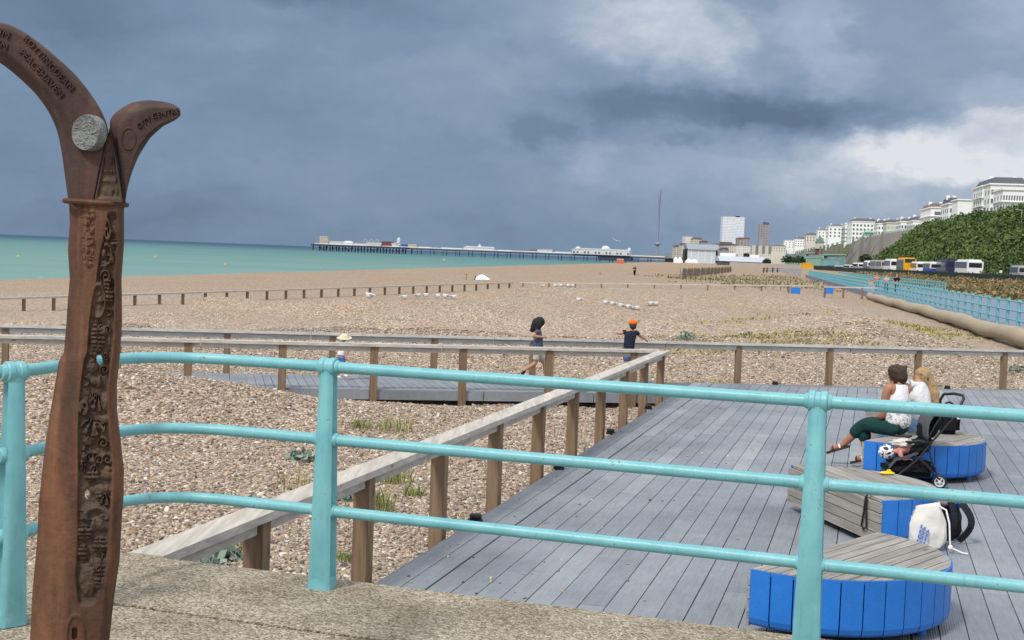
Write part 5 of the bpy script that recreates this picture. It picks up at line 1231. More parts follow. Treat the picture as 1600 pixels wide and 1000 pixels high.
# ---------------------------------------------------------------- vegetation
def blades(n, spread, h, w, seed, lean=.5, rx=1.0):
    r_ = np.random.RandomState(seed); v = []; f = []
    for i in range(n):
        a = r_.rand() * 6.28; q = spread * r_.rand() ** .6; x, y = q * math.cos(a) * rx, q * math.sin(a); b = r_.rand() * 6.28; hh = h * (.5 + .7 * r_.rand()); l_ = lean * hh * (.3 + r_.rand())
        dx, dy = math.cos(b), math.sin(b); px_, py_ = -dy * w / 2, dx * w / 2; o = len(v)
        v += [(x - px_, y - py_, -.02), (x + px_, y + py_, -.02), (x + dx * l_ * .4 + px_ * .8, y + dy * l_ * .4 + py_ * .8, hh * .6), (x + dx * l_ * .4 - px_ * .8, y + dy * l_ * .4 - py_ * .8, hh * .6), (x + dx * l_, y + dy * l_, hh), (x + dx * l_ + px_ * .1, y + dy * l_ + py_ * .1, hh)]
        f += [(o, o + 1, o + 2, o + 3), (o + 3, o + 2, o + 5, o + 4)]
    return v, f
def leafclump(n, spread, size, seed, flat=.6):
    r_ = np.random.RandomState(seed); c = r_.normal(0, 1, (n, 3)); c /= np.linalg.norm(c, axis=1)[:, None] + 1e-6; c *= (r_.rand(n, 1) ** .45) * spread; c[:, 2] = np.abs(c[:, 2]) * flat
    u = r_.normal(0, 1, (n, 3)); u /= np.linalg.norm(u, axis=1)[:, None]; w = np.cross(u, r_.normal(0, 1, (n, 3))); w /= np.linalg.norm(w, axis=1)[:, None]
    s_ = size * (.6 + .8 * r_.rand(n, 1)); v = np.stack([c - u * s_, c - w * s_ * .6, c + u * s_, c + w * s_ * .6], 1).reshape(-1, 3)
    return v, np.arange(4 * n).reshape(n, 4)
TUFT = foliage_mat('tuft_grass', [(0, (.10, .15, .04)), (.45, (.20, .24, .08)), (.75, (.36, .33, .14)), (1, (.45, .38, .20))], 3)
KALE = foliage_mat('sea_kale_leaf', [(0, (.12, .17, .13)), (.5, (.20, .26, .21)), (1, (.32, .37, .32))], 4)
DRYG = foliage_mat('dry_grass', [(0, (.26, .21, .09)), (.5, (.40, .34, .17)), (1, (.50, .44, .26))], 2)
SG = -.95
for i, (px, py, hh, sp_, kind, lb) in enumerate(((318, 866, .16, .15, 'k', 'blue-green sea kale between the handrail end and its first post'), (352, 853, .20, .14, 'k', 'bushier blue-green sea kale by the first handrail post'), (378, 848, .22, .07, 'd', 'dry straw stalks beside the sea kale by the first post'),
        (545, 858, .10, .1, 't', 'low green sprig behind the turquoise post at the deck corner'), (592, 785, .26, .16, 't', 'upright green grass tuft between the second and third handrail posts'), (622, 742, .26, .20, 't', 'yellow-green grass tuft under the handrail, above the upright green one'), (646, 765, .14, .1, 't', 'small yellow-green tuft close to the third handrail post'),
        (612, 672, .24, .32, 't', 'broad yellowish grass tuft on the shingle above the sloping handrail'), (565, 672, .15, .16, 't', 'dark green weed next to the broad yellowish tuft'), (540, 770, .13, .12, 'k', 'grey-green sea kale close behind the turquoise post'), (470, 712, .14, .16, 'k', 'grey-green sea kale on the seaward side of the turquoise post'),
        (395, 775, .10, .12, 'k', 'small grey-green sea kale under the sloping handrail'), (478, 745, .2, .35, 'd', 'patch of dry straw grass beside the turquoise post'), (1590, 590, .30, .22, 'k', 'dark sea kale on the shingle at the far handrail'), (1165, 546, .12, .2, 'k', 'flat grey-green sea kale behind the far handrail'), (1070, 556, .14, .22, 'k', 'dark green sea kale in the yellow grass past the handrail corner'))):
    g = at(px, py, SG); g.z = gz(g.x, g.y) - .01
    if kind == 'k': v, f = leafclump(90, sp_ * 1.25, .05, 40 + i, .8)
    else: v, f = blades(90 if kind == 't' else 60, sp_, hh, .012, 40 + i, .6)
    o = npmesh({'k': 'sea_kale', 't': 'grass_tuft', 'd': 'dry_grass_tuft'}[kind], v, f, {'k': KALE, 't': TUFT, 'd': DRYG}[kind]); o.location = g; tag(o, lb, 'plant')
def patch(name, m, pts, n, h, w, seed, size):
    r_ = np.random.RandomState(seed); V_, F_ = [], []; b0 = 0
    for i in range(n):
        px, Y, sx_, sy_ = pts[r_.randint(len(pts))]; x0 = P(px, 450, Y).x; x = x0 + r_.normal() * sx_; y = Y + r_.normal() * sy_
        v, f = blades(7, size, h * (.6 + .8 * r_.rand()), w, r_.randint(1 << 30), .8); v = np.array(v) + [x, y, gz(x, y)]; V_.append(v); F_.append(np.array(f) + b0); b0 += len(v)
    o = npmesh(name, np.concatenate(V_), np.concatenate(F_), m); o['kind'] = 'stuff'; return o
YELG = foliage_mat('yellow_ground_cover', [(0, (.16, .17, .05)), (.4, (.30, .28, .10)), (.8, (.42, .36, .16)), (1, (.48, .40, .22))], 1)
patch('dry_grass', YELG, [(1075, 27.6, .7, .35), (1095, 28.4, .6, .4)], 130, .07, .02, 5, .12)
patch('yellow_ground_cover', YELG, [(1395, 52, 1.6, 2.2), (1350, 48, 2.0, 1.5), (1260, 44, 1.8, 1.0), (1180, 34, 1.5, .6), (1215, 38, 1.6, .8), (1440, 56, .8, 2)], 1000, .06, .06, 6, .3)
patch('dune_vegetation', foliage_mat('dune_plants', [(0, (.09, .12, .06)), (.3, (.20, .19, .10)), (.65, (.33, .27, .15)), (1, (.42, .35, .22))], .2), [(1130, 205, 5, 4), (1170, 200, 6, 6), (1200, 170, 6, 5), (1160, 230, 9, 8), (1240, 200, 8, 14), (1225, 150, 5, 5), (1255, 240, 7, 20), (1215, 260, 10, 10), (1100, 190, 2, 3)], 520, .26, .2, 8, .9)
scrub = foliage_mat('dry_scrub', [(0, (.055, .065, .03)), (.3, (.12, .12, .055)), (.55, (.22, .17, .085)), (.8, (.30, .21, .11)), (1, (.38, .30, .17))], .12)
def scrubland():
    r_ = np.random.RandomState(3); V_, F_ = [], []; b0 = 0
    for i in range(5200):
        y = 48 + 270 * r_.rand() ** 1.15; q = RL(y, 10.0 + 44 * r_.rand() ** 1.4 * min(1, (y + 20) / 150)); x = q.x; y = q.y
        if x / y > .54: continue
        d_ = min(1.0, y / 120); pz = noise.noise(Vector((x * .09, y * .05, 2)))
        if r_.rand() < .62:
            v, f = leafclump(26, (.35 + .45 * d_) * (.8 + .8 * r_.rand()), .09 + .11 * d_, r_.randint(1 << 30), .55 + .5 * max(0, pz))
        else:
            v, f = blades(12, .7 * d_ + .25, (.22 + .32 * r_.rand()) * (1.0 + max(0, pz) * 1.5), .10 * d_ + .02, r_.randint(1 << 30), .9)
        V_.append(np.array(v) + [x, y, gz(x, y)]); F_.append(np.array(f) + b0); b0 += len(v)
    o = npmesh('scrub_vegetation', np.concatenate(V_), np.concatenate(F_), scrub); o['kind'] = 'stuff'
scrubland()
# ---------------------------------------------------------------- road, coaches
ASPH = mat('asphalt', (.10, .10, .105), .85, .15, .3, .3, 20)
g = MB(); vs = []; yl = [100, 160, 220, 300, 420, 600, 800, 1100, 1600]
for y in yl:
    for s_ in (121.5, 138): x = s_ + SH0 + SHK * y; vs.append((x, y, gz(x, y) + .05))
g.add(vs, [(2 * i, 2 * i + 1, 2 * i + 3, 2 * i + 2) for i in range(len(yl) - 1)]); struct(g.build('road', ASPH))
GLASS = mat('dark_glass', (.018, .022, .03), .15, .1, spec=.6); RED = mat('red_lamp', (.4, .02, .02), .3)
NAVYP = mat('navy_paint', (.02, .03, .075), .4, .06); GOLD = mat('yellow_paint', (.70, .36, .01), .45, .06); CBL = mat('coach_blue', (.03, .07, .36), .4, .06); SILV = mat('silver_paint', (.34, .34, .35), .4, .08); BEIG = mat('beige_paint', (.42, .37, .29), .5, .08); WHP = mat('coach_white', (.74, .74, .74), .4, .04); GREYP = mat('grey_paint', (.13, .14, .16), .45, .06)
def coach(label, px, py, Y, body, lower=None, side=None, H=3.3, W=2.5, L=10.5, rz=-.13, name='coach', rearwin=(.52, .80), cat='coach'):
    c = P(px, py, Y); x0 = c.x; c.z = gz(c.x, c.y) + .05
    o = thing(name, label, cat, (0, 0, 0)); o.location = (0, 0, 0)
    def shell(z0, z1, y0, y1, ins=0.0):
        bm = bmesh.new(); bmesh.ops.create_cube(bm, size=1)
        for v in bm.verts: v.co = Vector((v.co.x * (W - ins), (y0 + y1) / 2 + v.co.y * (y1 - y0), (z0 + z1) / 2 + v.co.z * (z1 - z0)))
        bmesh.ops.bevel(bm, geom=[e for e in bm.edges if abs(e.verts[0].co.y - e.verts[1].co.y) > 1 and e.verts[0].co.z > (z0 + z1) / 2] + [e for e in bm.edges if abs(e.verts[0].co.z - e.verts[1].co.z) < .01 and e.verts[0].co.z > (z0 + z1) / 2 and abs(e.verts[0].co.y - e.verts[1].co.y) < .01], offset=min(.35, H * .1), segments=3, affect='EDGES')
        return bm
    g = MB(); g.bm(shell(.35, H, 0, L)); g.build('body', body, o, smooth=True)
    if lower: g = MB(); g.box((0, L / 2, .35 + (H - .35) * .24), (W + .03, L + .03, (H - .35) * .44)); g.build('lower_panel', lower, o)
    zw = .35 + (H - .35) * .66; hw = (H - .35) * .36
    for q in (-1, 1): g = MB(); g.box((q * (W / 2 + .012), L * .52, zw), (.03, L * .90, hw)); g.build('side_glazing', GLASS, o)
    if side:
        for q in (-1, 1): g = MB(); g.box((q * (W / 2 + .02), L * .5, zw - hw * .9), (.03, L * .96, hw * .7)); g.build('side_panel', side, o)
    z0, z1 = [.35 + (H - .35) * a for a in rearwin]
    g = MB(); g.box((0, -.012, (z0 + z1) / 2), (W * .82, .03, z1 - z0)); g.build('rear_window', GLASS, o)
    for q in (-1, 1):
        g = MB(); g.box((q * W * .43, -.018, .95), (.16, .03, .42)); g.build('tail_light', RED, o)
    g = MB(); g.box((0, -.06, .52), (W * .96, .12, .25)); g.build('bumper', body, o)
    g = MB(); g.box((0, -.02, .80), (.6, .03, .13)); g.build('number_plate', mat('plate_yellow', (.5, .4, .06), .5), o)
    for yy in (2.6, L - 2.2) if L > 7 else (1.0, L - 1.0):
        for q in (-1, 1):
            g = MB(); g.lathe([(.001, -.14), (.44, -.14), (.48, -.1), (.48, .1), (.44, .14), (.001, .14)], (q * (W / 2 - .10), yy, .46), 16, Matrix.Rotation(R(90), 3, 'Y')); g.build('wheel', BLACK, o, smooth=True)
    o.location = c; o.rotation_euler = (0, 0, rz); return o
coach('white coach with grey window sides, last in the row beside the green shrubs', 1523, 435, 235, WHP, None, None, 3.35, 2.75, 11)
coach('dark navy coach parked between the big white coach and the blue-tailed minibus', 1488, 432, 252, NAVYP, None, GREYP, 3.4, 2.5, 10)
coach('white minibus with blue tail and broad rear window', 1463, 431, 262, WHP, CBL, None, 2.9, 2.6, 8)
coach('plain white minibus squeezed between the yellow bus and the blue-tailed one', 1440, 428.5, 275, WHP, None, None, 2.9, 2.2, 8)
coach('tall yellow bus with orange lower back among the parked coaches', 1421, 427.5, 283, GOLD, None, GREYP, 3.7, 2.6, 10, rearwin=(.66, .92))
coach('white coach parked next to the tall yellow bus', 1399, 426, 300, WHP, None, None, 3.4, 2.5, 10)
coach('beige coach half hidden by the white coach beside the yellow bus', 1384, 425, 318, BEIG, None, None, 3.2, 2.3, 10)
coach('silver coach next to the beige coach', 1374, 424, 335, SILV, None, None, 3.3, 2.3, 10)
coach('grey-sided white coach at the town end of the row', 1362, 423.5, 350, WHP, GREYP, None, 3.1, 2.3, 9)
coach('white lorry parked beyond the row of coaches', 1346, 420.5, 400, WHP, SILV, None, 2.6, 2.2, 5, name='lorry', cat='lorry', rz=.1)
coach('small white van on the road below the teal arcade building', 1332, 420, 420, WHP, None, None, 1.9, 1.8, 4.6, name='van', cat='van', rz=.2)
coach('grey van cut off by the edge of the view beside the shrubs', 1601, 440, 190, SILV, None, None, 2.4, 2.0, 5, name='van', cat='van')
for i, (px, Y, m_, lb) in enumerate(((1316, 520, GREYP, 'dark grey car parked before the teal arcade'), (1322, 510, WHP, 'white car parked before the teal arcade'), (1308, 540, CBL, 'blue car parked before the teal arcade'), (1300, 560, SILV, 'silver car parked before the teal arcade'))):
    coach(lb, px, 420, Y, m_, None, None, 1.5, 1.8, 4.3, name='parked_car', cat='car', rz=1.2)
# dark boundary fence between the scrub and the road
DGREEN = mat('dark_green_paint', (.02, .035, .03), .6)
fl = [Vector((x := 119.5 + SH0 + SHK * y, y, gz(x, y))) for y in (150, 190, 235, 280, 330, 390, 450)]
o = thing('boundary_fence', 'dark paling fence running below the parked coaches', 'fence', fl[0]); g = MB()
for a in along(fl, .55): a.z = gz(a.x, a.y); g.box(a + Vector((0, 0, .55)), (.16, .10, 1.2))
g.build('pale_slats', DGREEN, o)
for a in along(fl, 12): a.z = gz(a.x, a.y); g = MB(); g.box(a + Vector((0, .12, .6)), (.14, .14, 1.35)); g.build('post', DGREEN, o)
for h in (.35, .95): g = MB(); g.tube([a + Vector((0, .08, h)) for a in fl], .05, 6); g.build('rail', DGREEN, o)

# ---------------------------------------------------------------- green bank, sea wall, cliff
ZT = 25.0
hb = lambda y: 62 + .17 * y
ht = lambda y: 99 + .17 * y
EARTH = mat('bank_earth', (.05, .065, .028), .95, .3, .2)
g = MB(); rows = []; NY_, NX_ = 60, 20
def bankpt(a, b):                # a along 0..1, b up the slope 0..1
    y = 90 + (625 + 92 * b - 90) * a; x = hb(y) + (ht(y) - hb(y)) * b
    z = .42 + (ZT - .42) * (b ** .92) + 1.1 * noise.noise(Vector((x * .05, y * .03, 0))) * math.sin(math.pi * min(1, b * 1.0))
    return Vector((x, y, z))
for i in range(NY_ + 1):
    for j in range(NX_ + 1): rows.append(bankpt(i / NY_, j / NX_))
n0 = len(rows)
for i in range(NY_ + 1): q = rows[i * (NX_ + 1) + NX_]; rows.append((q.x + 260, q.y + 20, q.z + .5))
g.add(rows, [(i * (NX_ + 1) + j, i * (NX_ + 1) + j + 1, (i + 1) * (NX_ + 1) + j + 1, (i + 1) * (NX_ + 1) + j) for i in range(NY_) for j in range(NX_)] + [(i * (NX_ + 1) + NX_, n0 + i, n0 + i + 1, (i + 1) * (NX_ + 1) + NX_) for i in range(NY_)])
struct(g.build('hillside', EARTH, smooth='all'))
SHRUB = foliage_mat('bank_shrub', [(0, (.018, .036, .013)), (.25, (.040, .074, .022)), (.5, (.074, .120, .036)), (.75, (.115, .165, .052)), (1, (.18, .205, .085))], .085)
def shrubs():
    r_ = np.random.RandomState(21); V_, F_ = [], []; b0 = 0
    for i in range(5200):
        a = r_.rand() ** .72 * .999; b = r_.rand(); c = bankpt(a, b); 
        if c.x / c.y > .56: continue
        R0 = (1.1 + 3.0 * r_.rand() ** 4) * (.75 + .7 * (noise.noise(c * .06) + .3)); R0 = max(.8, R0)
        v, f = leafclump(64, R0, .17 + .10 * R0, r_.randint(1 << 30), .95); V_.append(v + np.array(c) + [0, 0, -.2]); F_.append(f + b0); b0 += len(v)
    o = npmesh('bank_shrubbery', np.concatenate(V_), np.concatenate(F_), SHRUB); o['kind'] = 'stuff'
shrubs()
for px, py, Y, R0, lb in ((1545, 436, 228, 1.5, 'dark green shrub growing at the back of the big white coach'), (1562, 438, 220, 1.3, 'low shrub beside the small white sign post'), (1585, 439, 205, 1.1, 'low shrub in front of the grey van')):
    c = P(px, py, Y); c.z = gz(c.x, c.y); o = thing('shrub', lb, 'shrub', c); v, f = leafclump(260, R0 * 1.5, .3, int(px), .8); oo = npmesh('foliage', v + np.array(c), f, SHRUB, o); g = MB(); g.tube([c, c + Vector((0, 0, R0 * .6))], .08, 6); g.build('stem', POSTWOOD, o)
c = P(1563, 436, 215); c.z = gz(c.x, c.y); o = thing('sign', 'small white sign on a post among the roadside shrubs', 'sign', c); g = MB(); g.box(c + Vector((0, 0, .8)), (.08, .08, 1.6)); g.build('post', SILVER, o); g = MB(); g.bbox(c + Vector((0, -.06, 1.45)), (.45, .05, .4), .02); g.build('panel', WHP, o)
c = P(1596, 345, 400); o = thing('street_lamp', 'pale street lamp standing among the shrubs high on the green bank', 'street lamp', c - Vector((0, 0, 3))); g = MB(); g.tube([c - Vector((0, 0, 3)), c + Vector((0, 0, 3.2))], .12, 8); g.build('pole', SILV, o); g = MB(); g.tube([c + Vector((0, 0, 3.2)), c + Vector((-2.2, 0, 3.4))], .1, 8); g.build('lamp_arm', SILV, o)
SEAW = mat('cliff_concrete', (.185, .175, .155), .9, .25, .06, .5, 1.2, stretch=(1, 1, .25))
CLIFFG = mat('cliff_greenery', (.10, .115, .05), .95, .45, .10, .8, .5, stretch=(1, 1, .5))
def slab(name, label, y0, y1, b0, t0, zt, m, n=24, cat='wall', jit=.4, z0=.3):
    g = MB(); vs = []; M_ = 8
    for i in range(n + 1):
        y = y0 + (y1 - y0) * i / n
        for j in range(M_ + 1):
            b = j / M_; x = b0 + (t0 - b0) * b + .17 * y; vs.append((x + jit * noise.noise(Vector((y * .04, b * 3, 1))), y, z0 + (zt - z0) * b))
        vs.append((t0 + 60 + .17 * y, y, zt)); vs.append((t0 + 60 + .17 * y, y, z0))
    q = M_ + 3
    fs = [(i * q + j, i * q + j + 1, (i + 1) * q + j + 1, (i + 1) * q + j) for i in range(n) for j in range(q - 1)] + [tuple(range(q)), tuple(n * q + j for j in range(q))]
    g.add(vs, fs); return g, m
g, m_ = slab('', '', 640, 1100, 86, 99, ZT, SEAW); o = thing('retaining_wall', 'tall grey-brown concrete retaining wall between green bank and teal terrace', 'wall', (hb(900), 870, 0)); g.build('wall_face', SEAW, o)
for y in (830, 905, 960, 1040):
    g = MB(); g.extr([(-4.5, 0), (0, 0), (0, 24.5), (-1.0, 24.5)], Matrix.Rotation(R(-9.6), 3, 'Z'), (91 + .17 * y, y, .3), 2.4); g.build('buttress', SEAW, o)
g, m_ = slab('', '', 1100.5, 2150, 84, 99, ZT - 1, CLIFFG, 40); o = thing('cliff_wall', 'overgrown green and grey cliff wall behind the long arcade', 'wall', (hb(1300), 1300, 0)); g.build('wall_face', CLIFFG, o)
for i, y in enumerate(range(1130, 2100, 60)):
    g = MB(); g.extr([(-4, 0), (0, 0), (0, 23), (-1.5, 23)], Matrix.Rotation(R(-9.6), 3, 'Z'), (90 + .17 * y, y, .3), 5); g.build('buttress', SEAW, o)
GRN = mat('pale_green_paint', (.20, .36, .29), .6, .1, .3); GRN2 = mat('verdigris', (.26, .45, .38), .6, .1, .3); CREAM = mat('cream_stucco', (.58, .55, .47), .8, .08, .1); WST = mat('white_stucco', (.80, .80, .785), .8, .05, .08); SLATE = mat('slate_roof', (.085, .09, .11), .7, .12, .3); BRICK = mat('brown_brick', (.16, .115, .10), .85, .12, .3); REDB = mat('red_brick', (.20, .06, .05), .85, .12, .3); PALEB = mat('pale_blue_cladding', (.50, .56, .62), .6, .05, .2); GREYC = mat('grey_concrete', (.26, .27, .28), .85, .1, .1)
WIN = mat('window_glass', (.13, .14, .16), .25, .2, .3)
o = thing('railing', 'pale green iron railing along the cliff-top promenade above the retaining wall', 'railing', (ht(720), 720, ZT)); 
for h in (.5, 1.1): g = MB(); g.tube([(99.4 + .17 * y, y, ZT + h) for y in (720, 1100, 2100)], .10, 6); g.build('rail', GRN2, o)
for y in range(725, 1100, 9): g = MB(); g.box((99.4 + .17 * y, y, ZT + .6), (.3, .3, 1.3)); g.build('post', GRN2, o)
def arcade(label, y0, y1, xoff, depth, h, roof, wall, step, name='arcade'):
    o = thing(name, label, 'arcade', (xoff + .17 * y0, y0, .4)); A = math.atan(.17); L = (y1 - y0) / math.cos(A); M = Matrix.Rotation(-A, 3, 'Z'); c = Vector((xoff + .17 * (y0 + y1) / 2, (y0 + y1) / 2, .4))
    g = MB(); g.box(c + M @ Vector((depth / 2 + 1.5, 0, h * .42)), (depth - 2, L, h * .84), M=M); g.build('back_wall', wall, o)
    g = MB(); g.extr([(-.8, h * .86), (depth + .5, h * .95), (depth + .5, h), (-.8, h * .93)], M, c, L + 2); g.build('roof', roof, o)
    n = min(90, int(L / step))
    for i in range(n + 1): g = MB(); g.box(c + M @ Vector((-.4, -L / 2 + L * i / n, h * .43)), (.7, .9, h * .86), M=M); g.build('column', roof, o)
    g = MB(); g.box(c + M @ Vector((-.5, 0, h * .78)), (.5, L, h * .12), M=M); g.build('fascia', roof, o); return o
arcade('long teal-roofed arcade building below the overgrown cliff wall', 1010, 1420, 66, 16, 11, GRN2, mat('arcade_teal', (.14, .27, .29), .7, .3, .3), 9)
arcade('higher verdigris cast iron terrace along the far cliff wall', 1430, 2120, 74, 9, 16, GRN, mat('terrace_wall', (.16, .19, .16), .9, .3, .2), 10, 'cast_iron_terrace')  # dull grey-green back wall behind the columns

# ---------------------------------------------------------------- buildings
def bld(label, px0, px1, yt, Y, wall, rows=3, cols=4, depth=30, scols=6, rz=-.168, roof=None, roofh=2.5, name='building', zb=None, ww=1.3, wh=1.9, cornice=True, win=WIN, cat='building', band=None, side=True):
    a, b = P(px0, yt, Y), P(px1, yt, Y); W = (b.x - a.x) * math.cos(rz); zt = (a.z + b.z) / 2; zb = ZT - 6 if zb is None else zb; H = zt - zb
    M = Matrix.Rotation(rz, 3, 'Z'); c = Vector(((a.x + b.x) / 2, Y, zb)) ; T = lambda x, y, z: c + M @ Vector((x, y, z))
    o = thing(name, label, cat, c)
    g = MB(); g.box(T(0, depth / 2, H / 2), (W, depth, H), M=M); wo = g.build('wall', wall, o)
    if cornice:
        g = MB(); g.box(T(0, depth / 2, H + .25), (W + 1.0, depth + 1.0, .6), M=M); g.build('cornice', wall, o)
    if roof:
        e = min(W, depth) * .12; z0 = H + (.55 if cornice else 0); bm = bmesh.new(); bmesh.ops.create_cube(bm, size=1)
        for v in bm.verts:
            k_ = 1 if v.co.z < 0 else 0; v.co = Vector((math.copysign(W / 2 - .3 - (0 if k_ else e), v.co.x), depth / 2 + math.copysign(depth / 2 - .3 - (0 if k_ else e), v.co.y), z0 + (0 if k_ else roofh)))
        g = MB(); g.bm(bm, c, M); ro = g.build('roof', roof, o)
        for q in (-.3, .32): g = MB(); g.box(T(W * q, depth * .4, z0 + roofh + .3), (1.6, 1.2, 2.2), M=M); g.build('chimney', wall, ro)
    vis = H if zb > ZT - 7 or True else H
    top = H - 1.2
    for r_ in range(rows):
        z = top - (r_ + .5) * min(3.6, (H - 2) / max(rows, 1))
        for k in range(cols):
            g = MB(); g.box(T(-W / 2 + W * (k + .5) / cols, -.02, z), (min(ww, W / cols * .55), .10, wh), M=M); g.build('window', win, o)
        if side:
            for k in range(scols): g = MB(); g.box(T(-W / 2 - .02, depth * (k + .5) / scols, z), (.10, min(ww * 2.2, depth / scols * .5), wh), M=M); g.build('window', win, o)
        if band and r_ < rows:
            g = MB(); g.box(T(0, depth / 2, z - wh * .5 - .5), (W + 1.6, depth + 1.6, .35), M=M); g.build('balcony', band, o)
    return o
bld('large white cliff-top terrace with dark slate mansard above the green bank', 1549, 1606, 289, 530, WST, 4, 9, 40, 6, roof=SLATE, roofh=2.6, ww=.9)
bld('white corner house at the edge of the large cliff-top terrace', 1536, 1563, 292, 545, WST, 3, 4, 20, 4, ww=.8, band=WST)
bld('white bow-fronted wing of the cliff-top terrace, nearest the shrubs', 1568, 1604, 297, 498, WST, 3, 9, 18, 3, ww=.7, band=WST)
bld('white house with blank gable wall on the cliff top', 1497, 1526, 313, 605, WST, 0, 0, 16, 0)
bld('narrow white house front with two columns of windows beside the blank gable', 1483, 1498, 319, 625, WST, 3, 2, 24, 4, roof=SLATE, roofh=2.6, ww=.9)
bld('white block of flats with long balconies on the cliff top', 1455, 1481, 325, 700, WST, 4, 1, 40, 1, roof=BRICK, roofh=2, band=WST, ww=5, side=False)
bld('low white house between the gable and the large terrace', 1524, 1537, 323, 640, WST, 2, 2, 20, 3, roof=SLATE, roofh=2)
bld('row of low white houses with slate roofs on the cliff top', 1427, 1456, 346, 790, WST, 2, 8, 30, 6, roof=SLATE, roofh=2.4)
bld('small white house with round turret behind the cliff-top railing', 1408, 1427, 347, 830, WST, 2, 4, 24, 5, roof=SLATE, roofh=1.6)
bld('pale house with teal glazed front on the cliff top', 1386, 1408, 349, 905, CREAM, 2, 4, 24, 5, roof=SLATE, roofh=2, win=GRN2)
bld('small white house next to the wide cliff-top hotel', 1372, 1387, 350, 980, WST, 3, 3, 30, 5, roof=SLATE, roofh=2.2)
bld('wide white four-storey cliff-top hotel with dark mansard roof', 1332, 1371, 347, 1140, WST, 4, 7, 60, 4, roof=SLATE, roofh=2.6, ww=1.6)
bld('white cliff-top building with iron balconies joined to the wide hotel', 1321, 1333, 350, 1190, WST, 4, 1, 40, 3, band=GREYC, ww=4)
bld('plain white cliff-top block with few windows above the overgrown wall', 1295, 1322, 354, 1410, WST, 3, 4, 40, 5, roof=SLATE, roofh=1.5, ww=1.8)
bld('white house stepping down from the plain cliff-top block', 1278, 1295, 360, 1580, WST, 3, 3, 30, 4, roof=SLATE, roofh=1.5)
bld('grey-roofed white houses behind the lift tower', 1260, 1279, 368, 1800, CREAM, 2, 4, 40, 4, roof=SLATE, roofh=3)
bld('white gabled terrace between lift tower and far white house', 1242, 1262, 374, 2050, WST, 3, 5, 50, 4, roof=SLATE, roofh=3)
bld('far white house at the town end of the cliff top', 1226, 1242, 376, 2100, WST, 3, 3, 50, 3)
bld('cream low houses at the foot of the cliff-top street', 1204, 1228, 385, 2050, CREAM, 2, 6, 60, 3, roof=SLATE, roofh=2, zb=2)
# the lift tower
c = P(1280, 397, 1480); c.z = 3; k = 1480 / F
o = thing('lift_tower', 'red brick lift tower with pale cabin and pointed verdigris roof', 'tower', c); g = MB(); g.box(c + Vector((0, 0, 8)), (11 * k, 8, 20)); g.build('shaft', REDB, o); zt_ = 18
g = MB(); g.box(c + Vector((0, 0, zt_ + 3.4)), (11 * k, 8.5, 7)); g.build('cabin', CREAM, o); g = MB(); g.box(c + Vector((0, 0, zt_ + .0)), (13 * k, 10, .8)); g.build('gallery', GRN, o)
g = MB(); bm = bmesh.new(); bmesh.ops.create_cone(bm, segments=4, radius1=9.5 * k, radius2=.2, depth=8, cap_ends=True); g.bm(bm, c + Vector((0, 0, zt_ + 10.8)), Matrix.Rotation(R(45), 3, 'Z')); g.build('roof', mat('dark_verdigris', (.10, .17, .145), .7, .1), o)
c = P(1356, 366, 1010); k = 1010 / F; o = thing('shelter', 'small teal pagoda shelter on top of the retaining wall', 'shelter', c); g = MB(); g.box(c, (14 * k, 5, 2.6)); g.build('wall', GRN2, o); g = MB(); bm = bmesh.new(); bmesh.ops.create_cone(bm, segments=4, radius1=10 * k, radius2=1.5, depth=2, cap_ends=True); g.bm(bm, c + Vector((0, 0, 2.3)), Matrix.Rotation(R(45), 3, 'Z')); g.build('roof', GRN2, o)

def facade_mat(name, wall, dark, fz, fx, wz=.45, wx=.5, jitter=.5):     # storeys and window bays of a far tower
    m = bpy.data.materials.new(name); m.use_nodes = True; t = NT(m.node_tree); co = t.n('ShaderNodeTexCoord').outputs['Object']; s = t.n('ShaderNodeSeparateXYZ', {0: co})
    xx = t.m('ADD', s.outputs[0], s.outputs[1]); b1 = t.m('LESS_THAN', t.m('FRACT', t.m('DIVIDE', s.outputs[2], fz)), wz); b2 = t.m('LESS_THAN', t.m('FRACT', t.m('DIVIDE', xx, fx)), wx)
    cell = t.n('ShaderNodeTexWhiteNoise', {0: t.n('ShaderNodeCombineXYZ', {0: t.m('FLOOR', t.m('DIVIDE', xx, fx)), 1: t.m('FLOOR', t.m('DIVIDE', s.outputs[2], fz))}).outputs[0]}).outputs[0]
    f = t.m('MULTIPLY', t.m('MULTIPLY', b1, b2), t.m('MULTIPLY_ADD', cell, jitter, 1 - jitter))
    b = t.n('ShaderNodeBsdfPrincipled', {'Base Color': t.mix(f, (*wall, 1), (*dark, 1)), 'Roughness': .6}); t.nt.links.new(b.outputs[0], t.n('ShaderNodeOutputMaterial').inputs[0]); return m
def tower(label, px0, px1, yt, Y, m, depth, name='tower_block', crown=None, zb=0, rz=0, cat='tower block'):
    a, b = P(px0, yt, Y), P(px1, yt, Y); W = b.x - a.x; H = (a.z + b.z) / 2 - zb; c = Vector(((a.x + b.x) / 2, Y, zb)); M = Matrix.Rotation(rz, 3, 'Z'); o = thing(name, label, cat, c)
    g = MB(); g.box((0, 0, H / 2), (W, depth, H), M=M); wo = g.build('wall', m, o); wo.matrix_parent_inverse = Matrix.Identity(4)
    if crown:
        for x, w, h, cm in crown: g = MB(); g.box(c + Vector((W * x, 0, H + h / 2)), (W * w, depth * .6, h), M=M); g.build('roof_plant', cm, o)
    return o
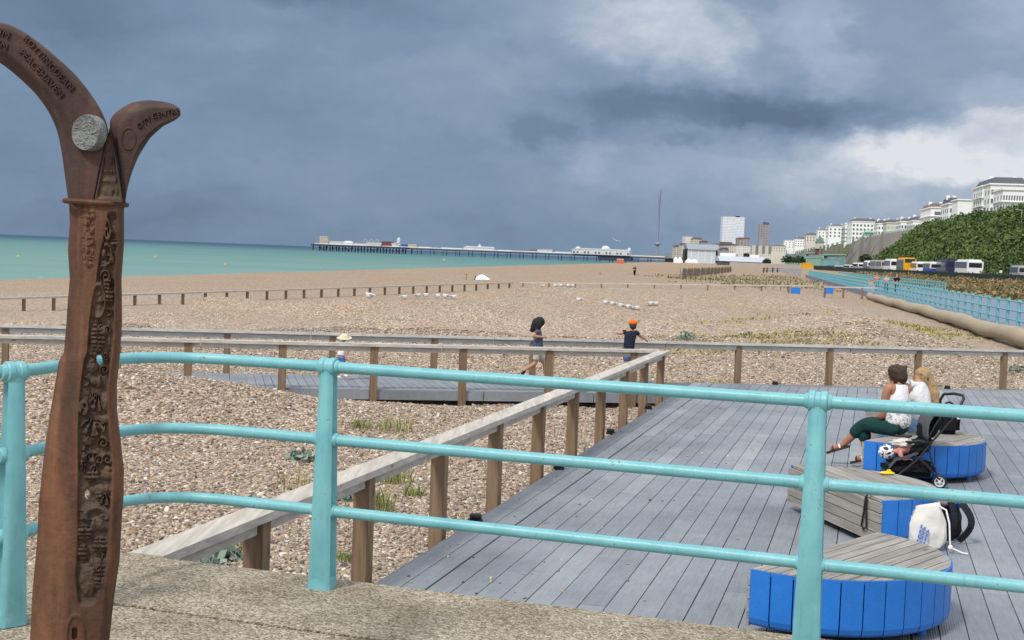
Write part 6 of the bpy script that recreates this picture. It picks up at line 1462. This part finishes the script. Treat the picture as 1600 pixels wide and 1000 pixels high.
SUX = facade_mat('white_tower_facade', (.66, .71, .76), (.30, .37, .46), 3.2, 3.0, .42, .86, .55); CHA = facade_mat('brown_tower_facade', (.29, .275, .285), (.10, .10, .13), 3.4, 5.0, .62, .55, .6); TOWN = facade_mat('town_facade', (.50, .47, .40), (.18, .17, .17), 3.4, 3.0, .55, .5, .6); TOWNG = facade_mat('grey_town_facade', (.27, .29, .33), (.13, .15, .18), 3.4, 3.0, .5, .5, .6); TOWNW = facade_mat('white_town_facade', (.64, .63, .59), (.26, .25, .24), 3.4, 3.0, .5, .45, .6); COLS = facade_mat('colonnade_facade', (.50, .48, .42), (.13, .13, .13), 60, 8, 1.1, .45, .2)
tower('tall white tower block with many storeys rising over the town', 1128, 1162, 339.5, 2650, SUX, 26, crown=((0, .92, 2.5, GREYC), (.2, .2, 4, GREYC)))
tower('slim brown brick tower block with dark roof plant', 1186.5, 1201, 351, 2500, CHA, 16, crown=((.05, .25, 5, SLATE), (.33, .3, 4.2, SLATE)))
tower('dark blue building in front of the slim brown tower', 1186, 1193, 371, 2450, TOWNG, 12)
def house(label, px0, px1, yt, Y, m, depth=25, roof=None, zb=0, rh=3, name='town_building'):
    o = tower(label, px0, px1, yt, Y, m, depth, name, None, zb, rz=rnd.uniform(-.15, .15), cat='building')
    if roof:
        a, b = P(px0, yt, Y), P(px1, yt, Y); W = b.x - a.x; c = Vector(((a.x + b.x) / 2, Y, (a.z + b.z) / 2)); g = MB(); g.extr([(-W / 2 - .4, -.05), (W / 2 + .4, -.05), (W * .38, rh), (-W * .38, rh)], Matrix.Identity(3), c, depth + .6); g.build('roof', roof, o)
    return o
for a in (('cream seafront terrace beside the white marquee at the pier root', 1053, 1065, 386, 2100, TOWN, 30, SLATE), ('cream gabled house against the pale blue hall', 1063, 1073, 383, 2060, TOWN, 30, SLATE), ('white hotel block standing behind the pale blue hall', 1068, 1080, 370, 2300, TOWNW, 30, None), ('beige hotel block beside the white one behind the hall', 1080, 1095, 374, 2280, TOWN, 30, BRICK), ('dark gabled roof behind the hall', 1094, 1104, 379, 2200, TOWNG, 30, SLATE),
          ('long low grey roofline between the hall and the white tower', 1100, 1131, 380, 2400, TOWNG, 30, None), ('brown flat-roofed block at the foot of the white tower', 1126, 1142, 378, 2350, BRICK, 30, None), ('brown brick block with lighter floors beside the white tower', 1151, 1170, 374, 2200, CHA, 30, BRICK), ('row of cream seafront hotels below the white tower', 1120, 1150, 384, 2000, TOWN, 30, SLATE), ('cream hotel with many windows beside the colonnaded block', 1148, 1176, 385, 1980, TOWNW, 30, None),
          ('beige colonnaded hotel block below the brown tower', 1174, 1204, 384, 1900, COLS, 30, None), ('grey slate-roofed house in front of the cream hotels', 1125, 1136, 390, 1850, TOWNG, 25, SLATE), ('white low house by the end of the cast iron terrace', 1190, 1203, 397, 1500, TOWNW, 20, None)): house(*a)
for i, (x0, x1, yt) in enumerate(((1000, 1012, 399), (1010, 1024, 397), (1022, 1034, 396.5), (1032, 1046, 398), (1042, 1056, 395))): house(['faint grey block at the seaward end of the far skyline', 'faint grey block second from the pavilion on the far skyline', 'faint grey block at the foot of the observation mast', 'faint grey block landward of the observation mast', 'faint grey block next to the cream seafront terrace'][i], x0, x1, yt, 3300, TOWNG, 30, None)
# the pale blue hall and the long grey shed
c0_, c1_ = P(1074, 406, 1750), P(1118, 406, 1750); k = 1750 / F; W = c1_.x - c0_.x; c = (c0_ + c1_) / 2; c.z = -1
o = thing('exhibition_hall', 'pale blue flat hall with flared overhanging roof beside the pier root', 'hall', c); hz = P(1096, 390, 1750).z; tz = P(1096, 382, 1750).z
g = MB(); g.box(c + Vector((0, 15, (hz + 1) / 2)), (W, 30, hz + 1)); g.build('wall', PALEB, o); g = MB(); g.extr([(-W / 2 - .3, hz), (W / 2 + .3, hz), (W / 2 + 3.2, tz), (-W / 2 - 3.2, tz)], Matrix.Identity(3), Vector((c.x, c.y + 15, 0)), 34); g.build('roof', mat('hall_roof', (.40, .46, .53), .6, .05), o)
for q in (-.36, -.12, .12, .36): g = MB(); g.box(c + Vector((W * q, -.06, (hz + 1) / 2)), (.6, .3, hz)); g.build('pilaster', WST, o)
for q in (-1, 1): g = MB(); g.extr([(q * W / 2 + q * .4, -1), (q * (W / 2 + 3.8), -1), (q * (W / 2 + 2.6), hz), (q * W / 2 + q * .4, hz)], Matrix.Identity(3), Vector((c.x, c.y + 15, 0)), 26); g.build('side_bay', BLACK, o)
c0_, c1_ = P(1124, 410, 1000), P(1197, 410, 1000); W = c1_.x - c0_.x; c = (c0_ + c1_) / 2; c.z = -1
o = thing('shed', 'long low pale grey roofed shed in front of the town', 'shed', c); z1, z2 = P(1160, 409, 1000).z, P(1160, 401, 1000).z
g = MB(); g.box(c + Vector((0, 8, (z1 + 1) / 2)), (W - 1, 16, z1 + 1)); g.build('wall', SLATE, o); M = Matrix.Identity(3); g = MB(); n_ = Matrix.Rotation(R(90), 3, 'Z')
g.extr([(-1, z1), (17, z1), (17, z2), (8, z2)], n_, Vector((c.x, c.y, 0)), W) if False else g.add([(c.x + q * W / 2, c.y + y_, z_) for q in (-1, 1) for y_, z_ in ((-1, z1), (17, z1), (17, z2), (9, z2))], [(0, 1, 2, 3), (7, 6, 5, 4), (0, 4, 5, 1), (1, 5, 6, 2), (2, 6, 7, 3), (3, 7, 4, 0)]); g.build('roof', mat('pale_sheet_roof', (.42, .45, .51), .55, .05), o)
zz = P(1160, 399, 1000).z
for x0, x1, h, m_, nm in ((1126, 1150, 3.2, WST, 'raised_front'), (1163, 1171, 3.6, BLACK, 'dark_panel'), (1172, 1187, 2.6, WST, 'raised_front'), (1150, 1154, 2.2, GREYC, 'roof_plant')):
    a, b = P(x0, 400, 1008), P(x1, 400, 1008); g = MB(); g.box(((a.x + b.x) / 2, 1011, z2 - .8 + h / 2), (b.x - a.x, 3, h)); g.build(nm, m_, o)
for i, (x0, x1, yt, yb, Y, lb) in enumerate(((1052, 1066, 401, 408, 1500, 'white marquee at the foot of the cream seafront terrace'), (1071, 1090, 404, 408, 1500, 'lower white marquee in front of the pale blue hall'))):
    a, b = P(x0, yb, Y), P(x1, yb, Y); h = P(x0, yt, Y).z - a.z + 2; W = b.x - a.x; o = thing('marquee', lb, 'marquee', (a.x, Y, a.z - 2)); g = MB(); g.box(((a.x + b.x) / 2, Y, a.z - 2 + h * .25), (W, 8, h * .5)); g.build('side_wall', WST, o)
    for q in range(2): g = MB(); bm = bmesh.new(); bmesh.ops.create_cone(bm, segments=8, radius1=W * .28, radius2=.2, depth=h * .55, cap_ends=True); g.bm(bm, (a.x + W * (.27 + .46 * q), Y, a.z - 2 + h * .77)); g.build('peak', WST, o)
def boxthing(name, label, cat, px0, px1, yt, yb, Y, m, dep=3, lid=None, partname='body'):
    a, b = P(px0, yb, Y), P(px1, yt, Y); o = thing(name, label, cat, ((a.x + b.x) / 2, Y, a.z)); g = MB(); g.bbox(((a.x + b.x) / 2, Y, (a.z + b.z) / 2 - .3), (b.x - a.x, dep, b.z - a.z + .6), .05); g.build(partname, m, o)
    if lid: g = MB(); g.box(((a.x + b.x) / 2, Y, b.z + .15), ((b.x - a.x) * 1.06, dep * 1.06, .3)); g.build('roof', lid, o)
    return o
boxthing('container', 'bright yellow container standing before the teal arcade', 'container', 1253, 1269, 412.5, 421, 520, GOLD, 2.5, GOLD)
boxthing('hoarding', 'dark green site hoarding beside the yellow container', 'hoarding', 1271, 1313, 416.5, 422.5, 515, DGREEN, .3, None, 'panel')
boxthing('hut', 'orange hut on stilts under the landward end of the pier', 'hut', 964, 974, 405.5, 410.5, 900, mat('orange_paint', (.62, .13, .04), .6), 3, WST)
boxthing('beach_hut', 'dark low hut between the pier root and the white marquee', 'hut', 1039, 1052, 404, 408.5, 1300, BLACK, 5, SLATE)
boxthing('kiosk', 'teal kiosk under the arcade roof beside parked cars', 'kiosk', 1284, 1310, 406, 418, 620, mat('kiosk_teal', (.16, .33, .36), .6, .2, .3), 6, SILV)
boxthing('kiosk', 'grey fenced compound wall on the beach before the shed', 'wall', 1196, 1252, 420, 427, 380, mat('pale_grey_mesh', (.30, .31, .32), .7, .3, 1.5), .3, None, 'panel')
boxthing('low_wall', 'pale low promenade wall stretching before the grey shed', 'wall', 1140, 1262, 414, 418, 640, mat('pale_wall', (.40, .36, .32), .85, .1, .3), .5, None, 'panel')
CRN = foliage_mat('tree_leaf', [(0, (.012, .025, .014)), (.5, (.025, .045, .022)), (1, (.05, .075, .035))], .3)
for px, py, Y, R0, lb in ((1198, 414, 900, 3.2, 'small dark tree at the end of the grey shed'), (1231, 414, 800, 4.6, 'round dark tree before the cast iron terrace'), (1248, 414, 780, 4.2, 'round dark tree closer to the yellow container'), (1352, 412, 500, 2.6, 'dark green tree at the foot of the retaining wall')):
    c = P(px, py, Y); o = thing('tree', lb, 'tree', c - Vector((0, 0, 1))); v, f = leafclump(420, R0, .55, int(px), 1.0); v[:, 2] += R0 * .35; c_ = np.array(c); npmesh('crown', v + c_, f, CRN, o); g = MB(); g.tube([c - Vector((0, 0, 1)), c + Vector((0, 0, R0))], [.3, .15], 8); g.build('trunk', POSTWOOD, o)

# ---------------------------------------------------------------- pier and observation mast
IRON = mat('pier_iron', (.035, .04, .06), .7, .1)
H0, H1 = P(494, 381.5, 2400), P(1046, 408, 2230); H0.z = H1.z = 5.6; pdv = (H1 - H0).normalized()
def pp(px, z, off=0.0):
    r_ = ray(px, 400 - (800 - px) * .0388 * 0); s_ = (H0.x * r_.y - H0.y * r_.x) / (pdv.y * r_.x - pdv.x * r_.y); q = H0 + pdv * s_; n = Vector((-pdv.y, pdv.x, 0)); q = q + n * off; q.z = z; return q
pier = thing('pier', 'long Victorian pier on dark iron legs reaching into the sea', 'pier', Vector((H0.x, H0.y, -6)))
PA = math.atan2(pdv.y, pdv.x); PM = Matrix.Rotation(PA, 3, 'Z')
g = MB(); g.beam(H0, H1, 16, 1.2); g.build('deck', mat('pier_deck', (.22, .23, .26), .8, .1, .1), pier); g = MB(); g.beam(H0 + Vector((0, 0, -1.5)), H1 + Vector((0, 0, -1.5)), 15, 1.7); g.build('girder', IRON, pier)
a_, b_2 = pp(494, 4.6), pp(640, 4.6); g = MB(); g.beam(a_, b_2, 50, 3.0); g.build('head_girder', IRON, pier)
for i in range(44):
    px = 496 + 142 * i / 43
    g = MB()
    q = pp(px, -6, (-20, 18, -8)[i % 3] if i % 3 else -20); g.box((q.x, q.y, -1), (1.9, 1.9, 9.5)); g.build('leg', IRON, pier)
    if i % 4 == 1:
        q2 = pp(px + 5, -6, -18); g = MB(); g.beam((q.x, q.y, -5), (q2.x, q2.y, 3), .7, .7); g.build('brace', IRON, pier)
for px in range(655, 1030, 20):
    for d_, off in ((-1.6, -5), (1.6, 5)):
        q = pp(px + d_, -6, off); g = MB(); g.box((q.x, q.y, -1), (1.1, 1.1, 10)); g.build('leg', IRON, pier)
a_, b_2 = pp(936, 1), pp(988, 1); g = MB(); g.beam(a_, b_2, 18, 8); g.build('landward_base', IRON, pier)
g = MB(); a_, b_2 = pp(494, 7.0, -8), pp(1040, 7.0, -8); g.beam(a_, b_2, .3, 1.0); g.build('balustrade', WST, pier)
def pbox(name, label, cat, px0, px1, hpx, m, z0=6.25, off=0.0, dep=9, roof=None, rk='gable', rh=2, partname='wall'):
    a, b = pp(px0, z0, off), pp(px1, z0, off); k = (a.y + b.y) / 2 / F; h = hpx * k; W = (b - a).length; c = (a + b) / 2; o = thing(name, label, cat, c); g = MB(); g.box(c + Vector((0, 0, h / 2)), (W, dep, h), M=PM); g.build(partname, m, o)
    if roof:
        g = MB(); cc = c + Vector((0, 0, h))
        if rk == 'gable': g.extr([(-W / 2 - .5, 0), (W / 2 + .5, 0), (W * .42, rh), (-W * .42, rh)], PM, cc, dep + 1)
        elif rk == 'dome': g.ball(cc, (W / 2, dep / 2, rh), 16, 10, M=PM)
        else: g.lathe([(W / 2, 0), (.2, rh)], cc, 10)
        g.build('roof', roof, o, smooth=(rk == 'dome'))
    return o
MUL = facade_mat('ride_facade', (.42, .38, .33), (.20, .13, .12), 3, 4, .5, .5, .8); PW = mat('pier_white', (.56, .57, .58), .7, .2, .12)
o = pbox('fun_ride', 'grey boxy fairground ride on the seaward tip of the pier', 'ride', 500, 514, 12.5, MUL, off=0)
for px in (496, 499, 516): q = pp(px, 6, -4); g = MB(); g.box((q.x, q.y, 13), (1.2, 1.2, 15)); g.build('mast', GREYC, o)
pbox('fun_ride', 'low white ride deck behind the tip of the pier', 'ride', 515, 535, 4, PW, roof=PW, rk='gable', rh=1.5)
pbox('fairground_stall', 'white fairground stall with domed roof on the pier head', 'stall', 536, 552, 4, PW, roof=PW, rk='dome', rh=3)
pbox('fairground_stall', 'white twin-roofed stall seaward of the roller coaster', 'stall', 553, 566, 3.6, PW, roof=GREYC, rh=2.5)
o = pbox('roller_coaster', 'pale steel roller coaster frame on the pier head', 'ride', 566, 592, 3, PW)
for i in range(9):
    q = pp(566 + 26 * i / 8, 6, -2); h = 6 + 6 * abs(math.sin(i * 1.1)); g = MB(); g.box((q.x, q.y, 6 + h / 2), (.6, .6, h)); g.build('support', SILV, o)
pts = [pp(566 + 26 * i / 30, 12 + 6 * abs(math.sin(i / 30 * 8 * 1.1)), -2) for i in range(31)]; g = MB(); g.tube(pts, .5, 6); g.build('track', SILV, o)
pbox('fairground_stall', 'white tented stall under the roller coaster', 'stall', 575, 598, 3.5, PW, off=-10, dep=6, roof=PW, rh=2)
pbox('amusement_hall', 'dark red amusement hall on the pier head', 'hall', 597, 613, 7, mat('dark_red', (.16, .045, .05), .7), roof=mat('red_roof', (.14, .05, .05), .7), rh=1)
o = pbox('helter_skelter', 'white helter-skelter tower with a cone roof on the pier', 'tower', 620, 624.5, 12, PW, dep=5, roof=PW, rk='cone', rh=4); c = pp(622, 6); g = MB(); g.tube([c + Vector(((5.5 - i * .09) * math.cos(i * .5), (5.5 - i * .09) * math.sin(i * .5), i * .36)) for i in range(36)], .6, 6); g.build('slide', PW, o)
pbox('fairground_stall', 'white stall beside the helter-skelter', 'stall', 612, 620, 4.5, PW, roof=PW, rh=1.5)
pbox('fairground_stall', 'deep blue stall landward of the helter-skelter', 'stall', 628, 635, 4.5, CBL)
pbox('fun_ride', 'cream framed ride at the landward end of the pier head', 'ride', 638, 652, 5.5, MUL)
pbox('kiosk', 'long low white kiosk on the middle of the pier', 'kiosk', 655, 672, 2, PW)
pbox('shelter', 'low white shelter between kiosk and domed pavilion', 'shelter', 690, 722, 2, PW)
pbox('pavilion', 'white domed pavilion in the middle of the pier', 'pavilion', 725, 772, 3.6, PW, roof=PW, rk='gable', rh=2.5)
q = pp(749, 10, 0); g = MB(); g.lathe([(5, 0), (4, 3), (1, 5), (.3, 8)], q, 12); tag(g.build('cupola', PW, smooth=True), 'small white cupola on the domed pier pavilion', 'cupola')
pbox('shelter', 'low white shelter landward of the domed pavilion', 'shelter', 778, 800, 1.8, PW)
pbox('tea_room', 'white flat-roofed tea room with dark dome beside it on the pier', 'building', 840, 863, 4.4, PW, roof=PW, rh=.8)
pbox('dark_dome', 'dark low dome on the pier next to the white tea room', 'dome', 826, 842, 2, GREYC, roof=SLATE, rk='dome', rh=3.5)
pbox('pier_house', 'small white house between tea room and long pavilion', 'building', 868, 893, 2.4, PW)
o = pbox('amusement_pavilion', 'long white arcade pavilion with central dome near the pier root', 'pavilion', 896, 985, 7.5, PW, dep=24, roof=PW, rh=2)
for px, w_, h in ((946, 14, 6), (983, 5, 4), (903, 8, 3)):
    q = pp(px, 6.3 + 7.5 * 2270 / F + 1.5, 0); g = MB(); g.ball(q, (w_ * .55, w_ * .5, h), 16, 10); g.build('dome', PW, o, smooth=True)
for i in range(16): q = pp(899 + 84 * i / 15, 6.3 + 3.2, -12.1); g = MB(); g.box(q, (3, .4, 3.4), M=PM); g.build('window', (WIN, WIN, CREAM)[i % 3], o)
pbox('entrance_kiosk', 'low grey entrance building at the root of the pier', 'building', 988, 1040, 1.8, TOWNG)
c = P(1026.5, 404, 3000); c.z = -1; zt_ = P(1029.5, 296, 3000).z; zp = P(1026, 381, 3000).z
o = thing('observation_tower', 'very tall thin observation mast with a disc pod near its foot', 'tower', c); TWR = mat('mast_steel', (.26, .30, .37), .6, .1, .02)
g = MB(); g.lathe([(2.3, 0), (2.3, zt_ * .82), (2.9, zt_ * .82 + 1), (2.9, zt_ + 1)], c, 16); g.build('mast', TWR, o, smooth=True)
g = MB(); g.lathe([(2.4, -4), (5, -3), (7.2, -.5), (7.2, 1), (5, 2.4), (2.4, 3)], (c.x, c.y, zp), 24); g.build('pod', TOWNG, o, smooth=True)
# sea buoys
BUO = mat('buoy_yellow', (.65, .36, .05), .6)
for px, py, lb in ((28, 401, 'yellow buoy on the turquoise sea, seaward side of the milepost'), (243, 402, 'yellow buoy on the sea just past the milepost column'), (352, 414, 'yellow buoy on the sea halfway to the pier'), (694, 407, 'pale buoy in the water below the pier deck')):
    q = at(px, py, -6); g = MB(); s_ = q.y / 900; g.lathe([(.02, -.2), (.7, -.1), (.75, .3), (.3, .9), (.05, 1.3)], (0, 0, 0), 12); o = g.build('buoy', BUO, smooth=True); o.location = q; o.scale = (s_, s_, s_); tag(o, lb, 'buoy')
